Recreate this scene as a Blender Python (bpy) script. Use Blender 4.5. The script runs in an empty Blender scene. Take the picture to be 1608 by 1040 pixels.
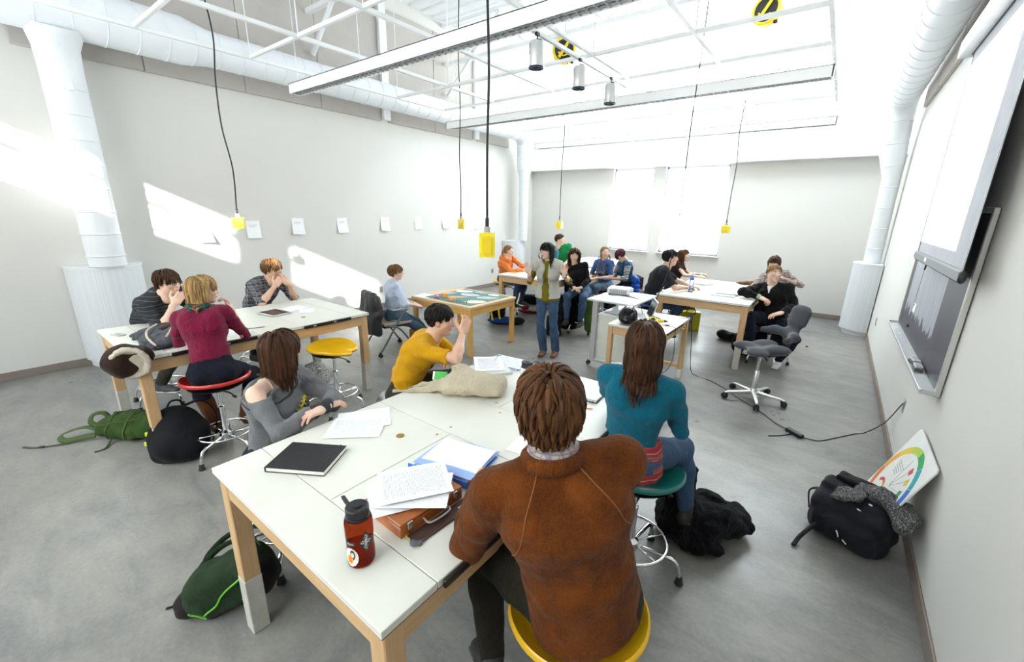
import bpy, bmesh, math, random, time
import numpy as np
from mathutils import Vector, Matrix, Euler

T0 = time.time()
SC = bpy.context.scene
COL = SC.collection
RNG = random.Random(7)

# ------------------------------------------------------------------ camera
CAM_H = 2.05
_yaw, _pit, _rol, _fpx = .645292, .278713, -.0209587, 659.066
_fw = np.array([-math.sin(_yaw)*math.cos(_pit), math.cos(_yaw)*math.cos(_pit), -math.sin(_pit)])
_rt = np.array([math.cos(_yaw), math.sin(_yaw), 0.])
_dn = np.cross(_fw, _rt)
_c, _s = math.cos(_rol), math.sin(_rol)
_R0, _D0 = _c*_rt + _s*_dn, -_s*_rt + _c*_dn
cam_data = bpy.data.cameras.new('camera')
cam_data.sensor_width = 36.0
cam_data.sensor_fit = 'HORIZONTAL'
cam_data.lens = _fpx/1608*36
cam_data.clip_start = 0.05
cam = bpy.data.objects.new('camera', cam_data)
COL.objects.link(cam)
cam.matrix_world = Matrix(((_R0[0], -_D0[0], -_fw[0], 0), (_R0[1], -_D0[1], -_fw[1], 0),
                           (_R0[2], -_D0[2], -_fw[2], CAM_H), (0, 0, 0, 1)))
SC.camera = cam

# ------------------------------------------------------------------ world, sun, exposure
SKY_STRENGTH, SUN_STRENGTH, EXPOSURE = 7.0, 16.0, 1.13
w = bpy.data.worlds.new('sky'); SC.world = w; w.use_nodes = True
bg = w.node_tree.nodes['Background']
bg.inputs['Color'].default_value = (0.93, 0.965, 1.0, 1)
bg.inputs['Strength'].default_value = SKY_STRENGTH
sun_d = bpy.data.lights.new('sun', 'SUN'); sun_d.energy = SUN_STRENGTH; sun_d.angle = math.radians(1.2)
sun_d.color = (1.0, .97, .92)
sun = bpy.data.objects.new('sun', sun_d); COL.objects.link(sun)
SUN_DIR = Vector((-1.0, 1.0, -.5)).normalized()
sun.rotation_euler = SUN_DIR.to_track_quat('-Z', 'Y').to_euler()
sun.location = (3, -8, 8)
SC.view_settings.view_transform = 'Standard'
SC.view_settings.look = 'None'
SC.view_settings.gamma = 1.0
SC.view_settings.use_curve_mapping = False
SC.view_settings.exposure = EXPOSURE
SC.cycles.max_bounces = 10
SC.cycles.diffuse_bounces = 6
SC.cycles.transparent_max_bounces = 12
SC.cycles.caustics_reflective = False
SC.cycles.caustics_refractive = False
SC.cycles.sample_clamp_indirect = 8.0

XL, XR, YB, YF, ZC = -7.5, .715, -2.0, 10.85, 5.9     # room bounds
CL0 = 4.385                                           # sill of the far clerestory
def portal(name, loc, sx, sy, direction):
    d = bpy.data.lights.new(name, 'AREA'); d.shape = 'RECTANGLE'; d.size = sx; d.size_y = sy
    d.cycles.is_portal = True
    o = bpy.data.objects.new(name, d); COL.objects.link(o); o.location = loc
    o.rotation_euler = Vector(direction).to_track_quat('-Z', 'Z').to_euler()
    return o
WIN = [(-4.95, -3.88), (-3.60, -2.19)]               # the two windows of the far wall
WZ = (1.115, 3.145)
BWIN = [(-6.3, -2.58), (-1.90, -.05)]   # clerestory lights of the back wall
BWZ = (3.545, 4.26)
LWIN = [(-6.4, -4.6), (-4.3, -2.5), (-2.2, -.4)]        # tall windows of the back wall, facing the added sun block
LWZ = (1.5, 3.25)
SKYL = (-5.7, .3, 8.3, 10.15)                        # roof light: x0, x1, y0, y1
for i, (a, b) in enumerate(WIN):
    portal('window_portal', ((a+b)/2, YF+.02, sum(WZ)/2), b-a, WZ[1]-WZ[0], (0, -1, 0))
portal('clerestory_portal', ((XL+XR)/2, YF+.02, (CL0+ZC)/2), XR-XL, ZC-CL0, (0, -1, 0))
for a, b in BWIN:
    portal('back_portal', ((a+b)/2, YB-.02, sum(BWZ)/2), b-a, BWZ[1]-BWZ[0], (0, 1, 0))
portal('roof_portal', ((SKYL[0]+SKYL[1])/2, (SKYL[2]+SKYL[3])/2, ZC+.28), SKYL[1]-SKYL[0], SKYL[3]-SKYL[2], (0, 0, -1))
for a, b in LWIN:
    portal('back_portal', ((a+b)/2, YB-.02, sum(LWZ)/2), b-a, LWZ[1]-LWZ[0], (0, 1, 0))

# ------------------------------------------------------------------ materials
MATS = {}
def rgb(c):
    if isinstance(c, str):
        c = c.lstrip('#'); v = [int(c[i:i+2], 16)/255 for i in (0, 2, 4)]
        return tuple(x/12.92 if x <= .04045 else ((x+.055)/1.055)**2.4 for x in v)
    return tuple(c)
class NT:
    def __init__(s, m):
        s.t = m.node_tree; s.n = s.t.nodes; s.bsdf = s.n['Principled BSDF']; s.out = s.n['Material Output']
    def new(s, kind, **kw):
        n = s.n.new(kind)
        for k, v in kw.items():
            if k in n.inputs: n.inputs[k].default_value = v
            else: setattr(n, k, v)
        return n
    def link(s, a, b): s.t.links.new(a, b)
    def coords(s, scale=(1, 1, 1), rot=(0, 0, 0), kind='Object'):
        tc = s.new('ShaderNodeTexCoord'); mp = s.new('ShaderNodeMapping')
        mp.inputs['Scale'].default_value = scale; mp.inputs['Rotation'].default_value = rot
        s.link(tc.outputs[kind], mp.inputs['Vector']); return mp.outputs[0]
    def noise(s, vec, scale=5, detail=4, rough=.55, dist=0):
        n = s.new('ShaderNodeTexNoise'); n.inputs['Scale'].default_value = scale; n.inputs['Detail'].default_value = detail
        n.inputs['Roughness'].default_value = rough; n.inputs['Distortion'].default_value = dist
        if vec is not None: s.link(vec, n.inputs['Vector'])
        return n.outputs[0]
    def ramp(s, fac, stops):
        r = s.new('ShaderNodeValToRGB'); e = r.color_ramp.elements
        while len(e) < len(stops): e.new(.5)
        for el, (p, c) in zip(e, stops): el.position = p; el.color = (*rgb(c), 1)
        s.link(fac, r.inputs[0]); return r.outputs[0]
    def mix(s, fac, a, b, blend='MIX'):
        m = s.new('ShaderNodeMix', data_type='RGBA', blend_type=blend)
        for sock, v in ((m.inputs[0], fac), (m.inputs[6], a), (m.inputs[7], b)):
            if isinstance(v, bpy.types.NodeSocket): s.link(v, sock)
            elif isinstance(v, (int, float)): sock.default_value = v
            else: sock.default_value = (*rgb(v), 1)
        return m.outputs[2]
    def math(s, op, a, b=0.0):
        m = s.new('ShaderNodeMath', operation=op)
        for sock, v in ((m.inputs[0], a), (m.inputs[1], b)):
            if isinstance(v, bpy.types.NodeSocket): s.link(v, sock)
            else: sock.default_value = v
        return m.outputs[0]
    def bump(s, h, strength=.2, dist=.01):
        b = s.new('ShaderNodeBump'); b.inputs['Strength'].default_value = strength; b.inputs['Distance'].default_value = dist
        s.link(h, b.inputs['Height']); s.link(b.outputs[0], s.bsdf.inputs['Normal'])
    def base(s, c):
        if isinstance(c, bpy.types.NodeSocket): s.link(c, s.bsdf.inputs['Base Color'])
        else: s.bsdf.inputs['Base Color'].default_value = (*rgb(c), 1)
def newmat(name):
    m = bpy.data.materials.new(name); m.use_nodes = True; return m, NT(m)
def mat(name, color, rough=.6, metal=0., var=.06, scale=8., bump=0., bscale=60., spec=.5, stretch=(1, 1, 1), coat=0., emit=None, alpha=None, sheen=0.):
    """plain painted / plastic / metal / cloth surface with slight procedural variation"""
    if name in MATS: return MATS[name]
    m, t = newmat(name); c = rgb(color)
    if var:
        v = t.noise(t.coords(stretch), scale, 4)
        lo = tuple(max(0, x*(1-var)) for x in c); hi = tuple(min(1, x*(1+var)) for x in c)
        t.base(t.ramp(v, [(.3, lo), (.7, hi)]))
    else: t.base(c)
    t.bsdf.inputs['Roughness'].default_value = rough; t.bsdf.inputs['Metallic'].default_value = metal
    t.bsdf.inputs['Specular IOR Level'].default_value = spec
    t.bsdf.inputs['Coat Weight'].default_value = coat
    if sheen: t.bsdf.inputs['Sheen Weight'].default_value = sheen; t.bsdf.inputs['Sheen Roughness'].default_value = .4
    if bump: t.bump(t.noise(t.coords(stretch), bscale, 3), bump, .004)
    if emit:
        t.bsdf.inputs['Emission Color'].default_value = (*rgb(emit[0]), 1); t.bsdf.inputs['Emission Strength'].default_value = emit[1]
    MATS[name] = m; return m
def wood_mat(name, c1, c2, axis=2, rough=.45, sc=1.0):
    if name in MATS: return MATS[name]
    m, t = newmat(name); st = [14*sc]*3; st[axis] = 1.2*sc
    v = t.coords(tuple(st)); n1 = t.noise(v, 3.2, 5, .6, .8); n2 = t.noise(t.coords((1, 1, 1)), 2.5, 2)
    col = t.ramp(n1, [(.28, c2), (.5, c1), (.72, tuple(min(1, x*1.12) for x in rgb(c1)))])
    t.base(t.mix(.25, col, t.ramp(n2, [(.35, c2), (.65, c1)])))
    t.bsdf.inputs['Roughness'].default_value = rough; t.bump(n1, .08, .002)
    MATS[name] = m; return m
def cloth_mat(name, c, var=.18, rough=.9, fine=260., bump=.45, sheen=.04, scale=7.):
    if name in MATS: return MATS[name]
    m, t = newmat(name); c = rgb(c)
    n = t.noise(t.coords(), scale, 4); f = t.noise(t.coords(), fine, 2)
    col = t.ramp(n, [(.3, tuple(x*(1-var) for x in c)), (.7, tuple(min(1, x*(1+var)) for x in c))])
    t.base(t.mix(.22, col, t.ramp(f, [(.35, tuple(x*.55 for x in c)), (.65, tuple(min(1, x*1.45+.01) for x in c))])))
    t.bsdf.inputs['Roughness'].default_value = rough; t.bsdf.inputs['Specular IOR Level'].default_value = .12
    t.bsdf.inputs['Sheen Weight'].default_value = sheen; t.bsdf.inputs['Sheen Roughness'].default_value = .45
    w2 = t.noise(t.coords((1, 1, .45)), 30, 5, .6, .9)
    t.bump(t.math('ADD', t.math('MULTIPLY', f, .25), w2), min(1., bump*1.5), .022)
    MATS[name] = m; return m
CHROME = mat('chrome', (.78, .79, .81), .12, 1.0, .03)
STEEL = mat('brushed_steel', (.62, .63, .65), .3, 1.0, .05)
BLACKP = mat('black_plastic', (.012, .012, .014), .4, 0, .1)
RUBBER = mat('black_rubber', (.016, .016, .017), .7, 0, .1)
WHITEP = mat('white_paint', (.80, .81, .82), .5, 0, .02, 2)
DUCTP = mat('white_duct_paint', (.76, .785, .82), .45, 0, .025, 3)
PAPER = mat('white_paper', (.86, .87, .89), .8, 0, .015)

# ------------------------------------------------------------------ mesh builder
def rotm(rx=0, ry=0, rz=0): return np.array(Euler((math.radians(rx), math.radians(ry), math.radians(rz))).to_matrix())
class MB:
    """collects shapes; build() links them as one mesh object"""
    def __init__(s): s.v = []; s.f = []; s.m = []; s.n = 0
    def add(s, V, F, mi=0):
        V = np.asarray(V, float).reshape(-1, 3); s.v.append(V)
        for f in F: s.f.append(tuple(int(i)+s.n for i in f)); s.m.append(mi)
        s.n += len(V); return s
    def box(s, c, size, bev=0., R=None, mi=0):
        hx, hy, hz = [d/2 for d in size]; b = min(bev, hx*.99, hy*.99, hz*.99)
        if b <= 0:
            V = [(x*hx, y*hy, z*hz) for x in (-1, 1) for y in (-1, 1) for z in (-1, 1)]
            F = [(0, 1, 3, 2), (4, 6, 7, 5), (0, 4, 5, 1), (2, 3, 7, 6), (0, 2, 6, 4), (1, 5, 7, 3)]
        else:
            V = []; idx = {}
            for sx in (-1, 1):
                for sy in (-1, 1):
                    for sz in (-1, 1):
                        for a in range(3):
                            p = [sx*(hx-b), sy*(hy-b), sz*(hz-b)]; p[a] = (sx*hx, sy*hy, sz*hz)[a]
                            idx[(sx, sy, sz, a)] = len(V); V.append(p)
            F = []
            for a in range(3):
                o1, o2 = [(1, 2), (2, 0), (0, 1)][a]
                for sg in (-1, 1):
                    q = []
                    for u, w_ in ((-1, -1), (1, -1), (1, 1), (-1, 1)):
                        k = [0, 0, 0]; k[a] = sg; k[o1] = u; k[o2] = w_; q.append(idx[(*k, a)])
                    F.append(tuple(q if sg > 0 else q[::-1]))
            for a in range(3):
                o1, o2 = [(1, 2), (2, 0), (0, 1)][a]
                for u in (-1, 1):
                    for w_ in (-1, 1):
                        k0 = [0]*3; k1 = [0]*3; k0[a] = -1; k1[a] = 1; k0[o1] = k1[o1] = u; k0[o2] = k1[o2] = w_
                        q = [idx[(*k0, o1)], idx[(*k1, o1)], idx[(*k1, o2)], idx[(*k0, o2)]]
                        F.append(tuple(q if u*w_ < 0 else q[::-1]))
            for sx in (-1, 1):
                for sy in (-1, 1):
                    for sz in (-1, 1):
                        q = [idx[(sx, sy, sz, a)] for a in range(3)]
                        F.append(tuple(q if sx*sy*sz > 0 else q[::-1]))
        V = np.array(V, float)
        if R is not None: V = V@np.asarray(R).T
        return s.add(V+np.asarray(c, float), F, mi)
    def tube(s, path, r, n=10, mi=0, cap=True, closed=False, flat=None):
        P = np.asarray(path, float); k = len(P); r = np.broadcast_to(np.asarray(r, float), (k,))
        T = np.gradient(P, axis=0) if not closed else (np.roll(P, -1, 0)-np.roll(P, 1, 0))
        T /= np.linalg.norm(T, axis=1)[:, None]+1e-12
        up = np.array([0, 0, 1.]) if abs(T[0][2]) < .9 else np.array([1., 0, 0])
        U = []; u = up-T[0]*np.dot(up, T[0]); u /= np.linalg.norm(u)
        for i in range(k):
            u = u-T[i]*np.dot(u, T[i]); u /= np.linalg.norm(u)+1e-12; U.append(u)
        U = np.array(U); W = np.cross(T, U); a = np.arange(n)*2*math.pi/n
        fx, fy = (1, 1) if flat is None else flat
        V = P[:, None]+r[:, None, None]*(np.cos(a)[None, :, None]*U[:, None]*fx+np.sin(a)[None, :, None]*W[:, None]*fy)
        F = []
        for i in range(k if closed else k-1):
            j = (i+1) % k
            for q in range(n): F.append((i*n+q, i*n+(q+1) % n, j*n+(q+1) % n, j*n+q))
        V = V.reshape(-1, 3)
        if cap and not closed: F.append(tuple(range(n))[::-1]); F.append(tuple((k-1)*n+q for q in range(n)))
        return s.add(V, F, mi)
    def cyl(s, p0, p1, r0, r1=None, n=16, mi=0): return s.tube([p0, p1], [r0, r0 if r1 is None else r1], n, mi)
    def lathe(s, prof, c=(0, 0, 0), n=24, mi=0, R=None, arc=(0, 2*math.pi), caps=True):
        prof = np.asarray(prof, float); k = len(prof); full = abs(arc[1]-arc[0]-2*math.pi) < 1e-6
        m = n if full else n+1; a = arc[0]+np.arange(m)*(arc[1]-arc[0])/n
        V = np.stack([prof[:, 0][:, None]*np.cos(a), prof[:, 0][:, None]*np.sin(a), np.repeat(prof[:, 1][:, None], m, 1)], -1).reshape(-1, 3)
        if R is not None: V = V@np.asarray(R).T
        F = []
        for i in range(k-1):
            for q in range(m if full else m-1):
                F.append((i*m+q, i*m+(q+1) % m, (i+1)*m+(q+1) % m, (i+1)*m+q))
        if full and caps:
            if prof[0][0] > 1e-6: F.append(tuple(range(m))[::-1])
            if prof[-1][0] > 1e-6: F.append(tuple((k-1)*m+q for q in range(m)))
        return s.add(V+np.asarray(c, float), F, mi)
    def prism(s, poly, z0, z1, mi=0, M=None):
        k = len(poly); V = [(x, y, z0) for x, y in poly]+[(x, y, z1) for x, y in poly]
        F = [tuple(range(k))[::-1], tuple(range(k, 2*k))]+[(i, (i+1) % k, k+(i+1) % k, k+i) for i in range(k)]
        V = np.array(V, float)
        if M is not None: V = V@np.asarray(M)[:3, :3].T+np.asarray(M)[:3, 3]
        return s.add(V, F, mi)
    def ball(s, c, r, n=12, mi=0, R=None):
        r = np.broadcast_to(np.asarray(r, float), (3,)); k = max(4, n//2)
        prof = [(math.sin(math.pi*i/k), -math.cos(math.pi*i/k)) for i in range(k+1)]
        prof[0] = (1e-4, -1); prof[-1] = (1e-4, 1); a = np.arange(n)*2*math.pi/n
        V = np.array([(p*math.cos(t), p*math.sin(t), z) for p, z in prof for t in a])*r
        if R is not None: V = V@np.asarray(R).T
        F = [(i*n+q, i*n+(q+1) % n, (i+1)*n+(q+1) % n, (i+1)*n+q) for i in range(k) for q in range(n)]
        return s.add(V+np.asarray(c, float), F, mi)
    def grid(s, Z, mi=0, thick=0.):
        """Z: (n,m,3) array of points -> sheet (with thickness along its normals when asked)"""
        Z = np.asarray(Z, float); n, m = Z.shape[:2]
        F = [(i*m+j, i*m+j+1, (i+1)*m+j+1, (i+1)*m+j) for i in range(n-1) for j in range(m-1)]
        if not thick: return s.add(Z.reshape(-1, 3), F, mi)
        gu = np.gradient(Z, axis=0); gv = np.gradient(Z, axis=1); N = np.cross(gu, gv); N /= np.linalg.norm(N, axis=2)[..., None]+1e-12
        k = n*m; V = np.concatenate([Z.reshape(-1, 3), (Z+N*thick).reshape(-1, 3)])
        F2 = [tuple(f[::-1]) if True else f for f in F]; G = [tuple(i+k for i in f) for f in F]
        ring = [j for j in range(m)]+[i*m+m-1 for i in range(1, n)]+[(n-1)*m+j for j in range(m-2, -1, -1)]+[i*m for i in range(n-2, 0, -1)]
        S = [(ring[i], ring[(i+1) % len(ring)], ring[(i+1) % len(ring)]+k, ring[i]+k) for i in range(len(ring))]
        return s.add(V, F2+G+S, mi)
    def build(s, name, mats, parent=None, smooth=False, loc=None, rot=None):
        V = np.concatenate(s.v) if s.v else np.zeros((0, 3))
        me = bpy.data.meshes.new(name); me.from_pydata(V.tolist(), [], s.f)
        if not isinstance(mats, (list, tuple)): mats = [mats]
        for m in mats: me.materials.append(m)
        if len(mats) > 1: me.polygons.foreach_set('material_index', s.m)
        me.update(); o = bpy.data.objects.new(name, me); COL.objects.link(o)
        if smooth is True: me.shade_smooth()
        elif smooth:
            me.shade_smooth()
            me.set_sharp_from_angle(angle=math.radians(smooth))
        if parent is not None: o.parent = parent
        if loc is not None: o.location = loc
        if rot is not None: o.rotation_euler = rot
        return o
def mesh_obj(name, V, F, mats, parent=None, smooth=True, mi=None):
    me = bpy.data.meshes.new(name); V = np.asarray(V, np.float32); F = np.asarray(F, np.int32)
    k = F.shape[1]; me.vertices.add(len(V)); me.vertices.foreach_set('co', V.ravel())
    me.loops.add(F.size); me.loops.foreach_set('vertex_index', F.ravel())
    me.polygons.add(len(F)); me.polygons.foreach_set('loop_start', np.arange(len(F), dtype=np.int32)*k)
    if not isinstance(mats, (list, tuple)): mats = [mats]
    for m in mats: me.materials.append(m)
    if mi is not None: me.polygons.foreach_set('material_index', np.asarray(mi, np.int32))
    me.update(calc_edges=True); me.validate()
    if smooth: me.shade_smooth()
    o = bpy.data.objects.new(name, me); COL.objects.link(o)
    if parent is not None: o.parent = parent
    return o
def tag(o, label, cat, group=None, kind=None):
    if label: o['label'] = label
    if cat: o['category'] = cat
    if group: o['group'] = group
    if kind: o['kind'] = kind
    return o
def thing(name, label, cat, loc=(0, 0, 0), rotz=0., group=None):
    o = bpy.data.objects.new(name, None); COL.objects.link(o); o.empty_display_size = .05
    o.location = loc; o.rotation_euler = (0, 0, math.radians(rotz)); return tag(o, label, cat, group)
def struct(o): o['kind'] = 'structure'; return o
def copy_tree(o, parent=None):
    c = o.copy(); COL.objects.link(c); c.parent = parent
    for ch in list(o.children): copy_tree(ch, c)
    return c
def arc_pts(c, r, a0, a1, n, u=(1, 0, 0), v=(0, 1, 0)):
    c = np.array(c, float); u = np.array(u, float); v = np.array(v, float)
    return [c+r*(math.cos(a)*u+math.sin(a)*v) for a in np.linspace(math.radians(a0), math.radians(a1), n)]
def spline(pts, n=8):
    """Catmull-Rom through pts"""
    P = np.asarray(pts, float); P = np.vstack([2*P[0]-P[1], P, 2*P[-1]-P[-2]]); out = []
    for i in range(1, len(P)-2):
        for t in np.linspace(0, 1, n, endpoint=False):
            a, b, c, d = P[i-1], P[i], P[i+1], P[i+2]
            out.append(.5*((2*b)+(c-a)*t+(2*a-5*b+4*c-d)*t*t+(3*b-a-3*c+d)*t**3))
    out.append(P[-2]); return np.array(out)
# ------------------------------------------------------------------ room materials
def concrete():
    m, t = newmat('polished_concrete')
    v = t.coords((1, 1, 1)); big = t.noise(v, .55, 5, .62, .9); med = t.noise(t.coords((1, 2.2, 1), (0, 0, .5)), 2.1, 6, .65, .7); fine = t.noise(v, 38, 4, .7)
    c1 = t.ramp(big, [(.30, (.088, .094, .104)), (.45, (.185, .183, .176)), (.57, (.275, .255, .222)), (.72, (.135, .152, .155))])
    c2 = t.ramp(med, [(.30, (.080, .092, .102)), (.5, (.200, .194, .184)), (.72, (.335, .315, .280))])
    c = t.mix(.5, c1, c2); c = t.mix(.16, c, t.ramp(fine, [(.35, (.05, .05, .054)), (.65, (.27, .26, .245))]))
    scr = t.noise(t.coords((.6, 14, 1), (0, 0, 1.1)), 1.3, 3, .6, .3)
    c = t.mix(t.ramp(scr, [(.70, (0, 0, 0)), (.78, (.16, .16, .16))]), c, (.34, .34, .32))
    t.base(c)
    r = t.ramp(t.noise(v, 1.7, 5, .6), [(.3, (.27, .27, .27)), (.7, (.42, .42, .42))])
    t.link(r, t.bsdf.inputs['Roughness']); t.bump(t.math('ADD', t.math('MULTIPLY', med, .5), t.math('MULTIPLY', fine, .15)), .05, .01)
    t.bsdf.inputs['Specular IOR Level'].default_value = .55
    return m
CONCRETE = concrete()
WALLP = mat('wall_paint', (.665, .655, .625), .75, 0, .012, 1.2, .03, 220)
PANELM = mat('acoustic_panel_fabric', (.475, .445, .415), .95, 0, .05, 3, .3, 320, .2)
BASEM = mat('baseboard_rubber', (.235, .19, .165), .6, 0, .05)
DECKM = mat('deck_white_paint', (.86, .875, .89), .6, 0, .015, 2)
FRAMEM = mat('window_frame_paint', (.72, .74, .76), .4, 0, .02)
def glass_pane(name='clear_glass'):
    m, t = newmat(name); tr = t.new('ShaderNodeBsdfTransparent'); gl = t.new('ShaderNodeBsdfGlossy', Roughness=.03)
    tr.inputs[0].default_value = (.96, .985, .98, 1); mx = t.new('ShaderNodeMixShader'); fr = t.new('ShaderNodeLayerWeight', Blend=.12)
    n = t.noise(t.coords(), 1.5, 2); t.link(t.math('MULTIPLY', fr.outputs['Fresnel'], t.math('ADD', .45, t.math('MULTIPLY', n, .1))), mx.inputs[0])
    t.link(tr.outputs[0], mx.inputs[1]); t.link(gl.outputs[0], mx.inputs[2]); t.link(mx.outputs[0], t.out.inputs['Surface'])
    return m
GLASS = glass_pane()

# ------------------------------------------------------------------ shell
TH = .25
o = MB(); o.box(((XL+XR)/2, (YB+YF)/2, -.1), (XR-XL+2*TH, YF-YB+2*TH, .2)); struct(o.build('floor', CONCRETE))
# ribbed steel deck
o = MB()
def deck(x0, x1, y0, y1):
    ys = []; y = y0
    while y < y1-.01: ys += [(y, ZC), (min(y+.19, y1), ZC), (min(y+.215, y1), ZC+.045), (min(y+.275, y1), ZC+.045)]; y += .30
    pr = np.array(ys); g = np.zeros((2, len(pr), 3)); g[0, :, 0] = x0; g[1, :, 0] = x1; g[:, :, 1] = pr[:, 0]; g[:, :, 2] = pr[:, 1]; o.grid(g, 0, -.03); o.box(((x0+x1)/2, (y0+y1)/2, ZC+.2), (x1-x0, y1-y0, .2))
sx0, sx1, sy0, sy1 = SKYL; deck(XL-TH, XR+TH, YB-TH, sy0); deck(XL-TH, XR+TH, sy1, YF+TH); deck(XL-TH, sx0, sy0, sy1); deck(sx1, XR+TH, sy0, sy1)
struct(o.build('ceiling', DECKM))
o = MB(); o.box((XL-TH/2, (YB+YF)/2, ZC/2), (TH, YF-YB+2*TH, ZC+.2)); wall_left = struct(o.build('wall_left', WALLP))
o = MB(); o.box((XR+TH/2, (YB+YF)/2, ZC/2), (TH, YF-YB+2*TH, ZC+.2)); wall_right = struct(o.build('wall_right', WALLP))
def wall_y(name, y0, y1, holes, zl, zh, top):
    o = MB(); yc, dy = (y0+y1)/2, y1-y0
    def bx(x0, x1, z0, z1):
        if x1-x0 > 1e-4 and z1-z0 > 1e-4: o.box(((x0+x1)/2, yc, (z0+z1)/2), (x1-x0, dy, z1-z0))
    bx(XL, XR, 0, zl); bx(XL, XR, zh, top); x = XL
    for a, b in holes: bx(x, a, zl, zh); x = b
    bx(x, XR, zl, zh); return struct(o.build(name, WALLP))
wall_far = wall_y('wall_far', YF, YF+TH, WIN, WZ[0], WZ[1], CL0)
def wall_rows(name, y0, y1, rows, top):
    o = MB(); yc, dy = (y0+y1)/2, y1-y0; z = 0
    def bx(x0, x1, z0, z1):
        if x1-x0 > 1e-4 and z1-z0 > 1e-4: o.box(((x0+x1)/2, yc, (z0+z1)/2), (x1-x0, dy, z1-z0))
    for holes, zl, zh in rows:
        bx(XL, XR, z, zl); x = XL
        for a, b in holes: bx(x, a, zl, zh); x = b
        bx(x, XR, zl, zh); z = zh
    bx(XL, XR, z, top); return struct(o.build(name, WALLP))
wall_back = wall_rows('wall_back', YB-TH, YB, ((LWIN, LWZ[0], LWZ[1]), (BWIN, BWZ[0], BWZ[1])), ZC)
# unseen block added to keep low sun off the tall windows, leaving it the clerestory
o = MB(); o.box((-3, -14.0, 4.25), (60, 4, 8.5)); sun_block = o.build('exterior_sun_block', mat('sun_block_tan', (.55, .50, .46), .8, 0, .1, 2)); struct(sun_block)
def window(name, a, b, z0, z1, y, bars_x=(), bars_z=(), sill=True, ins=1, bz=.045):
    """frame, sill and panes set in an opening; y is the middle of the frame"""
    root = thing(name, None, None, ((a+b)/2, y, z0)); struct(root); fw = .045; W, Hh = b-a, z1-z0
    f = MB()
    for sx in (-1, 1): f.box((sx*(W/2-fw/2), 0, Hh/2), (fw, .07, Hh), .006)
    for z in (fw/2, Hh-fw/2): f.box((0, 0, z), (W, .07, fw), .006)
    for x in bars_x: f.box((x-(a+b)/2, 0, Hh/2), (.045, .06, Hh), .005)
    for z in bars_z: f.box((0, 0, z-z0), (W, .06, bz), .005)
    f.build('window_frame', FRAMEM, root)
    xs = [-W/2+fw]+[x-(a+b)/2 for x in bars_x]+[W/2-fw]; zs = [fw]+[z-z0 for z in bars_z]+[Hh-fw]
    for i in range(len(xs)-1):
        for j in range(len(zs)-1):
            p = MB(); p.box(((xs[i]+xs[i+1])/2, 0, (zs[j]+zs[j+1])/2), (xs[i+1]-xs[i], .008, zs[j+1]-zs[j])); p.build('pane', GLASS, root)
    if sill:
        s_ = MB(); s_.box((0, -ins*.10, -.012), (W+.06, .16, .024), .005); s_.build('window_sill', FRAMEM, root)
    return root
for i, (a, b) in enumerate(WIN): window('window_%d' % (i+1), a, b, WZ[0], WZ[1], YF+.12)
window('window_3', XL, XR, CL0, ZC, YF+.12, bars_x=[XL+i*(XR-XL)/6 for i in range(1, 6)], sill=False)
for i, (a, b) in enumerate(BWIN): window('window_%d' % (i+4), a, b, BWZ[0], BWZ[1], YB-.12, bars_z=(3.99,), sill=False, bz=.095)
root = thing('window_13', None, None, (0, 0, ZC+.3)); struct(root)
for i in range(4):
    xa, xb = SKYL[0]+i*(SKYL[1]-SKYL[0])/4, SKYL[0]+(i+1)*(SKYL[1]-SKYL[0])/4
    p = MB(); p.box(((xa+xb)/2, (SKYL[2]+SKYL[3])/2, 0), (xb-xa-.05, SKYL[3]-SKYL[2], .01)); p.build('pane', GLASS, root)
    p = MB(); p.box((xa, (SKYL[2]+SKYL[3])/2, 0), (.05, SKYL[3]-SKYL[2], .06)); p.build('window_frame', FRAMEM, root)
for i, (a, b) in enumerate(LWIN): window('window_%d' % (i+8), a, b, LWZ[0], LWZ[1], YB-.12, bars_x=((a+b)/2,), bars_z=(2.6,), ins=-1)
# steel channel across the far wall above the windows
o = MB(); o.box(((XL+XR)/2, YF-.11, 3.285), (XR-XL, .22, .255), .008); struct(o.build('beam', WHITEP))
def base(name, c, size):
    o = MB(); o.box(c, size, .004); return struct(o.build(name, BASEM))
base('baseboard_left', (XL+.006, (YB+YF)/2, .05), (.012, YF-YB, .10))
base('baseboard_right', (XR-.006, (YB+YF)/2, .05), (.012, YF-YB, .10))
base('baseboard_far', ((XL+XR)/2, YF-.006, .05), (XR-XL-.03, .012, .10))
base('baseboard_back', ((XL+XR)/2, YB+.006, .05), (XR-XL-.03, .012, .10))
# acoustic panels, children of the walls they hang on
def panel(wall, x, y0, y1, z0, z1, n):
    o = MB(); o.box((x, (y0+y1)/2, (z0+z1)/2), (.05, y1-y0-.006, z1-z0), .008); o.build('acoustic_panel', PANELM, wall)
for y0, y1 in ((.83, 1.97), (1.97, 3.155), (3.155, 4.345), (4.345, 5.56), (5.74, 6.95), (6.95, 8.17), (8.34, 9.6)):
    panel(wall_left, XL+.026, y0, y1, 3.675, 5.6, 1)
for y0, y1 in ((3.2, 4.4), (4.4, 5.6), (5.6, 6.88), (6.93, 8.12), (8.17, 9.48)):
    panel(wall_right, XR-.026, y0, y1, 3.70, 5.4, 1)
for k, y in enumerate((5.65, 8.255)):
    o = MB(); o.box((XL+.06, y, 3.70+(ZC-3.70)/2), (.12, .155, ZC-3.70), .004); struct(o.build('column', WHITEP))

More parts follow.
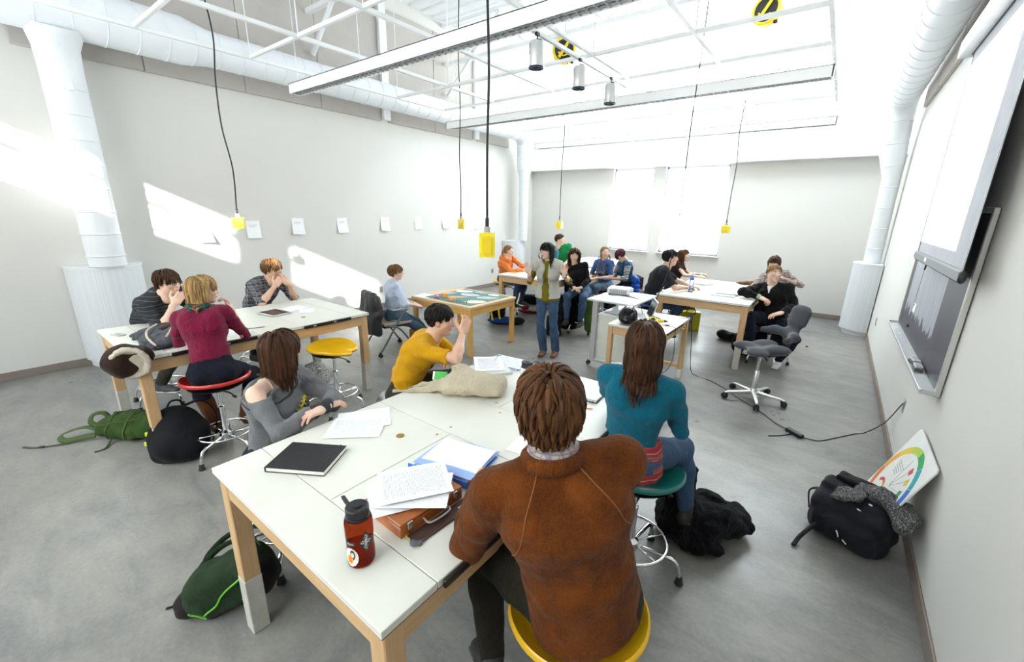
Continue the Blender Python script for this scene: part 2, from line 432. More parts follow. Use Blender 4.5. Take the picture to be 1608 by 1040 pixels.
# ------------------------------------------------------------------ ducts
def duct(name, label, path, radii, ring_pitch=.28, n=28):
    """round sheet-metal duct along a path, with raised seam rings"""
    root = thing(name, label, 'duct', (0, 0, 0)); o = MB(); o.tube(path, radii, n); o.build('duct_run', DUCTP, root, 40)
    P_ = np.asarray(path, float); r_ = np.broadcast_to(np.asarray(radii, float), (len(P_),)); seg = np.linalg.norm(np.diff(P_, axis=0), axis=1)
    s_ = np.concatenate([[0], np.cumsum(seg)]); t = ring_pitch/2
    while t < s_[-1]:
        i = min(np.searchsorted(s_, t)-1, len(seg)-1); u = (t-s_[i])/seg[i]; d = (P_[i+1]-P_[i])/seg[i]
        c = P_[i]+u*(P_[i+1]-P_[i]); r = r_[i]+u*(r_[i+1]-r_[i]); k = MB(); k.tube([c-d*.007, c-d*.003, c+d*.003, c+d*.007], [r+.0005, r+.006, r+.006, r+.0005], n); k.build('seam_ring', DUCTP, root, 40); t += ring_pitch
    return root
def diffuser(name, label, c, r, depth, h, facing):
    """half-round floor-standing air diffuser; facing = +1 opens to +x, -1 to -x"""
    root = thing(name, label, 'diffuser', (c[0]+facing*.014, c[1], 0)); a = np.linspace(-math.pi/2, math.pi/2, 25)
    poly = [(facing*depth*math.cos(t), r*math.sin(t)) for t in a]
    if facing < 0: poly = poly[::-1]
    pl2 = [(x*.86, y*.9) for x, y in poly]
    o = MB(); o.prism(poly, .09, h); o.build('perforated_shell', PERF, root, 35)
    o = MB(); o.prism(pl2, 0, .09); o.build('plinth', DUCTP, root, 35)
    o = MB(); o.prism([(x*1.02, y*1.02) for x, y in poly], h, h+.02); o.build('top_plate', DUCTP, root, 35)
    return root
def perf():
    m, t = newmat('perforated_white_metal'); v = t.new('ShaderNodeTexVoronoi'); v.inputs['Scale'].default_value = 70; v.inputs['Randomness'].default_value = 0
    t.link(t.coords(), v.inputs['Vector']); t.base(t.ramp(v.outputs['Distance'], [(.18, (.46, .48, .5)), (.3, (.70, .725, .76))])); t.bsdf.inputs['Roughness'].default_value = .4; return m
PERF = perf()
DX, DZ = -7.06, 4.03
pl = [(DX, y, DZ) for y in np.arange(YB+.05, 2.25, .5)]+[(DX, 2.25, DZ), (DX, 2.27, DZ), (DX, 2.56, DZ-.01), (DX, 2.6, DZ-.01)]
rl = [.268]*(len(pl)-3)+[.272, .215, .212]
pl += [(DX, y, DZ-.01) for y in np.arange(3.0, 9.4, .5)]; rl += [.212]*(len(pl)-len(rl))
el = arc_pts((DX, 9.42, DZ-.01-.36), .36, 90, 0, 9, (0, 1, 0), (0, 0, 1)); pl += [tuple(p) for p in el]; rl += [.212]*len(el)
pl += [(DX, 9.78, 3.2), (DX, 9.78, 3.16), (DX, 9.78, 2.9), (DX, 9.78, 1.255)]; rl += [.205, .2, .13, .125]
main_duct = duct('air_duct', 'long white round duct under the grey acoustic panels of the long white wall', pl, rl)
# drop with flared boot, near end
o = MB(); o.tube([(DX-.02, 1.14, 3.86), (DX-.05, 1.14, 3.76), (DX-.09, 1.14, 3.66), (DX-.10, 1.14, 3.45)], [.25, .222, .192, .183], 28); o.build('takeoff_boot', DUCTP, main_duct, 40)
o = MB(); o.tube([(DX-.10, 1.14, 3.46), (DX-.10, 1.14, 2.3), (DX-.10, 1.14, 1.295)], [.183, .181, .178], 28); dp = o.build('down_pipe', DUCTP, main_duct, 40)
for z in np.arange(1.42, 3.45, .26):
    o = MB(); o.tube([(DX-.10, 1.14, z-.006), (DX-.10, 1.14, z-.003), (DX-.10, 1.14, z+.003), (DX-.10, 1.14, z+.006)], [.1835, .188, .188, .1835], 28); o.build('seam_ring', DUCTP, dp, 40)
diffuser('air_diffuser', 'white half-round floor diffuser behind the student with glasses', (XL, 1.14), .37, .46, 1.27, 1)
diffuser('air_diffuser', 'small white half-round floor diffuser in the corner behind the orange hoodie', (XL, 9.78), .36, .46, 1.23, 1)
RX, RZ = .43, 3.96
pr_ = [(RX, y, RZ) for y in np.arange(YB+.05, 9.5, .5)]+[(RX, 9.5, RZ)]; el = arc_pts((RX, 9.55, RZ-.33), .33, 90, 0, 8, (0, 1, 0), (0, 0, 1)); pr_ += [tuple(p) for p in el]
rr_ = [.195]*len(pr_); pr_ += [(RX+.03, 9.88, 3.15), (RX+.04, 9.88, 3.1), (RX+.10, 9.88, 2.72), (RX+.10, 9.88, 2.68), (RX+.12, 9.88, 1.295)]; rr_ += [.18, .178, .125, .125, .12]
duct('air_duct', 'white round duct above the chalkboard wall turning down in the far corner', pr_, rr_, .34)
diffuser('air_diffuser', 'tall white half-round floor diffuser by the wall with the chalkboard', (XR, 9.88), .36, .40, 1.27, -1)
o = MB(); o.box((DX+.16, 1.14, 3.25), (.06, .05, .09), .006); tag(o.build('wall_sensor', WHITEP), 'small white bracket clipped to the sunlit vertical pipe', 'bracket')

# ------------------------------------------------------------------ steel trusses
for y, lab in ((1.2, 'white steel roof truss over the near end of the room'), (4.25, 'white steel roof truss just beyond the first pendant light'), (7.3, 'white steel roof truss above the yellow cord reels'), (10.35, 'white steel roof truss right in front of the far clerestory')):
    root = thing('roof_truss', lab, 'truss', (0, y, 0), group='roof trusses'); zb, zt = 5.06, 5.78
    for z in (zb, zt):
        o = MB(); o.box(((XL+XR)/2, 0, z), (XR-XL, .09, .07), .006); o.build('chord', WHITEP, root)
    x = .30; k = 0
    while x-.8 > XL:
        p0, p1 = ((x, 0, zt), (x-.8, 0, zb)) if k % 2 == 0 else ((x, 0, zb), (x-.8, 0, zt))
        o = MB(); o.tube([p0, p1], .022, 8); o.build('web_bar', WHITEP, root, 40); x -= .8; k += 1
    o = MB(); o.tube([(XL+.1, 0, 4.45), (-5.95, 0, zt-.05)], .035, 8); o.build('knee_brace', WHITEP, root, 40)

# ------------------------------------------------------------------ suspended grid and pendant lights
GZ = 3.88
GX = [-6.45, -5.22, -3.99, -2.755, -1.58, -.425]; GY = [1.69, 2.84, 3.98, 5.17, 6.28, 7.53, 8.8, 10.0]
GRIDM = mat('grid_white_paint', (.80, .81, .82), .5, 0, .02)
grid = thing('ceiling_grid', 'white suspended square steel grid under the roof trusses', 'ceiling grid', (0, 0, 0))
for x in GX:
    o = MB(); o.box((x, (GY[0]+GY[-1])/2-.4, GZ), (.042, GY[-1]-GY[0]+.8, .042), .003)
    if x == GX[-1]:
        yy = 2.0
        while yy < 10: o.box((x, yy, GZ-.0225), (.018, .045, .004)); yy += .11
    o.build('grid_bar', GRIDM, grid)
for y in GY:
    o = MB(); o.box(((GX[0]+GX[-1])/2, y, GZ+.003), (GX[-1]-GX[0], .040, .040), .003); o.build('cross_bar', GRIDM, grid)
for x in GX:
    for y in GY[1::2]:
        o = MB(); o.tube([(x, y, GZ), (x, y, ZC)], .006, 6); o.build('hanger_rod', GRIDM, grid)
LOUV = mat('louver_grey', (.36, .37, .38), .5, 0, .03)
def pendant(y, label, yc):
    root = thing('pendant_light', label, 'pendant light', (-3.4, y, 3.55), group='long white pendant lights'); L = 6.05
    o = MB(); Wd, Hh = .16, .125
    o.box((0, -Wd/2+.006, Hh/2), (L, .012, Hh), .002); o.box((0, Wd/2-.006, Hh/2), (L, .012, Hh), .002); o.box((0, 0, Hh-.006), (L, Wd, .012), .002)
    for sx in (-1, 1): o.box((sx*(L/2-.008), 0, Hh/2), (.016, Wd, Hh), .002)
    o.build('housing', mat('pendant_white', (.90, .905, .91), .5, 0, .01), root)
    o = MB(); n = int(L/.085)
    for i in range(n): o.box((-L/2+.05+i*.085, 0, .02), (.008, Wd-.03, .035))
    for yy in (-.03, .03): o.box((0, yy, .02), (L-.04, .006, .034))
    b = o.build('louver', LOUV, root); b['kind'] = 'stuff'
    for yy in (-.04, .04):
        o = MB(); o.tube([(-L/2+.08, yy, .07), (L/2-.08, yy, .07)], .013, 8); o.build('tube_lamp', mat('unlit_tube', (.82, .83, .84), .3, 0, .02), root, 40)
    for x in (-2.9, -1.45, 0, 1.45, 2.9):
        o = MB(); o.tube([(x, 0, Hh), (x, 0, ZC-3.55)], .004, 6); o.build('hanger_wire', WHITEP, root, 40)
pendant(3.36, 'long white louvered pendant light closest to the brown sweater, first of three', 0)
pendant(6.36, 'long white louvered pendant light just beyond the three spotlights, middle of three', 1)
pendant(9.42, 'long white louvered pendant light in front of the far windows, last of three', 2)
# track with three spotlights
TRX, TRZ = -2.69, 3.72
root = thing('light_track', 'pale grey lighting track carrying three silver spotlights', 'light track', (TRX, 0, TRZ))
o = MB(); o.box((0, 4.8, 0), (.035, 2.55, .04), .003); o.build('track_rail', mat('track_grey', (.55, .56, .58), .4, .3, .03), root)
o = MB(); o.box((-.035, 3.62, .02), (.08, .10, .05), .004); o.build('feed_box', mat('track_grey', (.55, .56, .58)), root)
for y in (3.75, 4.8, 5.9):
    o = MB(); o.tube([(0, y, .02), (0, y, ZC-TRZ)], .005, 6); o.build('hanger_rod', GRIDM, root, 40)
CAN = mat('spot_silver', (.62, .63, .62), .35, .35, .04)
for y, lab in ((3.84, 'nearest'), (4.70, 'middle'), (5.52, 'farthest')):
    r_ = thing('spotlight', 'silver cylinder spotlight, %s of three on the grey track' % lab, 'spotlight', (TRX+.03, y, TRZ-.02), group='track spotlights')
    o = MB(); o.lathe([(.02, -.07), (.066, -.075), (.07, -.085), (.07, -.29), (.066, -.295), (.06, -.29), (.055, -.2), (.001, -.19)], n=24); o.build('can_body', CAN, r_, 40)
    o = MB(); o.lathe([(.066, -.288), (.075, -.29), (.075, -.305), (.062, -.305), (.058, -.27), (.001, -.262)], n=24); o.ball((0, 0, -.30), (.012, .012, .022), 10); o.build('lens_rim', mat('spot_rim', (.02, .03, .06), .25, .2, .1), r_, 40)
    o = MB(); o.tube([(0, 0, 0), (0, 0, -.05), (.045, 0, -.065), (.045, 0, -.10)], .007, 8); o.box((0, 0, -.01), (.03, .05, .03), .003); o.build('yoke', BLACKP, r_, 40)
    o = MB(); o.box((-.045, -.055, -.14), (.006, .006, .10)); o.build('side_slot', BLACKP, r_)

# ------------------------------------------------------------------ cord reels and drop cords
YELL = mat('safety_yellow', (.86, .62, .012), .35, 0, .05, 6, coat=.2)
YELL2 = mat('outlet_box_yellow', (.90, .76, .012), .35, 0, .04, 6, coat=.3)
CORDM = mat('black_cord', (.014, .014, .018), .5, 0, .1)
GREYP = mat('grey_plastic', (.42, .42, .41), .5, 0, .04)
def reel(x, y, z, yaw, label):
    root = thing('cord_reel', label, 'cord reel', (x, y, z), yaw, group='yellow cord reels'); R = rotm(90, 0, 0)
    o = MB(); o.lathe([(.168, -.062), (.20, -.075), (.215, -.06), (.20, -.03), (.20, .03), (.215, .06), (.20, .075), (.168, .062)], n=32, R=R, caps=False); o.build('drum_rim', YELL, root, 40)
    o = MB(); o.lathe([(.001, -.055), (.172, -.060), (.172, .060), (.001, .055)], n=28, R=R); o.build('drum_core', BLACKP, root, 40)
    o = MB()
    for s_ in (-1, 1):
        o.box((0, s_*.08, .0), (.05, .012, .30), .003, rotm(0, 35, 0)); o.tube(arc_pts((0, s_*.082, 0), .10, 200, 320, 10, (1, 0, 0), (0, 0, 1)), .012, 6)
    o.build('spoke', YELL, root, 40)
    o = MB(); o.box((0, 0, .24), (.06, .16, .10), .008); o.tube([(0, 0, .24), (0, 0, ZC-z)], .02, 8); o.build('mount_bracket', mat('reel_mount', (.6, .6, .6), .4, .4), root, 40)
    o = MB(); o.box((.15, 0, -.19), (.06, .06, .05), .008); o.build('cord_guide', BLACKP, root)
reel(-4.60, 7.52, 4.88, 25, 'yellow cord reel hanging behind the silver spotlights')
reel(-1.55, 8.60, 5.18, -10, 'yellow cord reel cut by the top edge above the chalkboard side')
def drop_cord(x, y, zb, ztop, yaw, label, sway=.02, r=.0085, square=False):
    """cord with a yellow outlet box; zb is the box centre height"""
    root = thing('drop_cord', label, 'drop cord', (x, y, zb), yaw, group='hanging yellow outlet boxes')
    Hh, Wd, D = (.17, .108, .05) if not square else (.125, .115, .10)
    o = MB(); o.box((0, 0, 0), (Wd, D, Hh), .007)
    for s_ in (-1, 1): o.box((0, s_*(D/2+.004), 0), (Wd+.006, .008, Hh+.006), .003)
    o.build('outlet_box', YELL2, root)
    for s_ in (-1, 1):
        o = MB(); a = np.linspace(0, math.pi, 9)
        poly = [(-.036, .055), (-.036, -.03)]+[(-.036*math.cos(t), -.03-.05*math.sin(t)) for t in a[1:-1]]+[(.036, -.03), (.036, .055)]
        o.prism(poly[::-1], 0, .014, M=np.array(Matrix.Translation((0, s_*(D/2+.007), 0))@Matrix.Rotation(math.radians(90*s_), 4, 'X')@Matrix.Scale(1 if s_ > 0 else 1, 4)) if False else np.array([[1, 0, 0, 0], [0, 0, s_, s_*(D/2+.007)], [0, 1, 0, 0], [0, 0, 0, 1.]]))
        o.box((0, s_*(D/2+.012), .056), (.05, .016, .026), .005); o.build('flip_cover', mat('cover_yellow_shaded', (.80, .60, .008), .3, 0, .05, 6, coat=.3), root, 35)  # cover colour set darker than the box in place of its shading
        o = MB()
        for sx in (-1, 1):
            for sz in (-1, 1): o = MB(); o.ball((sx*(Wd/2-.014), s_*(D/2+.009), sz*(Hh/2-.02)), .005, 8); o.build('screw', STEEL, root, True)
    o = MB(); o.tube(arc_pts((0, -D/2-.004, Hh/2-.02), .040, 0, 180, 10, (1, 0, 0), (0, 0, .7)), .004, 6); o.build('wire_bail', YELL2, root, True)
    o = MB(); o.lathe([(.018, Hh/2-.002), (.022, Hh/2), (.024, Hh/2+.012), (.024, Hh/2+.045), (.018, Hh/2+.05), (.001, Hh/2+.05)], n=18); o.build('cord_grip', GREYP, root, 40)
    pts = [(0, 0, Hh/2+.04), (0, 0, Hh/2+.10)]; L = ztop-zb
    for i in range(1, 9): pts.append((sway*math.sin(i*1.9+x), sway*.6*math.cos(i*2.3+y)*.5, Hh/2+.10+(L-Hh/2-.10)*i/8))
    o = MB(); o.tube(spline(pts, 6), r, 8); o.tube([(0, 0, Hh/2+.04), (0, 0, Hh/2+.11)], r*1.6, 8); o.build('cord', CORDM, root, True)
drop_cord(-2.075, 2.425, 1.80, 5.8, 37, 'largest yellow outlet box hanging on a thick black cord over the front table', .008)
drop_cord(-6.08, 2.27, 1.835, 5.8, 60, 'yellow outlet box hanging beside the wall papers above the plaid shirt', .03, .008, True)
drop_cord(-5.50, 5.70, 1.80, 5.8, 32, 'small yellow outlet box hanging over the green-topped table', .012)
drop_cord(-4.45, 7.40, 1.80, 5.86, 10, 'small yellow and grey outlet box hanging over the teacher', .01, .007, True)
drop_cord(-1.72, 8.90, 1.80, 5.86, -15, 'yellow and grey outlet box hanging beside the bright far window', .02, .007, True)
# ------------------------------------------------------------------ signed-distance modelling (smooth unions -> one continuous mesh)
def _n(v): v = np.asarray(v, float); return v/(np.linalg.norm(v)+1e-12)
def frame_z(d, up=(0, 0, 1)):
    """rotation whose columns are x,y,z with z along d"""
    z = _n(d); u = np.asarray(up, float)
    if abs(np.dot(u, z)) > .97: u = np.array([0, 1., 0])
    x = _n(np.cross(u, z)); y = np.cross(z, x); return np.stack([x, y, z], 1)
class SDF:
    def __init__(s): s.p = []
    def add(s, fn, lo, hi, k, op): s.p.append((fn, np.asarray(lo, float), np.asarray(hi, float), k, op)); return s
    def cone(s, a, b, ra, rb=None, k=.02, op='u'):
        a = np.asarray(a, float); b = np.asarray(b, float); rb = ra if rb is None else rb; ab = b-a; L2 = max(ab@ab, 1e-9); m = max(ra, rb)
        def fn(x, y, z):
            px, py, pz = x-a[0], y-a[1], z-a[2]; t = np.clip((px*ab[0]+py*ab[1]+pz*ab[2])/L2, 0, 1)
            return np.sqrt((px-t*ab[0])**2+(py-t*ab[1])**2+(pz-t*ab[2])**2)-(ra+(rb-ra)*t)
        return s.add(fn, np.minimum(a, b)-m, np.maximum(a, b)+m, k, op)
    def chain(s, pts, rad, k=.02, op='u'):
        for i in range(len(pts)-1): s.cone(pts[i], pts[i+1], rad[i], rad[i+1], k, op)
        return s
    def ell(s, c, r, R=None, k=.02, op='u'):
        c = np.asarray(c, float); r = np.broadcast_to(np.asarray(r, float), (3,)); R = np.eye(3) if R is None else np.asarray(R)
        def fn(x, y, z):
            px, py, pz = x-c[0], y-c[1], z-c[2]
            q = [(px*R[0, i]+py*R[1, i]+pz*R[2, i]) for i in range(3)]
            k0 = np.sqrt(sum((q[i]/r[i])**2 for i in range(3)))+1e-6; k1 = np.sqrt(sum((q[i]/r[i]**2)**2 for i in range(3)))+1e-6
            return k0*(k0-1)/k1
        m = np.sqrt(((R*r)**2).sum(1)); return s.add(fn, c-m, c+m, k, op)
    def eseg(s, p0, p1, u, a0, b0, a1, b1, k=.02, cap=1., op='u'):
        """elliptical limb/torso segment: lateral axis u, half-widths a (along u) and half-depths b"""
        p0 = np.asarray(p0, float); p1 = np.asarray(p1, float); d = p1-p0; L = np.linalg.norm(d); t_ = d/L; u = np.asarray(u, float); u = _n(u-t_*(u@t_)); v = np.cross(t_, u); m = max(a0, b0, a1, b1)
        def fn(x, y, z):
            px, py, pz = x-p0[0], y-p0[1], z-p0[2]; ax = px*t_[0]+py*t_[1]+pz*t_[2]; t = np.clip(ax/L, 0, 1); ex = ax-t*L
            A = a0+(a1-a0)*t; B = b0+(b1-b0)*t; C = np.minimum(A, B)*cap
            uu = px*u[0]+py*u[1]+pz*u[2]; vv = px*v[0]+py*v[1]+pz*v[2]
            k0 = np.sqrt((uu/A)**2+(vv/B)**2+(ex/C)**2)+1e-6; k1 = np.sqrt((uu/A**2)**2+(vv/B**2)**2+(ex/C**2)**2)+1e-6
            return k0*(k0-1)/k1
        return s.add(fn, np.minimum(p0, p1)-m, np.maximum(p0, p1)+m, k, op)
    def box(s, c, h, R=None, r=.01, k=.02, op='u'):
        c = np.asarray(c, float); h = np.asarray(h, float); R = np.eye(3) if R is None else np.asarray(R); hh = np.maximum(h-r, 1e-4)
        def fn(x, y, z):
            px, py, pz = x-c[0], y-c[1], z-c[2]
            q = [np.abs(px*R[0, i]+py*R[1, i]+pz*R[2, i])-hh[i] for i in range(3)]
            return np.sqrt(sum(np.maximum(a, 0)**2 for a in q))+np.minimum(np.maximum(np.maximum(q[0], q[1]), q[2]), 0)-r
        m = np.abs(R)@h; return s.add(fn, c-m, c+m, k, op)
    def plane(s, p, n, k=.006, op='i'):
        """keep the side n points away from (intersection with half space)"""
        p = np.asarray(p, float); n = _n(n)
        def fn(x, y, z): return (x-p[0])*n[0]+(y-p[1])*n[1]+(z-p[2])*n[2]
        return s.add(fn, np.full(3, -1e9), np.full(3, 1e9), k, op)
    def noise(s, fn): return s.add(fn, np.full(3, -1e9), np.full(3, 1e9), 0, 'd')
    def bounds(s):
        lo = np.min([p[1] for p in s.p if p[4] == 'u'], 0); hi = np.max([p[2] for p in s.p if p[4] == 'u'], 0); return lo, hi
    def mesh(s, res, pad=.03):
        lo, hi = s.bounds(); lo = lo-pad; hi = hi+pad; n = np.ceil((hi-lo)/res).astype(int)+1
        ax = [(lo[i]+res*np.arange(n[i])).astype(np.float32) for i in range(3)]
        D = np.full(tuple(n), .2, np.float32)
        for fn, a, b, k, op in s.p:
            mg = max(k, .012)+2.5*res
            i0 = np.clip(np.floor((a-mg-lo)/res).astype(int) if a[0] > -1e8 else np.zeros(3, int), 0, n-1); i1 = np.clip(np.ceil((b+mg-lo)/res).astype(int)+1 if b[0] < 1e8 else n, 1, n)
            if np.any(i1 <= i0): continue
            sl = tuple(slice(i0[i], i1[i]) for i in range(3)); X, Y, Z = ax[0][sl[0]][:, None, None], ax[1][sl[1]][None, :, None], ax[2][sl[2]][None, None, :]
            d = fn(X, Y, Z).astype(np.float32) if op != 'd' else None; c = D[sl]
            if op == 'u':
                h = np.maximum(k-np.abs(c-d), 0)/max(k, 1e-6); D[sl] = np.minimum(c, d)-h*h*k*.25
            elif op == 's':
                d = -d; h = np.maximum(k-np.abs(c-d), 0)/max(k, 1e-6); D[sl] = np.maximum(c, d)+h*h*k*.25
            elif op == 'i':
                h = np.maximum(k-np.abs(c-d), 0)/max(k, 1e-6); D[sl] = np.maximum(c, d)+h*h*k*.25
            elif op == 'd':
                near = np.abs(D) < .06; I = np.nonzero(near); D[I] += fn(ax[0][I[0]], ax[1][I[1]], ax[2][I[2]]).astype(np.float32)
        return surface_nets(D, lo, res)
def surface_nets(D, lo, res):
    S = D < 0; n = np.array(D.shape)
    c = [S[i:n[0]-1+i, j:n[1]-1+j, k:n[2]-1+k] for i in (0, 1) for j in (0, 1) for k in (0, 1)]
    tot = np.zeros(tuple(n-1), np.uint8)
    for a in c: tot += a
    act = (tot > 0) & (tot < 8); I = np.argwhere(act)
    if len(I) == 0: return np.zeros((0, 3)), np.zeros((0, 4), int)
    idx = np.full(tuple(n-1), -1, np.int32); idx[act] = np.arange(len(I))
    acc = np.zeros((len(I), 3)); cnt = np.zeros(len(I))
    corners = np.array([(i, j, k) for i in (0, 1) for j in (0, 1) for k in (0, 1)])
    val = [D[I[:, 0]+a, I[:, 1]+b, I[:, 2]+g] for a, b, g in corners]
    for p in range(8):
        for q in range(p+1, 8):
            if np.abs(corners[p]-corners[q]).sum() != 1: continue
            m = (val[p] < 0) != (val[q] < 0)
            if not m.any(): continue
            t = val[p][m]/(val[p][m]-val[q][m]); acc[m] += corners[p]+(corners[q]-corners[p])*t[:, None]; cnt[m] += 1
    V = lo+res*(I+acc/cnt[:, None]); F = []
    for ax in range(3):
        o1, o2 = (ax+1) % 3, (ax+2) % 3
        a = [slice(None)]*3; b = [slice(None)]*3; a[ax] = slice(0, -1); b[ax] = slice(1, None)
        A, B = S[tuple(a)], S[tuple(b)]; E = np.argwhere(A != B)
        E = E[(E[:, o1] > 0) & (E[:, o2] > 0) & (E[:, o1] < n[o1]-1) & (E[:, o2] < n[o2]-1)]
        if len(E) == 0: continue
        flip = A[E[:, 0], E[:, 1], E[:, 2]]
        def cell(d1, d2):
            K = E.copy(); K[:, o1] -= d1; K[:, o2] -= d2; return idx[K[:, 0], K[:, 1], K[:, 2]]
        Q = np.stack([cell(1, 1), cell(0, 1), cell(0, 0), cell(1, 0)], 1)
        Q[~flip] = Q[~flip][:, ::-1]; F.append(Q)
    return V, np.concatenate(F)
def wrinkle(seed=0, amp=.004, freq=22., stretch=(1, 1, 1), sharp=1.):
    r = np.random.RandomState(seed); ks = r.normal(size=(7, 3)); ks /= np.linalg.norm(ks, axis=1)[:, None]; ks *= freq*r.uniform(.55, 1.6, (7, 1))*np.asarray(stretch); ph = r.uniform(0, 6.28, 7)
    wk = r.normal(size=(3, 3))*freq*.22
    def fn(x, y, z):
        wv = [np.sin(x*w_[0]+y*w_[1]+z*w_[2]) for w_ in wk]; t = 0
        for i in range(7): t = t+np.sin(x*ks[i, 0]+y*ks[i, 1]+z*ks[i, 2]+ph[i]+1.6*wv[i % 3])
        t = t/3.; return amp*(np.abs(t)**sharp*np.sign(t))
    return fn
def sdf_obj(name, sdf, res, mats, parent=None):
    V, F = sdf.mesh(res); return mesh_obj(name, V, F, mats, parent)
# ------------------------------------------------------------------ drafting tables
LAM = None
def laminate():
    m, t = newmat('table_laminate'); n = t.noise(t.coords(), 2.2, 4); s_ = t.noise(t.coords(), 9, 5, .7)
    c = t.ramp(n, [(.3, (.66, .655, .59)), (.7, (.735, .73, .665))])
    c = t.mix(t.ramp(s_, [(.66, (0, 0, 0)), (.78, (.35, .35, .35))]), c, (.52, .47, .42))
    t.base(c); t.bsdf.inputs['Roughness'].default_value = .38; return m
LAM = laminate()
MAPLE_X = wood_mat('maple_x', (.60, .395, .205), (.50, .30, .14), 0)
MAPLE_Y = wood_mat('maple_y', (.60, .395, .205), (.50, .30, .14), 1)
MAPLE_Z = wood_mat('maple_z', (.60, .395, .205), (.50, .30, .14), 2)
FOOTP = mat('leg_foot_paint', (.50, .485, .44), .55, 0, .12, 14)
BRASS = mat('brass', (.55, .38, .10), .3, 1.0, .08)
SEAMM = mat('table_seam', (.16, .145, .12), .8, 0, .1)
def draft_table(label, x0, x1, y0, y1, H=.92, layout='front', group='maple drafting tables'):
    root = thing('drafting_table', label, 'table', ((x0+x1)/2, (y0+y1)/2, 0), group=group); W, L = x1-x0, y1-y0; th = .028
    s = L/2.043; b1, b2, b3, b4 = .213*s, .888*s, 1.286*s, 1.83*s; xm = (-1.43+2.04)/1.235*W
    rect = [(0, W, 0, b1), (0, xm, b1, b2), (xm, W, b1, b2), (0, W, b2, b3), (0, xm, b3, b4), (xm, W, b3, b4), (0, W, b4, L)]
    if layout == 'flip': rect = [(W-b, W-a, c, d) for a, b, c, d in rect]
    for a, b, c, d in rect:
        o = MB(); o.box(((a+b)/2-W/2, (c+d)/2-L/2, H-th/2), (b-a-.003, d-c-.003, th), .002); o.build('top_panel', LAM, root)
    o = MB(); o.box((0, 0, H-th-.004), (W-.01, L-.01, .008)); o.build('sub_top', SEAMM, root)
    ins, ah, lw = .035, .10, .075; z = H-th-.008-ah/2
    for sy in (-1, 1):
        o = MB(); o.box((0, sy*(L/2-ins), z), (W-.07-lw, .024, ah), .003); o.build('apron', MAPLE_X, root)
    for sx in (-1, 1):
        o = MB(); o.box((sx*(W/2-ins), 0, z), (.024, L-.07-lw, ah), .003); o.build('apron', MAPLE_Y, root)
    for sx in (-1, 1):
        for sy in (-1, 1):
            lx, ly = sx*(W/2-.055), sy*(L/2-.055)
            o = MB(); o.box((lx, ly, (H-th-.008+.32)/2), (lw, lw, H-th-.008-.32), .004); leg = o.build('leg', MAPLE_Z, root)
            o = MB(); o.box((lx, ly, .16), (lw+.003, lw+.003, .32), .003); o.build('painted_foot', FOOTP, leg)
    # black pencil ledge with its clips, along the two long sides
    BL = mat('ledge_black', (.012, .012, .013), .35, 0, .08)
    for sx in (-1, 1):
        for c, d in ((b1, b2), (b3, b4)):
            o = MB(); o.box((sx*(W/2+.006), (c+d)/2-L/2, H-.022), (.014, (d-c)*.94, .03), .003); lg = o.build('pencil_ledge', BL, root)
            for q in (.22, .62):
                o = MB(); o.box((sx*(W/2+.0145), c+(d-c)*q-L/2, H-.021), (.004, .03, .012), .001); o.build('ledge_clip', STEEL, lg)
    # brass flush pulls and screws
    for a, b, c, d in (rect[1], rect[4], rect[5], rect[2]):
        o = MB(); cx, cy = (a+b)/2-W/2+(.12 if a == 0 else -.02), d-.18-L/2 if c < L/2 else c+.18-L/2
        o.lathe([(.010, .001), (.017, .0012), (.021, .003), (.0225, .0015), (.0225, 0)], (cx, cy, H), 20); o.build('flush_pull', BRASS, root, 40)
    for (cx, cy) in ((xm-.05, b2-.05), (xm-.05, b2+.05), (xm+.05, b3-.05), (xm-.05, b3+.04)):
        o = MB(); o.lathe([(.008, .0), (.008, .0008), (.001, .0008)], ((cx if layout != 'flip' else W-cx)-W/2, cy-L/2, H), 12); o.build('screw_cap', BRASS, root)
    return root
draft_table('large white drafting table with maple legs in the foreground', -2.04, -.805, .497, 2.54)
draft_table('white drafting table with a hat and coat heaped on one corner', -5.275, -4.04, .65, 2.69, layout='flip')
draft_table('white drafting table with a tall clear water bottle near its edge', -2.0, -.765, 6.2, 8.24)
draft_table('white drafting table where the student in the orange hoodie sits', -4.92, -3.69, 6.05, 8.09)
draft_table('white drafting table by the far windows, in front of the green shirt', -5.2, -3.97, 8.35, 10.2)

# ------------------------------------------------------------------ honey-coloured table with the cutting mat
HONEY_X = wood_mat('honey_x', (.66, .385, .11), (.55, .29, .07), 0); HONEY_Y = wood_mat('honey_y', (.66, .385, .11), (.55, .29, .07), 1); HONEY_Z = wood_mat('honey_z', (.66, .385, .11), (.55, .29, .07), 2)
PALEW = wood_mat('pale_edge_wood', (.66, .47, .27), (.55, .36, .18), 1)
MTX0, MTX1, MTY0, MTY1, MTH = -5.15, -3.9, 4.2, 5.27, .74
root = thing('work_table', 'low honey-coloured wooden table with a green cutting mat', 'table', ((MTX0+MTX1)/2, (MTY0+MTY1)/2, 0)); W, L = MTX1-MTX0, MTY1-MTY0
o = MB(); o.box((0, 0, MTH-.02), (W, L, .04), .004); o.build('table_top', PALEW, root)
for sy in (-1, 1):
    o = MB(); o.box((0, sy*(L/2-.03), MTH-.09), (W-.12, .022, .10), .003); o.build('apron', HONEY_X, root)
for sx in (-1, 1):
    o = MB(); o.box((sx*(W/2-.03), 0, MTH-.09), (.022, L-.12, .10), .003); o.build('apron', HONEY_Y, root)
    for sy in (-1, 1):
        o = MB(); o.box((sx*(W/2-.045), sy*(L/2-.045), (MTH-.04)/2), (.065, .065, MTH-.04), .006); o.build('leg', HONEY_Z, root)

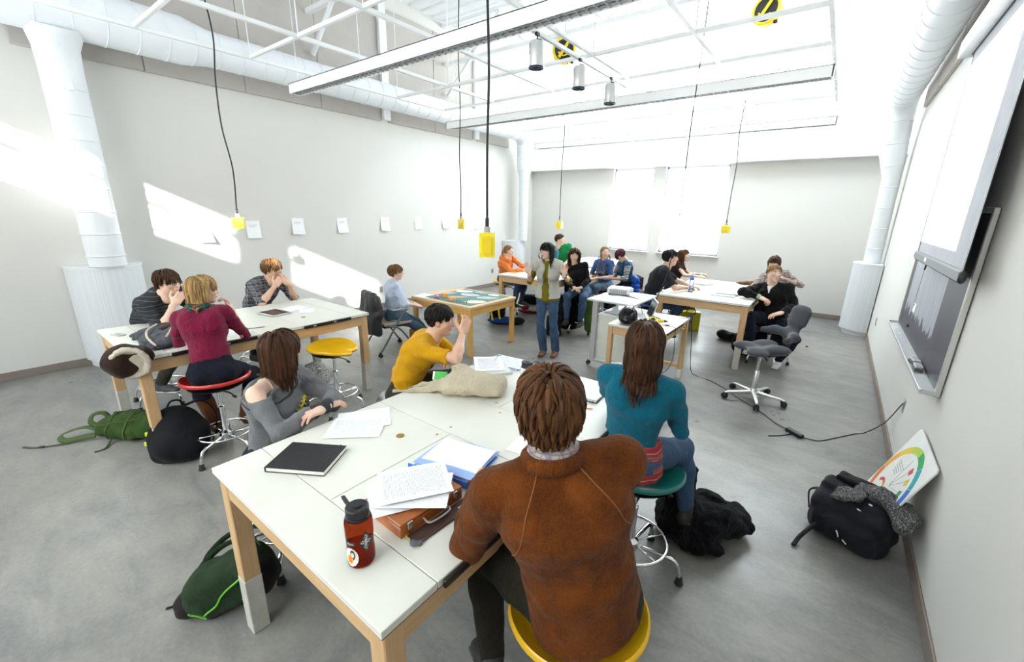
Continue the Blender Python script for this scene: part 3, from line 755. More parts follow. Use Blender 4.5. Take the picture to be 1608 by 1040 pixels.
# ------------------------------------------------------------------ laptop table
LTX0, LTX1, LTY0, LTY1, LTH = -1.98, -1.30, 4.50, 5.45, .80
root = thing('side_table', 'small white-topped maple table with drawer beneath the laptop', 'table', ((LTX0+LTX1)/2, (LTY0+LTY1)/2, 0)); W, L = LTX1-LTX0, LTY1-LTY0
o = MB(); o.box((0, 0, LTH-.014), (W, L, .028), .003); o.build('table_top', LAM, root)
for sy in (-1, 1):
    o = MB(); o.box((0, sy*(L/2-.03), LTH-.075), (W-.10, .022, .09), .003); o.build('apron', MAPLE_X, root)
    o = MB(); o.box((0, sy*(L/2-.04), .16), (W-.09, .03, .05), .003); o.build('stretcher', MAPLE_X, root)
o = MB(); o.box((-(W/2-.03), 0, LTH-.075), (.022, L-.10, .09), .003); o.build('apron', MAPLE_Y, root)
o = MB(); o.box((W/2-.03, -.18, LTH-.075), (.022, L/2-.1, .09), .003); o.build('apron', MAPLE_Y, root)
o = MB(); o.box((W/2-.028, .20, LTH-.08), (.026, .36, .085), .003); dr = o.build('drawer', MAPLE_Y, root)
o = MB(); o.tube(spline([(W/2-.012, .14, LTH-.08), (W/2+.016, .15, LTH-.08), (W/2+.016, .25, LTH-.08), (W/2-.012, .26, LTH-.08)], 5), .006, 8); o.build('handle', BRASS, dr, True)
o = MB(); o.box((W/2+.004, -.12, LTH-.018), (.012, .62, .028), .002); o.build('pencil_ledge', mat('ledge_black', (.012, .012, .013), .35), root)
for sx in (-1, 1):
    for sy in (-1, 1):
        lx, ly = sx*(W/2-.035), sy*(L/2-.035); o = MB(); o.box((lx, ly, (LTH-.028+.12)/2), (.055, .055, LTH-.028-.12), .004); leg = o.build('leg', MAPLE_Z, root)
        o = MB(); o.box((lx, ly, .06), (.058, .058, .12), .003); o.build('painted_foot', mat('pale_foot', (.68, .67, .62), .5), leg)

# ------------------------------------------------------------------ projector cart
GREYM = mat('cart_grey', (.44, .455, .465), .4, .15, .03); CREAM = mat('cart_cream', (.70, .71, .65), .5, 0, .02)
CX0, CX1, CY0, CY1, CZ = -2.52, -1.87, 5.0, 5.86, .95
root = thing('projector_cart', 'grey rolling cart with cream side panel carrying the projector', 'cart', ((CX0+CX1)/2, (CY0+CY1)/2, 0)); W, L = CX1-CX0, CY1-CY0
o = MB(); o.box((0, 0, CZ-.0125), (W, L, .025), .004); o.build('cart_top', mat('cart_top_grey', (.60, .62, .635), .4), root)
for sy in (-1, 1):
    o = MB(); o.box((-W/2+.09, sy*(L/2-.09), (CZ-.025+.10)/2), (.075, .045, CZ-.025-.10), .006); o.build('post', GREYM, root)
    o = MB(); o.box((.02, sy*(L/2-.09), .085), (W-.04, .05, .035), .006); o.build('foot_bar', GREYM, root)
    for sx in (-1, 1):
        c = (sx*(W/2-.04), sy*(L/2-.09)); o = MB(); o.box((c[0], c[1], .062), (.03, .02, .03), .003); cs = o.build('caster', BLACKP, root)
        for q in (-1, 1):
            o = MB(); o.lathe([(.001, -.008), (.026, -.008), (.028, -.003), (.028, .003), (.026, .008), (.001, .008)], (c[0], c[1]+q*.017, .03), 14, R=rotm(90, 0, 0)); o.build('wheel', RUBBER, cs, 40)
o = MB(); o.box((.05, -L/2+.12, .43), (W-.16, .02, .60), .003); o.build('side_panel', CREAM, root)
o = MB(); o.box((.05, 0, .735), (W-.14, L-.2, .02), .003); o.build('shelf', mat('cart_shelf', (.72, .73, .74), .4), root)
o = MB(); o.lathe([(.001, .91), (.03, .91), (.035, .90), (.045, .87), (.02, .862), (.001, .862)], (-.02, -.28, 0), 14); o.build('tilt_knob', BLACKP, root, 40)

# ------------------------------------------------------------------ chrome drafting stools
def seat_mesh(style='tractor'):
    nr, nt = 15, 56; Z = np.zeros((nr, nt, 3))
    for i in range(nr):
        for j in range(nt):
            r = i/(nr-1); t = 2*math.pi*j/nt; ct = math.cos(t)       # t=0 is the front (+y)
            front = max(0, ct); notch = math.exp(-(t if t < math.pi else 2*math.pi-t)**2/.05)
            R = .228+.014*abs(math.sin(t))-.050*notch*1.0
            rim = .034*r**5*(1-.9*front)+.012*r**6; ridge = .03*math.exp(-((t if t < math.pi else 2*math.pi-t)**2)/.12)*r**1.5*(1-r**4)
            dish = -.020*(1-r*r)*(1-.3*front); drop = -.03*front**2*r**4
            Z[i, j] = (R*r*math.sin(t), R*r*math.cos(t), dish+rim+ridge+drop)
    V = []; F = []; top = Z.reshape(-1, 3); V = [top]; 
    for i in range(nr-1):
        for j in range(nt): F.append((i*nt+j, (i+1)*nt+j, (i+1)*nt+(j+1) % nt, i*nt+(j+1) % nt))
    # rounded edge rolling under
    k0 = (nr-1)*nt; base = nr*nt; e = Z[-1]; c = np.array([0, 0, 0.])
    for q, (s_, dz) in enumerate(((1.035, -.008), (1.04, -.020), (1.01, -.032), (.94, -.036))):
        ring = e.copy(); ring[:, :2] *= s_; ring[:, 2] += dz; V.append(ring)
        for j in range(nt): F.append((k0+j, base+j, base+(j+1) % nt, k0+(j+1) % nt))
        k0 = base; base += nt
    return np.concatenate(V), F
SEATV, SEATF = seat_mesh()
SEATMATS = {}
def seatmat(n, c): return mat('stool_seat_'+n, c, .32, 0, .06, 9, coat=.25)
def stool(label, x, y, hs, color, yaw=0, base=None, tilt=None, feet_yaw=10, ring=True):
    """hs: height of the seat's middle; base: where the foot of the column stands"""
    root = thing('drafting_stool', label, 'stool', (x, y, 0), group='chrome drafting stools'); Rz = rotm(0, 0, yaw)
    if tilt: Rz = Rz@rotm(*tilt)
    o = MB(); o.add(SEATV@Rz.T+np.array([0, 0, hs]), SEATF); o.build('seat', color, root, 60)
    o = MB(); o.lathe([(.03, -.075), (.09, -.068), (.185, -.042), (.205, -.03), (.001, -.022)], (0, 0, hs), 28, R=Rz); o.build('seat_pan', BLACKP, root, 40)
    o = MB(); o.cyl((0, 0, hs-.10), (0, 0, hs-.05), .035, .045); o.tube([(.03, .0, hs-.085), (.12, .04, hs-.09), (.15, .05, hs-.10)], .006, 8); o.ball((.17, .057, hs-.115), (.025, .014, .010), 10, R=rotm(0, 20, 20)); o.build('height_lever', BLACKP, root, 40)
    o = MB(); o.cyl((0, 0, .40), (0, 0, hs-.07), .0145); o.build('gas_lift', CHROME, root, 40)
    o = MB(); o.lathe([(.026, .16), (.025, .18), (.0235, .40), (.026, .405), (.026, .42), (.016, .43)], n=18); o.build('column', CHROME, root, 40)
    o = MB(); o.lathe([(.02, .125), (.045, .135), (.05, .16), (.048, .185), (.03, .20), (.024, .205)], n=20); o.build('hub', CHROME, root, 40)
    for k in range(5):
        a = math.radians(feet_yaw+72*k); d = np.array([math.cos(a), math.sin(a), 0])
        pts = [d*.04+[0, 0, .155], d*.20+[0, 0, .152], d*.245+[0, 0, .145], d*.272+[0, 0, .118], d*.285+[0, 0, .075], d*.292+[0, 0, .03]]
        o = MB(); o.tube(spline(pts, 4), .0125, 10); leg = o.build('leg', CHROME, root, True)
        o = MB(); o.lathe([(.024, 0), (.026, .004), (.020, .02), (.017, .045), (.0125, .05)], d*.293, 14); o.build('rubber_foot', RUBBER, leg, 40)
        if ring:
            b = a+math.radians(36); d2 = np.array([math.cos(b), math.sin(b), 0]); o = MB(); o.tube([d2*.04+[0, 0, .175], d2*.205+[0, 0, .195]], .006, 8); o.build('spoke', CHROME, root, True)
    if ring:
        o = MB(); o.tube(arc_pts((0, 0, .197), .207, 0, 360, 41)[:-1], .0085, 8, closed=True); o.build('foot_ring', CHROME, root, True)
    return root
S_YEL, S_RED, S_TEAL = seatmat('yellow', (.78, .45, .008)), seatmat('red', (.50, .022, .018)), seatmat('teal', (.008, .16, .145)); S_BLK = seatmat('black', (.02, .02, .022)); S_BLUE = seatmat('blue', (.01, .04, .25))
stool('red-seated chrome stool under the woman in the maroon top', -3.88, 1.10, .655, S_RED, 60, feet_yaw=-58)
stool('empty chrome stool with a yellow saddle seat', -3.89, 2.14, .665, S_YEL, -52, feet_yaw=-45)
stool('chrome stool under the student with black-framed glasses', -5.48, 1.08, .68, S_BLK, -50, feet_yaw=-60)
stool('teal-seated chrome stool under the woman in the teal top', -.66, 2.09, .655, S_TEAL, 5, feet_yaw=-62)
stool('yellow-seated stool under the man in the brown velour sweater', -.50, 1.09, .665, S_YEL, 60, feet_yaw=-20)
stool('chrome stool under the woman in the grey sweatshirt', -2.38, .92, .545, S_BLK, -40, feet_yaw=-38)
stool('stool under the student in the orange hoodie', -5.26, 6.71, .64, S_YEL, -80)
stool('chrome stool with coats heaped on it under the woman in the black sweater', -3.42, 6.54, .615, S_BLK, 190, feet_yaw=-100)
stool('red-seated stool under the girl with two braids', -3.43, 7.48, .595, S_RED, 190, feet_yaw=-110)
stool('stool under the dark-haired student in the black printed t-shirt', -2.22, 6.62, .64, S_BLUE, -80)
stool('stool under the long-haired girl beside the bright far window', -2.42, 8.39, .58, S_BLK, -80)
stool('chrome stool under the blond student in the black sweater', -.54, 6.86, .53, S_BLK, 180, feet_yaw=-60)
stool('stool under the student in the checked shirt behind the blond student', -.62, 8.02, .60, S_BLK, 100)
stool('stool under the dark-haired student in the yellow t-shirt', -2.60, 2.03, .515, S_BLK, -50)
stool('stool under the student in the plaid shirt', -5.74, 2.18, .615, S_BLK, -70)
stool('stool under the student in the green t-shirt', -4.78, 8.38, .74, S_BLK, -70)
# ------------------------------------------------------------------ grey saddle chair on casters
GREYF = cloth_mat('charcoal_upholstery', (.062, .066, .078), .08, .85, 300, .1, .2)
root = thing('saddle_chair', 'empty charcoal saddle chair with winged backrest on silver castors', 'chair', (-.46, 5.28, 0), 127)
s = SDF()   # local: front = +y
s.box((0, 0, .62), (.15, .19, .028), r=.028, k=.05); s.ell((.15, .13, .615), (.085, .11, .04), k=.06); s.ell((-.15, .13, .615), (.085, .11, .04), k=.06)
s.ell((.12, -.12, .64), (.10, .12, .045), k=.06); s.ell((-.12, -.12, .64), (.10, .12, .045), k=.06); s.ell((0, .22, .665), (.05, .10, .03), k=.05, op='s')
sdf_obj('seat', s, .007, GREYF, root)
s = SDF(); s.eseg((0, -.27, .70), (0, -.36, 1.06), (1, 0, 0), .075, .03, .13, .025, k=.05); s.eseg((0, -.33, .93), (0, -.375, 1.10), (1, 0, 0), .13, .022, .10, .02, k=.06)
s.chain([(0, -.29, .80), (.17, -.22, .80), (.225, -.12, .785)], [.05, .042, .034], k=.05); s.chain([(0, -.29, .80), (-.17, -.22, .80), (-.225, -.12, .785)], [.05, .042, .034], k=.05)
sdf_obj('backrest', s, .007, GREYF, root)
o = MB(); o.box((0, -.02, .565), (.18, .24, .03), .01); o.box((0, -.2, .60), (.06, .18, .025), .008, rotm(-25, 0, 0)); o.box((0, -.28, .66), (.05, .03, .16), .008); o.tube([(-.1, .02, .56), (-.2, .04, .55)], .008, 8); o.build('mechanism', BLACKP, root)
o = MB(); o.cyl((0, 0, .34), (0, 0, .56), .016); o.build('gas_lift', CHROME, root, 40)
o = MB(); o.lathe([(.026, .08), (.026, .35), (.018, .36)], n=18); o.build('column', STEEL, root, 40)
SILV = mat('cast_aluminium', (.62, .62, .60), .35, .8, .04)
o = MB(); o.lathe([(.02, .06), (.05, .065), (.045, .11), (.028, .14)], n=18); o.build('hub', SILV, root, 40)
for k in range(5):
    a = math.radians(14+72*k); d = np.array([math.cos(a), math.sin(a), 0]); n_ = np.array([-d[1], d[0], 0])
    o = MB(); o.tube([d*.03+[0, 0, .095], d*.18+[0, 0, .085], d*.27+[0, 0, .082], d*.315+[0, 0, .072]], [.03, .022, .02, .014], 10, flat=(.7, 1.)); o.build('star_leg', SILV, root, 50)
    o = MB(); o.tube([d*.305+[0, 0, .035], d*.305+[0, 0, .075]], .010, 8); o.box(d*.30+[0, 0, .05], (.045, .02, .035), .006, rotm(0, 0, math.degrees(a))); cs = o.build('caster', BLACKP, root, 40)
    for q in (-1, 1):
        o = MB(); Rw = frame_z(n_); o.lathe([(.001, -.009), (.028, -.009), (.031, -.004), (.031, .004), (.028, .009), (.001, .009)], d*.315+n_*q*.018+[0, 0, .031], 16, R=Rw); o.build('wheel', RUBBER, cs, 40)
# ------------------------------------------------------------------ grey armchair on casters
root = thing('armchair', 'grey nesting armchair on castors with a black jacket over its back', 'chair', (-5.06, 3.72, 0), -12); FR = mat('chair_frame_grey', (.16, .18, .20), .4, .5, .05)
s = SDF(); s.box((0, .02, .445), (.23, .22, .022), r=.02); sdf_obj('seat', s, .01, mat('seat_tan', (.40, .33, .26), .8), root)
o = MB(); o.box((0, .0, .415), (.44, .40, .03), .01); o.build('seat_pan', BLACKP, root)
s = SDF(); s.eseg((0, -.235, .52), (0, -.30, .84), (1, 0, 0), .21, .02, .20, .018, k=.02, cap=1.2); sdf_obj('backrest', s, .012, BLACKP, root)
for sx in (-1, 1):
    o = MB(); o.tube(spline([(sx*.25, .17, .655), (sx*.255, .10, .62), (sx*.26, -.06, .40), (sx*.26, -.24, .13), (sx*.255, -.29, .075)], 4), .014, 8); o.build('rear_leg', FR, root, True)
    o = MB(); o.tube(spline([(sx*.24, -.16, .44), (sx*.25, .02, .38), (sx*.255, .22, .10), (sx*.25, .25, .06)], 4), .013, 8); o.build('front_leg', FR, root, True)
    o = MB(); o.box((sx*.255, .04, .665), (.055, .25, .022), .009); o.build('armrest', mat('armrest_grey', (.42, .44, .46), .5), root)
    for y in (-.29, .25):
        o = MB(); o.box((sx*.252, y, .058), (.028, .03, .04), .006); cs = o.build('caster', BLACKP, root)
        for q in (-1, 1):
            o = MB(); o.lathe([(.001, -.008), (.025, -.008), (.028, -.003), (.028, .003), (.025, .008), (.001, .008)], (sx*.252+q*.018, y, .028), 14, R=rotm(0, 90, 0)); o.build('wheel', RUBBER, cs, 40)
LEATH = mat('black_leather', (.018, .018, .02), .38, 0, .25, 10, .5, 30)
s = SDF(); s.eseg((0, -.295, .86), (.0, -.36, .36), (1, 0, 0), .245, .055, .27, .085, k=.03, cap=.5); s.chain([(.21, -.27, .84), (.25, -.28, .62), (.24, -.30, .36)], [.06, .055, .045], k=.04); s.chain([(-.21, -.27, .84), (-.25, -.28, .62), (-.24, -.30, .36)], [.06, .055, .045], k=.04); s.ell((0, -.26, .88), (.16, .05, .035), k=.03)
s.eseg((0, -.27, .5), (.0, -.30, .84), (1, 0, 0), .19, .028, .185, .026, k=.01, op='s')
s.noise(wrinkle(3, .010, 26, (1, 1, .5))); jk = sdf_obj('jacket', s, .009, LEATH); tag(jk, 'black leather jacket hung over the grey armchair back', 'jacket'); jk.location = root.location; jk.rotation_euler = root.rotation_euler
# ------------------------------------------------------------------ people
def skin_mat(name, c, lip=(.55, .20, .17)):
    if name in MATS: return MATS[name]
    m, t = newmat(name); c = rgb(c); at = t.new('ShaderNodeAttribute', attribute_name='tint')
    n = t.noise(t.coords(), 14, 4); col = t.ramp(n, [(.3, tuple(x*.93 for x in c)), (.7, tuple(min(1, x*1.06) for x in c))])
    sp = t.new('ShaderNodeSeparateColor'); t.link(at.outputs['Color'], sp.inputs[0])
    col = t.mix(sp.outputs[0], col, lip); col = t.mix(sp.outputs[1], col, (c[0]*.98, c[1]*.72, c[2]*.68)); col = t.mix(sp.outputs[2], col, (c[0]*.25, c[1]*.2, c[2]*.18))
    t.base(col); t.bsdf.inputs['Roughness'].default_value = .5; t.bsdf.inputs['Specular IOR Level'].default_value = .35
    t.bsdf.inputs['Subsurface Weight'].default_value = .06; t.bsdf.inputs['Subsurface Radius'].default_value = (.012, .005, .003)
    MATS[name] = m; return m
def hair_mat(name, c, hi=1.7):
    if name in MATS: return MATS[name]
    m, t = newmat(name); c = rgb(c); at = t.new('ShaderNodeAttribute', attribute_name='tint'); sp = t.new('ShaderNodeSeparateColor'); t.link(at.outputs['Color'], sp.inputs[0])
    n = t.noise(t.coords((90, 90, 9)), 3, 3, .6); f = t.math('ADD', t.math('MULTIPLY', n, .5), t.math('MULTIPLY', sp.outputs[0], .5))
    t.base(t.ramp(f, [(.2, tuple(x*.45 for x in c)), (.5, c), (.8, tuple(min(1, x*hi) for x in c))]))
    t.bsdf.inputs['Roughness'].default_value = .5; t.bsdf.inputs['Specular IOR Level'].default_value = .18; t.bump(n, .5, .004); MATS[name] = m; return m
SKIN = skin_mat('skin_fair', (.66, .41, .30)); SKIN2 = skin_mat('skin_light', (.72, .49, .38)); SKIN3 = skin_mat('skin_warm', (.60, .36, .25))
EYEW = mat('eye_white', (.8, .79, .77), .25, 0, .02); EYED = mat('eye_dark', (.035, .025, .02), .15, 0, .1)
_HEADS = {}
def head_template(sex, res):
    key = (sex, res)
    if key in _HEADS: return _HEADS[key]
    f = sex == 'f'; s = SDF(); jw = .050 if f else .057
    s.ell((0, -.014, .032), (.0745, .0945, .082), k=.01)
    s.ell((0, .022, -.022), (.0605 if f else .064, .070, .080), k=.03)
    s.eseg((0, .020, -.055), (0, .046, -.086), (1, 0, 0), jw, .045, .028, .030, k=.03)
    s.ell((0, .064, -.096), (.020, .018, .016), k=.022)                                     # chin
    for sx in (-1, 1):
        s.ell((sx*.043, .056, -.020), (.022, .022, .02), k=.025)                            # cheek bone
        s.ell((sx*.026, .078, .030), (.026, .012, .009), k=.016)                            # brow
        s.ell((sx*.031, .098, .010), (.018, .016, .012), k=.014, op='s')                    # socket
    s.chain([(0, .086, .018), (0, .099, -.008), (0, .107, -.026)], [.0075, .009, .0115], k=.010)   # nose
    for sx in (-1, 1): s.ell((sx*.010, .096, -.029), (.0085, .010, .008), k=.008)
    s.ell((0, .0885, -.055), (.024, .010, .0055), k=.006); s.ell((0, .0865, -.0655), (.021, .010, .0065), k=.006)  # lips
    s.ell((0, .098, -.0605), (.024, .008, .0016), k=.004, op='s')
    for sx in (-1, 1):                                                                       # ears
        R = rotm(0, 0, -sx*22)@rotm(-10, 0, 0)
        s.ell((sx*.0765, -.010, -.004), (.0075, .0185, .031), R=R, k=.006); s.ell((sx*.0835, -.004, .0), (.006, .011, .019), R=R, k=.004, op='s'); s.ell((sx*.073, .0, -.028), (.006, .010, .010), k=.006)
    nr = .048 if f else .057
    s.cone((0, -.018, -.05), (0, -.034, -.155), nr, nr, k=.03)
    V, F = s.mesh(res)
    tint = np.zeros((len(V), 4), np.float32); tint[:, 3] = 1; X, Y, Z = V.T
    lipm = ((X/.026)**2+((Z+.060)/.0125)**2); tint[:, 0] = np.clip(1.6-1.6*lipm, 0, 1)*(Y > .07)*(.85 if f else .5)
    for sx in (-1, 1):
        ck = ((X-sx*.043)/.026)**2+((Z+.03)/.024)**2; tint[:, 1] = np.maximum(tint[:, 1], np.clip(.6-.6*ck, 0, 1)*(Y > .04))
        br = ((X-sx*.030-(0))/.021)**2+((Z-.031+abs(0)*.1)/.0055)**2; tint[:, 2] = np.maximum(tint[:, 2], np.clip(1.5-1.5*br, 0, .8)*(Y > .055))
        er = ((Y+.010)/.02)**2+((Z+.004)/.032)**2; tint[:, 1] = np.maximum(tint[:, 1], np.clip(.8-.8*er, 0, .6)*(np.abs(X) > .073))
    _HEADS[key] = (V, F, tint); return _HEADS[key]
_HANDS = {}
POSES = {'relaxed': ([18, 24, 14], 6, 0), 'flat': ([4, 6, 4], 5, 0), 'open': ([6, 10, 8], 13, 25), 'fist': ([72, 88, 48], 2, -10), 'clasp': ([48, 55, 30], 3, 0), 'curl': ([38, 45, 25], 4, 0), 'point': ([62, 80, 40], 3, 0)}
def hand_template(pose, res):
    """right hand: wrist at origin, fingers +y, back of the hand +z, thumb towards -x"""
    key = (pose, res)
    if key in _HANDS: return _HANDS[key]
    (c1, c2, c3), spread, th = POSES[pose]; s = SDF()
    s.box((.001, .052, 0), (.039, .050, .0135), r=.0125, k=.01); s.cone((0, -.04, 0), (0, .02, 0), .0265, .025, k=.02); s.ell((-.022, .035, -.008), (.018, .032, .014), k=.012); s.ell((.02, .03, -.006), (.016, .03, .012), k=.012)
    for i, (x, L, y0) in enumerate(((-.0295, .070, .094), (-.0098, .079, .098), (.0098, .073, .096), (.029, .056, .088))):
        a = math.radians((1.5-i)*spread*.6); p = np.array([x, y0, 0.]); ang = 0; pts = [p-np.array([0, .012, 0])]; pts.append(p)
        cs = (c1, c2, c3) if not (pose == 'point' and i == 0) else (8, 10, 6)
        for q, (cc, fl) in enumerate(zip(cs, (.46, .31, .25))):
            ang += math.radians(cc*(1+.06*i)); d = np.array([-math.sin(a)*math.cos(ang), math.cos(a)*math.cos(ang), -math.sin(ang)]); p = p+d*L*fl; pts.append(p)
        s.chain(pts, [.0098, .0096, .0088, .0080, .0068] if i < 3 else [.0086, .0084, .0078, .0070, .006], k=.004)
    t0 = np.array([-.028, .022, -.006]); d = _n((-.72+th*.004, .62, -.32)); d2 = _n((-.35, .88, -.28)); p1 = t0+d*.040; p2 = p1+d2*.032; p3 = p2+_n((-.15, .95, -.25))*.024
    s.chain([t0, p1, p2, p3], [.0150, .0118, .0102, .0078], k=.008)
    _HANDS[key] = s.mesh(res); return _HANDS[key]
def ik(a, t, l1, l2, hint):
    a = np.asarray(a, float); t = np.asarray(t, float); d = t-a; L = np.linalg.norm(d); L2 = min(max(L, abs(l1-l2)+.02), (l1+l2)*.998); d = d/(L+1e-9); t = a+d*L2
    c = (l1*l1+L2*L2-l2*l2)/(2*l1*L2); c = max(-1, min(1, c)); h = np.asarray(hint, float); h = h-d*(h@d); h = _n(h)
    return a+d*l1*c+h*l1*math.sqrt(max(0, 1-c*c)), t
def v3(a): return np.asarray(a, float)
def dirv(deg): return np.array([math.cos(math.radians(deg)), math.sin(math.radians(deg)), 0.])
def rot_about(ax, deg): return np.array(Matrix.Rotation(math.radians(deg), 3, Vector(ax)))
class Body: pass
def skeleton(hip, face, h=1.74, sex='m', lean=10, side=0, twist=0, head=None, lh=None, rh=None, lf=None, rf=None, le=None, re=None, curve=.5, shoulder=1., neck_fwd=.02, lk=None, rk=None):
    b = Body(); s = h/1.74; b.s = s; b.sex = sex; b.hip = v3(hip); fw = dirv(face); rt = np.array([fw[1], -fw[0], 0]); up = np.array([0, 0, 1.])
    R = rot_about(fw, side)
    def upv(l): return R@(rot_about(rt, -l)@up)
    b.fw, b.rt = fw, rt; u1, u2, u3 = upv(lean*(1-curve)), upv(lean), upv(lean*(1+curve*.6)); b.u1, b.u2, b.u3 = u1, u2, u3
    b.waist = b.hip+u1*.155*s; b.chest = b.waist+u2*.19*s; b.neck = b.chest+u3*.165*s
    rtw = rot_about(u2, twist)@(R@rt); b.rts = _n(rtw-u3*(rtw@u3)); b.fws = np.cross(u3, b.rts); b.rtm = _n(rt+b.rts)
    sw = (.192 if sex == 'm' else .164)*s*shoulder; b.sw = sw
    b.sh = {'r': b.neck-u3*.045*s+b.rts*sw, 'l': b.neck-u3*.045*s-b.rts*sw}
    hy, hp, hr = head if head is not None else (face+twist, 0, 0); hfw = dirv(hy); hrt = np.array([hfw[1], -hfw[0], 0])
    Rh = np.stack([hrt, hfw, up], 1); Rh = rot_about(hrt, -hp)@Rh; Rh = rot_about(Rh[:, 1], hr)@Rh; b.Rh = Rh
    nd = _n(u3*.55+up*.45+hfw*.12); b.hc = b.neck+nd*.135*s+hfw*neck_fwd+Rh[:, 2]*.03; b.nd = nd
    b.ul, b.fl = .285*s, .25*s
    for sd, tgt, hint in (('r', rh, re), ('l', lh, le)):
        sg = 1 if sd == 'r' else -1
        if tgt is None: tgt = (b.hip+b.fw*.28+b.rt*sg*.10+up*.09,)
        pos = v3(tgt[0]); hint = (b.rts*sg*.6-up*.8-b.fws*.3) if hint is None else v3(hint); e, wv = ik(b.sh[sd], pos, b.ul, b.fl, hint); setattr(b, 'el_'+sd, e); setattr(b, 'wr_'+sd, wv)
        fd = v3(tgt[1]) if len(tgt) > 1 and tgt[1] is not None else (wv-e); pd = v3(tgt[2]) if len(tgt) > 2 and tgt[2] is not None else np.array([0, 0, -1.]); pose = tgt[3] if len(tgt) > 3 else 'relaxed'
        setattr(b, 'hand_'+sd, (_n(fd), pd, pose))
    b.tl, b.sl = .43*s, .425*s; b.hj = {'r': b.hip+rt*.085*s, 'l': b.hip-rt*.085*s}
    for sd, tgt, kh in (('r', rf, rk), ('l', lf, lk)):
        sg = 1 if sd == 'r' else -1
        if tgt is None: tgt = b.hip*[1, 1, 0]+fw*.36+rt*sg*.12+up*.09
        k_, a_ = ik(b.hj[sd], v3(tgt), b.tl, b.sl, (fw*1.0+up*.6+rt*sg*.15) if kh is None else v3(kh)); setattr(b, 'kn_'+sd, k_); setattr(b, 'an_'+sd, a_)
    return b
def pose(hip, face, head_pos, h=1.74, **kw):
    """skeleton whose head centre lands on head_pos: solves lean, sideways lean and hip height"""
    x = np.array([12., 0., hip[2]]); t = v3(head_pos)
    def hc(x): return skeleton((hip[0], hip[1], x[2]), face, h, lean=x[0], side=x[1], **kw).hc
    for it in range(14):
        e = hc(x)-t
        if np.linalg.norm(e) < 1e-4: break
        J = np.stack([(hc(x+d)-t-e)/st for d, st in (((.5, 0, 0), .5), ((0, .5, 0), .5), ((0, 0, .005), .005))], 1)
        st = np.linalg.lstsq(J, -e, rcond=None)[0]; st = np.clip(st, (-12, -12, -.1), (12, 12, .1)); x = x+st
    b = skeleton((hip[0], hip[1], x[2]), face, h, lean=x[0], side=x[1], **kw); print('POSE lean %.0f side %.0f hipz %.3f' % tuple(x)); return b
def torso(sd, b, g=0., bulk=1., k=.035, lo=0., bust=True, top=True, hipw=1.):
    """g: clothing ease added all round"""
    s, f = b.s*bulk, b.sex == 'f'; W = (.150, .118, .148, .125) if f else (.152, .136, .165, .150); Dp = (.112, .092, .105, .072) if f else (.112, .105, .118, .085)
    sd.eseg(b.hip-b.u1*.03+b.u1*lo, b.waist, b.rt, W[0]*s*hipw+g, Dp[0]*s+g, W[1]*s+g, Dp[1]*s+g, k, .7)
    sd.eseg(b.waist, b.chest, b.rtm, W[1]*s+g, Dp[1]*s+g, W[2]*s+g, Dp[2]*s+g, k, .8)
    sd.eseg(b.chest, b.neck-b.u3*.065*s, b.rts, W[2]*s+g, Dp[2]*s+g, W[3]*s+g, Dp[3]*s+g, k, .75)
    for q in 'rl':
        sg = 1 if q == 'r' else -1
        sd.cone(b.neck-b.u3*.012*s+b.rts*sg*.035*s-b.fws*.012, b.sh[q]+b.u3*.008, .046*s+g, .047*s+g, k)
        sd.ell(b.chest+b.rts*sg*.075*s-b.fws*.055*s+b.u3*.06, (.075*s+g, .05*s+g, .09*s+g), np.stack([b.rts, b.fws, b.u3], 1), k)
        if f and bust: sd.ell(b.chest+b.rts*sg*.065*s+b.fws*.082*s-b.u3*.015, (.06*s+g, .058*s+g, .058*s+g), np.stack([b.rts, b.fws, b.u3], 1), .04)
        if not f: sd.ell(b.chest+b.rts*sg*.07*s+b.fws*.06*s+b.u3*.03, (.075*s+g, .05*s+g, .07*s+g), np.stack([b.rts, b.fws, b.u3], 1), .05)
def arm(sd, b, q, g=0., bulk=1., upto=2., k=.025):
    """upto: 0..1 along the upper arm, 1..2 along the forearm"""
    s = b.s*bulk*(.88 if b.sex == 'f' else 1.); S, E, Wr = b.sh[q], getattr(b, 'el_'+q), getattr(b, 'wr_'+q)
    sd.ell(S+(E-S)*.10, .0515*s+g, None, k); m1 = S+(E-S)*.45
    if upto < 1: e = S+(E-S)*upto; sd.chain([S, e], [.050*s+g, (.050-.010*upto)*s+g*1.15], k); return
    sd.chain([S, m1, E], [.050*s+g, .046*s+g, .038*s+g], k); t = upto-1
    if t <= 0: return
    m2 = E+(Wr-E)*min(t, .35); sd.chain([E, m2], [.038*s+g, .0395*s+g], k)
    if t > .35: e = E+(Wr-E)*t; sd.chain([m2, e], [.0395*s+g, (.0395-.014*(t-.35)/.65)*s+g], k)
def legs(sd, b, q, g=0., bulk=1., upto=2., k=.03, flare=0.):
    s = b.s*bulk*(.96 if b.sex == 'f' else 1.); Hj, K, A = b.hj[q], getattr(b, 'kn_'+q), getattr(b, 'an_'+q); m = Hj+(K-Hj)*.45
    sd.chain([Hj, m, K], [.086*s+g, .073*s+g, .056*s+g], k)
    if upto > 1:
        c = K+(A-K)*.32; e = K+(A-K)*min(1.0, upto-1); sd.chain([K, c, e], [.054*s+g, .055*s+g+flare*.4, .036*s+g+flare], k)
def xf(V, R, o, sc=1.): return (np.asarray(V)*sc)@np.asarray(R).T+np.asarray(o)
def hand_frame(fd, pd):
    y = _n(fd); z = -v3(pd); z = _n(z-y*(z@y)); x = np.cross(y, z); return np.stack([x, y, z], 1)
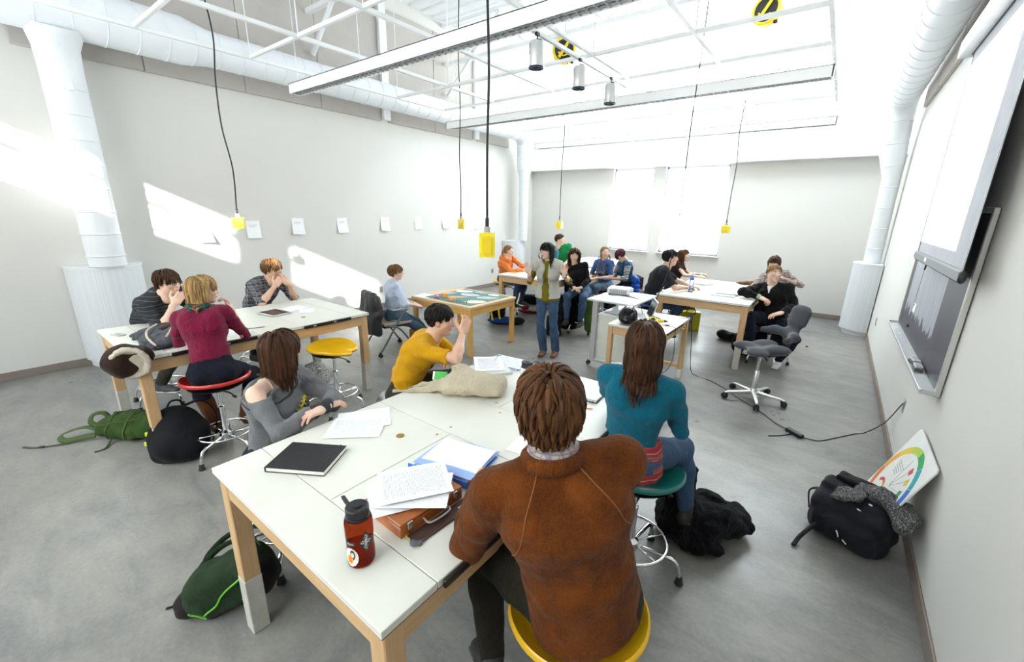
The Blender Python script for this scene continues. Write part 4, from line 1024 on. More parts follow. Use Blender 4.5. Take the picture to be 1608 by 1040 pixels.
# ---------------- hair made of locks
def scalp_zmin(y, style):
    xs = [-.12, -.075, -.03, .01, .045, .078, .1]; zs = [-.055, -.06, -.03, .005, .05, .088, .10]
    return np.interp(y, xs, zs)
def hair_locks(style, length, n=220, seed=1, width=.011, g=(0, 0, -1), colliders=(), part=0., crown=(0, -.035, .115), bangs=None, wave=0., volume=.006, jitter=.35, fly=.0, sides=4, seg=8, gravity=.35, lift=0., zmin_shift=0., face_gap=.066, face_y=.012, nape=.30):
    r = np.random.RandomState(seed); C = np.array([0, -.014, .032]); A = np.array([.079, .099, .0865]); g = _n(g); V = []; F = []; T = []; base = 0; cnt = 0; i = 0
    ga = math.pi*(3-5**.5); N = int(n*2.3)
    for i in range(N):
        z = 1-2*(i+.5)/N; rr = math.sqrt(1-z*z); th = i*ga; nrm = np.array([rr*math.cos(th), rr*math.sin(th), z]); p = C+A*nrm
        if p[2] < scalp_zmin(p[1], style)+zmin_shift: continue
        if style == 'short' and abs(p[1]+.006) < .03 and p[2] < .035: continue
        cr = np.array(crown)+np.array([part*.0, 0, 0]); isb = bangs is not None and p[1] > .030 and p[2] > .05
        d = p-cr
        if style == 'part':   d = np.array([p[0]-part, -.25*(.10-p[1]) if p[1] < 0 else -.01, -.02])
        if isb: d = np.array([bangs[0]+(r.rand()-.5)*.25, 1.0, -.3])
        elif style != 'short' and p[1] > .0: d = np.array([(1 if p[0]-part >= 0 else -1)*1.0, -.35, -.25])*.1
        d = d+r.normal(size=3)*np.linalg.norm(d)*jitter*.6; L = length*(.8+.35*r.rand())
        if style == 'short': L *= np.interp(p[2], [-.06, .0, .06], [nape, nape*1.35, 1.])
        if isb: L = bangs[1]*(.85+.3*r.rand())
        nst = seg; st = L/nst; pts = [p-nrm*.004]; off = volume*(.4+1.1*r.rand()); ph = r.rand()*6.28
        for q in range(nst):
            e = (p-C)/A; en = np.linalg.norm(e); nn = _n(e/A); dt = d-nn*(d@nn); dt = _n(dt)
            low = np.clip((.045-p[2])/.07, 0, 1) if not isb else .25; dd = _n(dt*(1-gravity*.5-low*.8)+g*(gravity*.45+low*1.0)+nn*lift*(1-q/nst))
            if wave: dd = _n(dd+wave*np.array([math.sin(ph+q*1.35), math.cos(ph*1.7+q*1.2), 0]))
            p = p+dd*st; e = (p-C)/A; en = np.linalg.norm(e); m = 1+off/.085
            if en < m: p = C+(p-C)*m/en
            fc = np.array([0, .035, -.035]); fe = (p-fc)/np.array([face_gap, .075, .085]); fn = np.linalg.norm(fe)
            if not isb and p[2] < .052 and p[1] > face_y and abs(p[0]) < .10:
                sx = 1 if p[0] >= 0 else -1; p = np.array([p[0] if abs(p[0]) > .07 else sx*.07, p[1]+(face_y-p[1])*.75, p[2]])
            for cc, cr_ in colliders:
                dv = p-cc; dl = np.linalg.norm(dv)
                if dl < cr_+off: p = cc+dv/dl*(cr_+off)
            d = dd; pts.append(p)
        P_ = np.array(pts); w = width*(.65+.7*r.rand())*np.interp(np.linspace(0, 1, nst+1), [0, .25, .75, 1], [.8, 1, .85, .22]); tg = np.gradient(P_, axis=0); tg /= np.linalg.norm(tg, axis=1)[:, None]+1e-9
        nv = (P_-C)/A**2; nv -= tg*(nv*tg).sum(1)[:, None]; nv /= np.linalg.norm(nv, axis=1)[:, None]+1e-9; sv = np.cross(tg, nv); a = np.arange(sides)*2*math.pi/sides
        ring = P_[:, None]+w[:, None, None]*(np.cos(a)[None, :, None]*sv[:, None]+.48*np.sin(a)[None, :, None]*nv[:, None]); V.append(ring.reshape(-1, 3)); K = nst+1; tv = r.rand()
        q0 = np.arange(nst)[:, None]*sides+np.arange(sides)[None]; q1 = np.arange(nst)[:, None]*sides+(np.arange(sides)[None]+1) % sides
        F.append(np.stack([q0, q1, q1+sides, q0+sides], -1).reshape(-1, 4)+base); base += K*sides; T.append(np.full(K*sides, tv)); cnt += 1
    # scalp cap
    nu, nv_ = 40, 24; u = np.linspace(0, 2*math.pi, nu, endpoint=False); v = np.linspace(0, math.pi*.83, nv_); cap = C+A*1.012*np.stack([np.sin(v)[:, None]*np.cos(u), np.sin(v)[:, None]*np.sin(u), np.repeat(np.cos(v)[:, None], nu, 1)], -1).reshape(-1, 3)
    ii = np.arange(nv_-1)[:, None]*nu+np.arange(nu)[None]; jj = np.arange(nv_-1)[:, None]*nu+(np.arange(nu)[None]+1) % nu; Q = np.stack([ii, ii+nu, jj+nu, jj], -1).reshape(-1, 4); cen = cap[Q].mean(1); keep = cen[:, 2] > scalp_zmin(cen[:, 1], style)-.004+zmin_shift
    V.append(cap); F.append(Q[keep]+base); T.append(np.full(len(cap), .35)); return np.concatenate(V), np.concatenate(F), np.concatenate(T)
def set_tint(o, tint):
    a = o.data.color_attributes.new('tint', 'FLOAT_COLOR', 'POINT'); t = np.ones((len(o.data.vertices), 4), np.float32); t[:, :tint.shape[1]] = tint; a.data.foreach_set('color', t.ravel())
def person(label, b, skin, top, bottom, shoes, hair, res=.010, bulk=1., sleeve=2., loose=.012, top_name='shirt', wr=.004, pants_flare=0., collar=True, top_lo=-.02, eyes=True, arms_skin=True, wr_stretch=(1, 1, 1), seed=0, sl_loose=None, pant_loose=.012, barefoot=False, hipw=1., legs_upto=1.93, tee_neck=0., cuts=(), body_res=None, hem=None):
    root = thing('person', label, 'person', (b.hip[0], b.hip[1], 0)); O = np.array([b.hip[0], b.hip[1], 0]); s = b.s
    for n_ in ('hip', 'waist', 'chest', 'neck', 'hc', 'el_r', 'el_l', 'wr_r', 'wr_l', 'kn_r', 'kn_l', 'an_r', 'an_l'): setattr(b, n_, getattr(b, n_)-O)
    for D_ in (b.sh, b.hj):
        for q in D_: D_[q] = D_[q]-O
    near = res < .008; hres = .0045 if near else .0062
    # body
    sd = SDF(); torso(sd, b, -.008, bulk, bust=True, lo=.05); nr = (.047 if b.sex == 'f' else .055)*s
    sd.cone(b.neck-b.u3*.05, b.hc-b.Rh[:, 2]*.06*s-b.Rh[:, 1]*.022*s, nr*1.12, nr*.94, .03)
    for q in 'rl':
        arm(sd, b, q, -.004 if sleeve > 1.5 else -.001, bulk, 2.); legs(sd, b, q, -.006, bulk, 2.)
    parts = [sd.mesh(body_res or max(res*1.3, .0122))]; tints = [np.tile([0, 0, 0, 1.], (len(parts[0][0]), 1))]; mi = [np.zeros(len(parts[0][1]), int)]
    hv, hf, ht = head_template(b.sex, hres); parts.append((xf(hv, b.Rh, b.hc, s*.985), hf)); tints.append(ht); mi.append(np.zeros(len(hf), int))
    for q in 'rl':
        fd, pd, pose = getattr(b, 'hand_'+q); V, F = hand_template(pose, .0048 if near else .0065); R = hand_frame(fd, pd)
        if q == 'l': V = V*[-1, 1, 1]; F = F[:, ::-1]
        hs = s*(.90 if b.sex == 'f' else 1.0); parts.append((xf(V, R, getattr(b, 'wr_'+q)+R[:, 1]*.012, hs), F)); t = np.zeros((len(V), 4)); t[:, 3] = 1; t[:, 1] = np.clip((V[:, 1]-.06)/.15, 0, .45); tints.append(t); mi.append(np.zeros(len(F), int))
    if eyes:
        for sx in (-1, 1):
            for c, r_, m_ in (((sx*.031, .0755, .009), .0128, 1), ((sx*.031, .0832, .0088), .0066, 2)):
                o = MB(); o.ball((0, 0, 0), r_, 10); V = np.concatenate(o.v)+np.array(c); F = np.array(o.f); parts.append((xf(V, b.Rh, b.hc, s*.985), F)); tints.append(np.tile([0, 0, 0, 1.], (len(V), 1))); mi.append(np.full(len(F), m_))
    off = np.cumsum([0]+[len(p[0]) for p in parts[:-1]]); Vb = np.concatenate([p[0] for p in parts]); Fb = np.concatenate([p[1]+o_ for p, o_ in zip(parts, off)])
    body = mesh_obj('body', Vb, Fb, [skin, EYEW, EYED], root, True, np.concatenate(mi)); set_tint(body, np.concatenate(tints))
    # top
    if top is not None:
        sd = SDF(); torso(sd, b, loose, bulk, lo=top_lo, hipw=hipw); sl = loose if sl_loose is None else sl_loose
        for q in 'rl': arm(sd, b, q, sl*.75, bulk, sleeve)
        if hem: sd.eseg(b.hip-np.array([0, 0, hem[0]]), b.waist, b.rt, hem[1], hem[2], hem[1]*.9, hem[2]*.92, .03, .25)
        if collar:
            ring = [b.neck+b.nd*(.012-tee_neck)+rot_about(b.nd, a)@(_n(b.rts-b.nd*(b.rts@b.nd)))*(nr*1.16) for a in range(0, 361, 24)]; sd.chain(ring, [.0105]*len(ring), .012)
        if sleeve < 1:      # clean cuff
            for q in 'rl':
                S, E = b.sh[q], getattr(b, 'el_'+q); dv = _n(E-S); c = S+(E-S)*(sleeve+.05); sd.ell(c+dv*.075, (.085, .085, .075), frame_z(dv), .006, 's')
        elif sleeve < 1.97:
            for q in 'rl':
                E, Wr = getattr(b, 'el_'+q), getattr(b, 'wr_'+q); dv = _n(Wr-E); c = E+(Wr-E)*(sleeve-1); sd.ell(c+dv*.05, (.055, .055, .05), frame_z(dv), .005, 's')
        sd.noise(wrinkle(seed, wr, 62, wr_stretch)); sd.noise(wrinkle(seed+11, wr*1.2, 26, wr_stretch))
        for fn in cuts: fn(sd, b)
        b.top = sdf_obj(top_name, sd, res, top, root)
    if bottom is not None:
        sd = SDF(); g = pant_loose; W = .158 if b.sex == 'f' else .154
        sd.eseg(b.hip-b.u1*.035, b.hip+b.u1*.09*s, b.rt, W*s*bulk+g*.6, .118*s*bulk+g*.6, (W-.02)*s*bulk+g*.4, .105*s*bulk+g*.4, .04, .7)
        for q in 'rl':
            sg = 1 if q == 'r' else -1; sd.ell(b.hip+b.rt*sg*.07*s-b.fw*.045*s-b.u1*.01, (.088*s+g, .085*s+g, .088*s+g), np.stack([b.rt, b.fw, [0, 0, 1]], 1), .04); legs(sd, b, q, g, bulk, legs_upto, flare=pants_flare)
        sd.noise(wrinkle(seed+5, wr, 55)); b.trousers = sdf_obj('trousers', sd, max(res*1.2, .0105), bottom, root)
    if shoes is not None:
        for q in 'rl':
            A, K = getattr(b, 'an_'+q), getattr(b, 'kn_'+q); f = b.fw*1.0+(K-b.hj[q])*.6; f[2] = 0; f = _n(f); x = np.array([f[1], -f[0], 0]); z = np.array([0, 0, 1.]); sh = SDF(); a = A-z*.045
            sh.eseg(a-f*.035, a+f*.07, x, .038*s, .042*s, .042*s, .036*s, .02); sh.eseg(a+f*.06-z*.008, a+f*.155-z*.014, x, .043*s, .033*s, .036*s, .024*s, .03); sh.cone(a, A+z*.03, .042*s, .043*s, .02)
            sh.plane(A-z*.082*s, -z, .008); so = sdf_obj('shoe', sh, max(res, .0095), shoes[0], root)
            if len(shoes) > 1:
                sl_ = SDF(); sl_.eseg(a-f*.04-z*.030, a+f*.165-z*.030, x, .044*s, .012, .042*s, .012, .01); sl_.plane(A-z*.083*s, -z, .004); sdf_obj('sole', sl_, max(res, .0095), shoes[1], so)
    if hair is not None:
        hm, kw = hair; g_l = b.Rh.T@np.array([0, 0, -1.]); col = []
        def loc(p): return b.Rh.T@(p-b.hc)/(s*.985)
        col.append((loc(b.neck-b.u3*.02), .085)); col += [(loc(b.sh[q]*.72+b.neck*.28-b.u3*.02), .085) for q in 'rl']; col += [(loc(b.chest+b.rts*o_+b.u3*.05-b.fws*.02), .135) for o_ in (-.06, .06)]; col += [(loc(b.chest-b.u3*.08+b.rts*o_), .13) for o_ in (-.05, .05)]; col.append((loc(b.neck+b.nd*.05), .062))
        V, F, T = hair_locks(g=g_l, colliders=col, **kw); ho = mesh_obj('hair', xf(V, np.eye(3), (0, 0, 0), s*.985), F, hm, root); set_tint(ho, np.stack([T, T, T], 1))
        ho.matrix_local = Matrix.Translation(b.hc)@Matrix(b.Rh.tolist()).to_4x4()
    b.root = root; b.O = O; return root
def glasses(b, m, wire=.0016, shape='rect', w_=.024, h_=.016):
    o = MB()
    for sx in (-1, 1):
        ring = [np.array([sx*.031+w_*math.copysign(abs(math.cos(t))**(.6 if shape == 'rect' else 1), math.cos(t)), .0985, .006+h_*math.copysign(abs(math.sin(t))**(.6 if shape == 'rect' else 1), math.sin(t))]) for t in np.linspace(0, 2*math.pi, 21)[:-1]]
        o.tube(ring, wire, 6, closed=True); o.tube([(sx*(.031+w_), .097, .010), (sx*.078, .07, .010), (sx*.081, .0, .006), (sx*.080, -.02, -.004)], wire, 6)
    o.tube([(-.008, .099, .010), (0, .102, .012), (.008, .099, .010)], wire, 6); ob = o.build('glasses', m, b.root, True); ob.matrix_local = Matrix.Translation(b.hc)@Matrix((b.Rh*b.s*.985).tolist()).to_4x4(); return ob

from mathutils.bvhtree import BVHTree
def bvh_of(o):
    me = o.data; return BVHTree.FromPolygons([v.co for v in me.vertices], [tuple(p.vertices) for p in me.polygons])
def seam(b, target, pts, r, m, name='seam', lift=.001, n=10, flat=None, close=False):
    """thin cord laid on the surface of a garment: pts are points near it (person's own frame)"""
    t = bvh_of(target); out = []
    for p in spline(pts, n):
        co, nn, i, d = t.find_nearest(Vector(p))
        out.append(np.array(co)+np.array(nn)*lift)
    out = np.array(out)
    for _ in range(3): out[1:-1] = (out[:-2]+2*out[1:-1]+out[2:])/4
    o = MB(); o.tube(out, r, 6, flat=flat); return o.build(name, m, b.root, True)
def print_text(b, target, txt, center, normal, up, size, m, name='printed_lettering', lift=.003, font_scale=(1, 1), arch=0.):
    """lettering laid on a garment: flat text pushed onto the cloth along -normal"""
    cu = bpy.data.curves.new(name, 'FONT'); cu.body = txt; cu.size = size; cu.align_x = 'CENTER'; cu.align_y = 'CENTER'; cu.extrude = 0; cu.resolution_u = 2; cu.offset = size*.012
    o = bpy.data.objects.new(name, cu); COL.objects.link(o); dg = bpy.context.evaluated_depsgraph_get(); me = bpy.data.meshes.new_from_object(o.evaluated_get(dg)); bpy.data.objects.remove(o)
    bm = bmesh.new(); bm.from_mesh(me); bmesh.ops.triangulate(bm, faces=bm.faces[:]); bmesh.ops.subdivide_edges(bm, edges=[e for e in bm.edges if e.calc_length() > size*.25], cuts=1)
    n_ = _n(normal); u = v3(up); u = _n(u-n_*(u@n_)); x = np.cross(u, n_); t = bvh_of(target)
    for v in bm.verts:
        q = v3(center)+x*v.co.x*font_scale[0]+u*(v.co.y*font_scale[1]+arch*v.co.x**2); co, nn, i, d = t.ray_cast(Vector(q+n_*.4), Vector(-n_))
        v.co = Vector(q) if co is None else co+Vector(n_)*lift
    bm.to_mesh(me); bm.free(); me.materials.clear(); me.materials.append(m); ob = bpy.data.objects.new(name, me); COL.objects.link(ob); ob.parent = b.root; return ob
def fabric_pattern(name, base, bands, rough=.9):
    """woven checks / stripes: bands = (axis, scale, offset, width, colour, strength)"""
    if name in MATS: return MATS[name]
    m, t = newmat(name); tc = t.new('ShaderNodeTexCoord'); wn = t.new('ShaderNodeTexNoise'); wn.inputs['Scale'].default_value = 6; t.link(tc.outputs['Object'], wn.inputs['Vector'])
    vm = t.new('ShaderNodeVectorMath', operation='MULTIPLY_ADD'); t.link(wn.outputs['Color'], vm.inputs[0]); vm.inputs[1].default_value = (.03, .03, .03); t.link(tc.outputs['Object'], vm.inputs[2])
    sp = t.new('ShaderNodeSeparateXYZ'); t.link(vm.outputs[0], sp.inputs[0]); c = t.mix(1.0, base, base)
    for ax, sc, off, wd, col, st in bands:
        f = t.math('FRACT', t.math('ADD', t.math('MULTIPLY', sp.outputs[ax], sc), off+50.)); k = t.math('LESS_THAN', f, wd); c = t.mix(t.math('MULTIPLY', k, st), c, col)
    t.base(c); t.bsdf.inputs['Roughness'].default_value = rough; t.bsdf.inputs['Specular IOR Level'].default_value = .2; t.bump(t.noise(t.coords(), 24, 4), .4, .01); MATS[name] = m; return m
JEANS = cloth_mat('denim_blue', (.045, .085, .155), .35, .9, 180, .4, .05); JEANSL = cloth_mat('denim_light', (.085, .135, .20), .35, .9, 180, .4, .05); JEANSD = cloth_mat('denim_dark', (.010, .014, .026), .3, .9, 180, .4, .05)
OLIVT = cloth_mat('dark_olive_trousers', (.018, .016, .010), .2); BLACKC = cloth_mat('black_knit', (.008, .008, .009), .2, .9, 240, .4, .08)
DSHOE = (mat('dark_shoe', (.02, .018, .016), .6), mat('shoe_sole_dark', (.03, .03, .03), .7))
H_BR = hair_mat('hair_brown', (.085, .034, .012)); H_DK = hair_mat('hair_dark_brown', (.050, .020, .009)); H_BK = hair_mat('hair_black', (.010, .008, .008), 2.2); H_BL = hair_mat('hair_blond', (.34, .21, .085)); H_LB = hair_mat('hair_light_brown', (.15, .072, .028)); H_MR = hair_mat('hair_maroon', (.075, .012, .018)); H_SB = hair_mat('hair_sandy', (.26, .15, .06))
def short(n=260, length=.06, seed=1, **k): d = dict(style='short', length=length, n=n, width=.010, seed=seed, volume=.008, jitter=.45, gravity=.25, lift=.22, bangs=(.4, .055)); d.update(k); return d
def longh(n=230, length=.36, seed=1, **k): d = dict(style='long', length=length, n=n, width=.011, seed=seed, volume=.010, jitter=.2, gravity=.5, wave=.05, seg=10); d.update(k); return d
# ---- foreground: brown velour sweater
VELOUR = cloth_mat('brown_velour', (.115, .030, .0035), .45, .85, 160, .35, .07, 10)
b = pose((-.47, 1.08, .765), 150, (-.613, 1.015, 1.47), 1.86, sex='m', twist=-18, head=(127, 2, -3), lh=((-.98, 1.10, .965), (-.3, .8, 0), (0, 0, -1), 'relaxed'), rh=((-.72, 1.40, .965), (-.8, .2, 0), (0, 0, -1), 'relaxed'), le=(0, -.6, -1), re=(.45, -.35, -1), lf=(-.80, .98, .27), rf=(-.72, 1.36, .27), curve=.35, shoulder=1.0)
person('man in a brown velour sweater seen from behind at the front table', b, SKIN, VELOUR, OLIVT, DSHOE, (H_BR, dict(style='short', length=.075, n=460, width=.0095, seed=3, volume=.012, jitter=.5, gravity=.22, lift=.25, bangs=(.3, .06), nape=.62)), res=.0075, bulk=1.12, loose=.016, wr=.0020, seed=1, top_name='sweater', top_lo=-.02, hipw=1.0, pant_loose=.006, hem=(.035, .203, .178))
SEAMB = mat('sweater_seam', (.21, .075, .018), .8)
for q in 'rl':
    sg = 1 if q == 'r' else -1; pts = [b.neck+b.u3*.01-b.fws*.06+b.rts*sg*.06, b.neck-b.u3*.05-b.fws*.13+b.rts*sg*.115, b.chest+b.u3*.02-b.fws*.16+b.rts*sg*.165*b.s, b.chest-b.u3*.07-b.fws*.06+b.rts*sg*.21]
    seam(b, b.top, pts, .0024, SEAMB)
hr = [b.hip-b.u1*.04+rot_about(b.u1, a)@(b.rt*.2) for a in range(0, 361, 20)]; seam(b, b.top, hr, .0016, SEAMB, 'hem_stitch', n=3)
cr = SDF(); ring = [b.neck+b.nd*.026+rot_about(b.nd, a)@(_n(b.rts-b.nd*(b.rts@b.nd)))*(.078*b.s) for a in range(0, 361, 20)]; cr.chain(ring, [.022]*len(ring), .01); cr.noise(lambda x, y, z: .0016*np.sin(np.arctan2(y-b.neck[1], x-b.neck[0])*58)); sdf_obj('ribbed_collar', cr, .004, VELOUR, b.root)
PLAIDC = fabric_pattern('plaid_collar_cloth', (.42, .40, .38), ((2, 60, 0, .3, (.12, .13, .2), .7), (0, 45, .2, .25, (.35, .12, .08), .6), (1, 45, .2, .25, (.12, .14, .22), .6)))
cr = SDF(); ring = [b.neck+b.nd*.056+rot_about(b.nd, a)@(_n(b.rts-b.nd*(b.rts@b.nd)))*(.062*b.s) for a in range(0, 361, 20)]; cr.chain(ring, [.013]*len(ring), .01); sdf_obj('plaid_collar', cr, .005, PLAIDC, b.root)
# ---- teal top
TEAL = cloth_mat('teal_jersey', (.002, .120, .195), .12, .85, 220, .55, .1)
b = pose((-.71, 2.03, .755), 92, (-.668, 1.985, 1.43), 1.70, sex='f', twist=10, head=(112, 4, 0), lh=((-.92, 2.36, .96), (-.3, 1, 0), (0, 0, -1), 'relaxed'), rh=((-.60, 2.32, .98), (-.9, .3, .1), (0, .2, -1), 'relaxed'), re=(.55, -.35, -.9), le=(-.6, -.3, -.7), rf=(-.45, 2.44, .28), lf=(-.78, 2.42, .28), curve=.4)
person('woman in a teal top with long brown hair seen from behind', b, SKIN, TEAL, JEANS, DSHOE, (H_DK, longh(330, .27, 5, width=.0095, seg=12, wave=.12)), res=.0075, sleeve=1.62, loose=.006, wr=.0035, seed=2, hipw=1.02, top_lo=.085, bulk=1.06)
STRIPES = fabric_pattern('striped_hip_knit', (.40, .030, .035), ((2, 55, .1, .28, (.20, .04, .07), .9), (2, 27, .35, .16, (.42, .30, .28), .8), (2, 27, .75, .14, (.55, .06, .05), .9), (2, 13.5, .5, .1, (.12, .22, .2), .8)))
us = SDF(); us.eseg(b.hip-b.u1*.055, b.hip+b.u1*.10, b.rt, .200, .172, .168, .130, .03, .35); us.noise(wrinkle(9, .003, 70)); us.plane(b.hip-b.u1*.085, -b.u1); sdf_obj('undershirt', us, .007, STRIPES, b.root)
# ---- grey sweatshirt
HEATH = cloth_mat('heather_grey', (.155, .160, .170), .12, .95, 420, .4, .2); RIBG = cloth_mat('dark_grey_rib', (.045, .047, .055), .1); CREAMC = cloth_mat('cream_strap', (.62, .58, .40), .08)
def offsh(sd, b):
    sd.ell(b.neck+b.u3*.035+b.rts*.055, (.135, .095, .072), np.stack([b.rts, b.fws, b.u3], 1), .008, 's'); sd.ell(b.sh['r']+b.u3*.055+b.rts*.01, (.10, .10, .085), np.stack([b.rts, b.fws, b.u3], 1), .01, 's')
b = pose((-2.43, .915, .70), 14, (-2.377, 1.009, 1.27), 1.66, sex='f', twist=10, head=(96, 3, 0), rh=((-2.12, 1.06, .975), (.1, 1, 0), (0, 0, -1), 'relaxed'), lh=((-2.08, 1.06, .985), (.1, -1, 0), (0, 0, -1), 'relaxed'), re=(.5, -.9, -.5), le=(-.2, .9, -.5), rf=(-2.26, .80, .27), lf=(-2.26, 1.0, .27), curve=.5)
person('woman in a grey off-shoulder sweatshirt with arms folded on the front table', b, SKIN2, HEATH, JEANSD, DSHOE, (H_DK, dict(style='long', length=.205, n=380, width=.0105, seed=8, volume=.012, jitter=.14, gravity=.5, seg=9, bangs=(.8, .10), face_y=.04)), res=.0075, loose=.016, wr=.0045, seed=3, top_name='sweatshirt', collar=False, cuts=(offsh,), body_res=.0085, sleeve=1.9)
seam(b, b.root.children[0], [b.chest-b.fws*.08+b.rts*.05+b.u3*.05, b.neck-b.u3*.01+b.rts*.075-b.fws*.03, b.neck-b.u3*.03+b.rts*.075+b.fws*.06, b.chest+b.fws*.12+b.rts*.065+b.u3*.03], .007, CREAMC, 'tank_strap', .002, flat=(1, .35))
nk = [b.neck-b.u3*.055+b.fws*.12, b.neck-b.u3*.075+b.fws*.10+b.rts*.10, b.sh['r']-b.u3*.045+b.rts*.045+b.fws*.04, b.sh['r']-b.u3*.045+b.rts*.04-b.fws*.05, b.neck-b.u3*.06-b.fws*.13+b.rts*.08, b.neck-b.u3*.03-b.fws*.09, b.neck+b.u3*.0-b.rts*.085-b.fws*.02, b.neck-b.u3*.03-b.rts*.06+b.fws*.09, b.neck-b.u3*.055+b.fws*.12]
seam(b, b.top, nk, .008, RIBG, 'neckline_trim', .0, flat=(.5, 1))
for q in 'rl':
    E_, W_ = getattr(b, 'el_'+q), getattr(b, 'wr_'+q); c_ = SDF(); c_.cone(E_+(W_-E_)*.80, E_+(W_-E_)*.96, .040, .035, .01); sdf_obj('cuff', c_, .007, RIBG, b.root)
for k in range(9):
    c_ = b.chest+b.fws*.15+b.u3*(.07-.022*k)-b.rts*(.07-.016*k); seam(b, b.top, [c_+b.rts*.022, c_-b.u3*.012+b.rts*.006, c_+b.u3*.004-b.rts*.008, c_-b.u3*.012-b.rts*.024], .0085, mat('yellow_print', (.58, .47, .03), .7), 'printed_script', .002, flat=(.5, 1))
# ---- yellow t-shirt
YTEE = cloth_mat('golden_tee', (.66, .34, .006), .12, .9, 240, .45, .1)
b = pose((-2.60, 2.02, .62), 38, (-2.349, 2.193, 1.22), 1.76, sex='m', twist=0, head=(38, 8, 0), rh=((-2.16, 2.24, 1.13), (.15, .25, .95), (-.8, .5, .1), 'curl'), re=(.7, -.75, -.5), lh=((-2.20, 2.20, .965), (.3, -.9, 0), (0, 0, -1), 'relaxed'), le=(-.3, .9, -.7), rf=(-2.25, 2.0, .28), lf=(-2.35, 2.3, .28), curve=.6)
person('dark-haired student in a yellow t-shirt with a hand raised to his face', b, SKIN, YTEE, cloth_mat('olive_cargo', (.045, .045, .032), .2), DSHOE, (H_BK, short(420, .05, 11, volume=.008, bangs=(.3, .05))), res=.0075, sleeve=.72, loose=.014, wr=.0045, seed=4, top_name='t_shirt', top_lo=-.02)
print_text(b, b.top, 'MINNE', b.chest+b.fws*.16+b.u3*.01, b.fws, b.u3, .075, mat('maroon_print', (.05, .008, .012), .7), font_scale=(1, 1.1))
# ---- maroon top
MAROON = cloth_mat('maroon_jersey', (.175, .006, .036), .12, .85, 240, .55, .15)
b = pose((-3.86, 1.09, .755), 152, (-4.02, 1.165, 1.385), 1.70, sex='f', twist=-4, head=(86, 4, 0), rh=((-4.07, 1.36, 1.18), (.05, -.30, .9), (0, -1, .2), 'curl'), re=(-.1, .5, -1), lh=((-4.28, 1.18, .965), (-.3, .9, 0), (0, 0, -1), 'relaxed'), le=(-.3, -.25, -1), rf=(-4.13, 1.36, .16), lf=(-4.14, 1.12, .16), rk=(-.2, .6, .7), lk=(-.9, -.1, .6), curve=.4)
person('blond woman in a maroon top with a hand at her chin', b, SKIN2, MAROON, cloth_mat('navy_trousers', (.008, .010, .018), .2), None, (H_BL, longh(330, .24, 14, width=.0098, bangs=(.7, .10))), res=.0075, sleeve=1.12, loose=.008, wr=.0035, seed=5, top_lo=.03, hipw=1.0)
SUEDE = cloth_mat('brown_suede', (.115, .036, .010), .25, .9, 160, .3, .3)
for q in 'rl':
    K_, A_ = getattr(b, 'kn_'+q), getattr(b, 'an_'+q); f_ = b.fw; bt = SDF(); bt.cone(K_+(A_-K_)*.30, A_, .068, .060, .02); bt.eseg(A_-[0, 0, .05], A_-[0, 0, .05]+f_*.13, (f_[1], -f_[0], 0), .05, .045, .042, .035, .03); bt.plane(A_-[0, 0, .09], (0, 0, -1)); bt.plane(K_+(A_-K_)*.30, K_-A_); bt.noise(wrinkle(4, .003, 60)); bo = sdf_obj('boot', bt, .007, SUEDE, b.root)
    o = MB(); o.box(A_-[0, 0, .0]-f_*.062, (.02, .026, .018), .002); o.build('boot_label', mat('cream_label', (.6, .55, .42), .7), bo)
sc = SDF(); ring = [b.neck+b.nd*.02+rot_about(b.nd, a)@(_n(b.rts-b.nd*(b.rts@b.nd)))*.075 for a in range(0, 361, 24)]; sc.chain(ring, [.026]*len(ring), .02); sc.noise(wrinkle(6, .006, 60)); sdf_obj('scarf', sc, .006, fabric_pattern('tartan_scarf', (.015, .05, .04), ((2, 30, 0, .4, (.02, .03, .06), .8), (0, 22, .3, .3, (.28, .05, .02), .8), (1, 22, .1, .2, (.02, .12, .08), .8))), b.root)
# ---- glasses
CHARC = fabric_pattern('charcoal_stripe_knit', (.024, .027, .032), ((2, 28, .1, .14, (.14, .14, .15), .7), (0, 3, .0, .0, (0, 0, 0), 0)))
b = pose((-5.46, 1.06, .72), 40, (-5.051, 1.193, 1.32), 1.76, sex='m', twist=0, head=(30, 2, 0), rh=((-4.88, 1.16, 1.135), (-.15, .60, .62), (-.75, -.1, -.3), 'clasp'), lh=((-4.93, 1.36, 1.135), (.1, -.70, .62), (-.65, -.2, -.4), 'clasp'), re=(.5, -.5, -1), le=(.3, .5, -1), rf=(-5.20, 1.0, .29), lf=(-5.28, 1.3, .29), curve=.5)
person('student with black-framed glasses resting his mouth on clasped hands', b, SKIN2, CHARC, cloth_mat('brown_grey_trousers', (.05, .045, .035), .2), (mat('grey_sneaker', (.06, .065, .075), .7), mat('white_sole', (.7, .7, .68), .6)), (H_DK, short(330, .075, 21, volume=.010, bangs=(.9, .085))), res=.0075, sleeve=1.05, loose=.016, wr=.004, seed=6, top_name='sweater')
glasses(b, BLACKP, .0030)
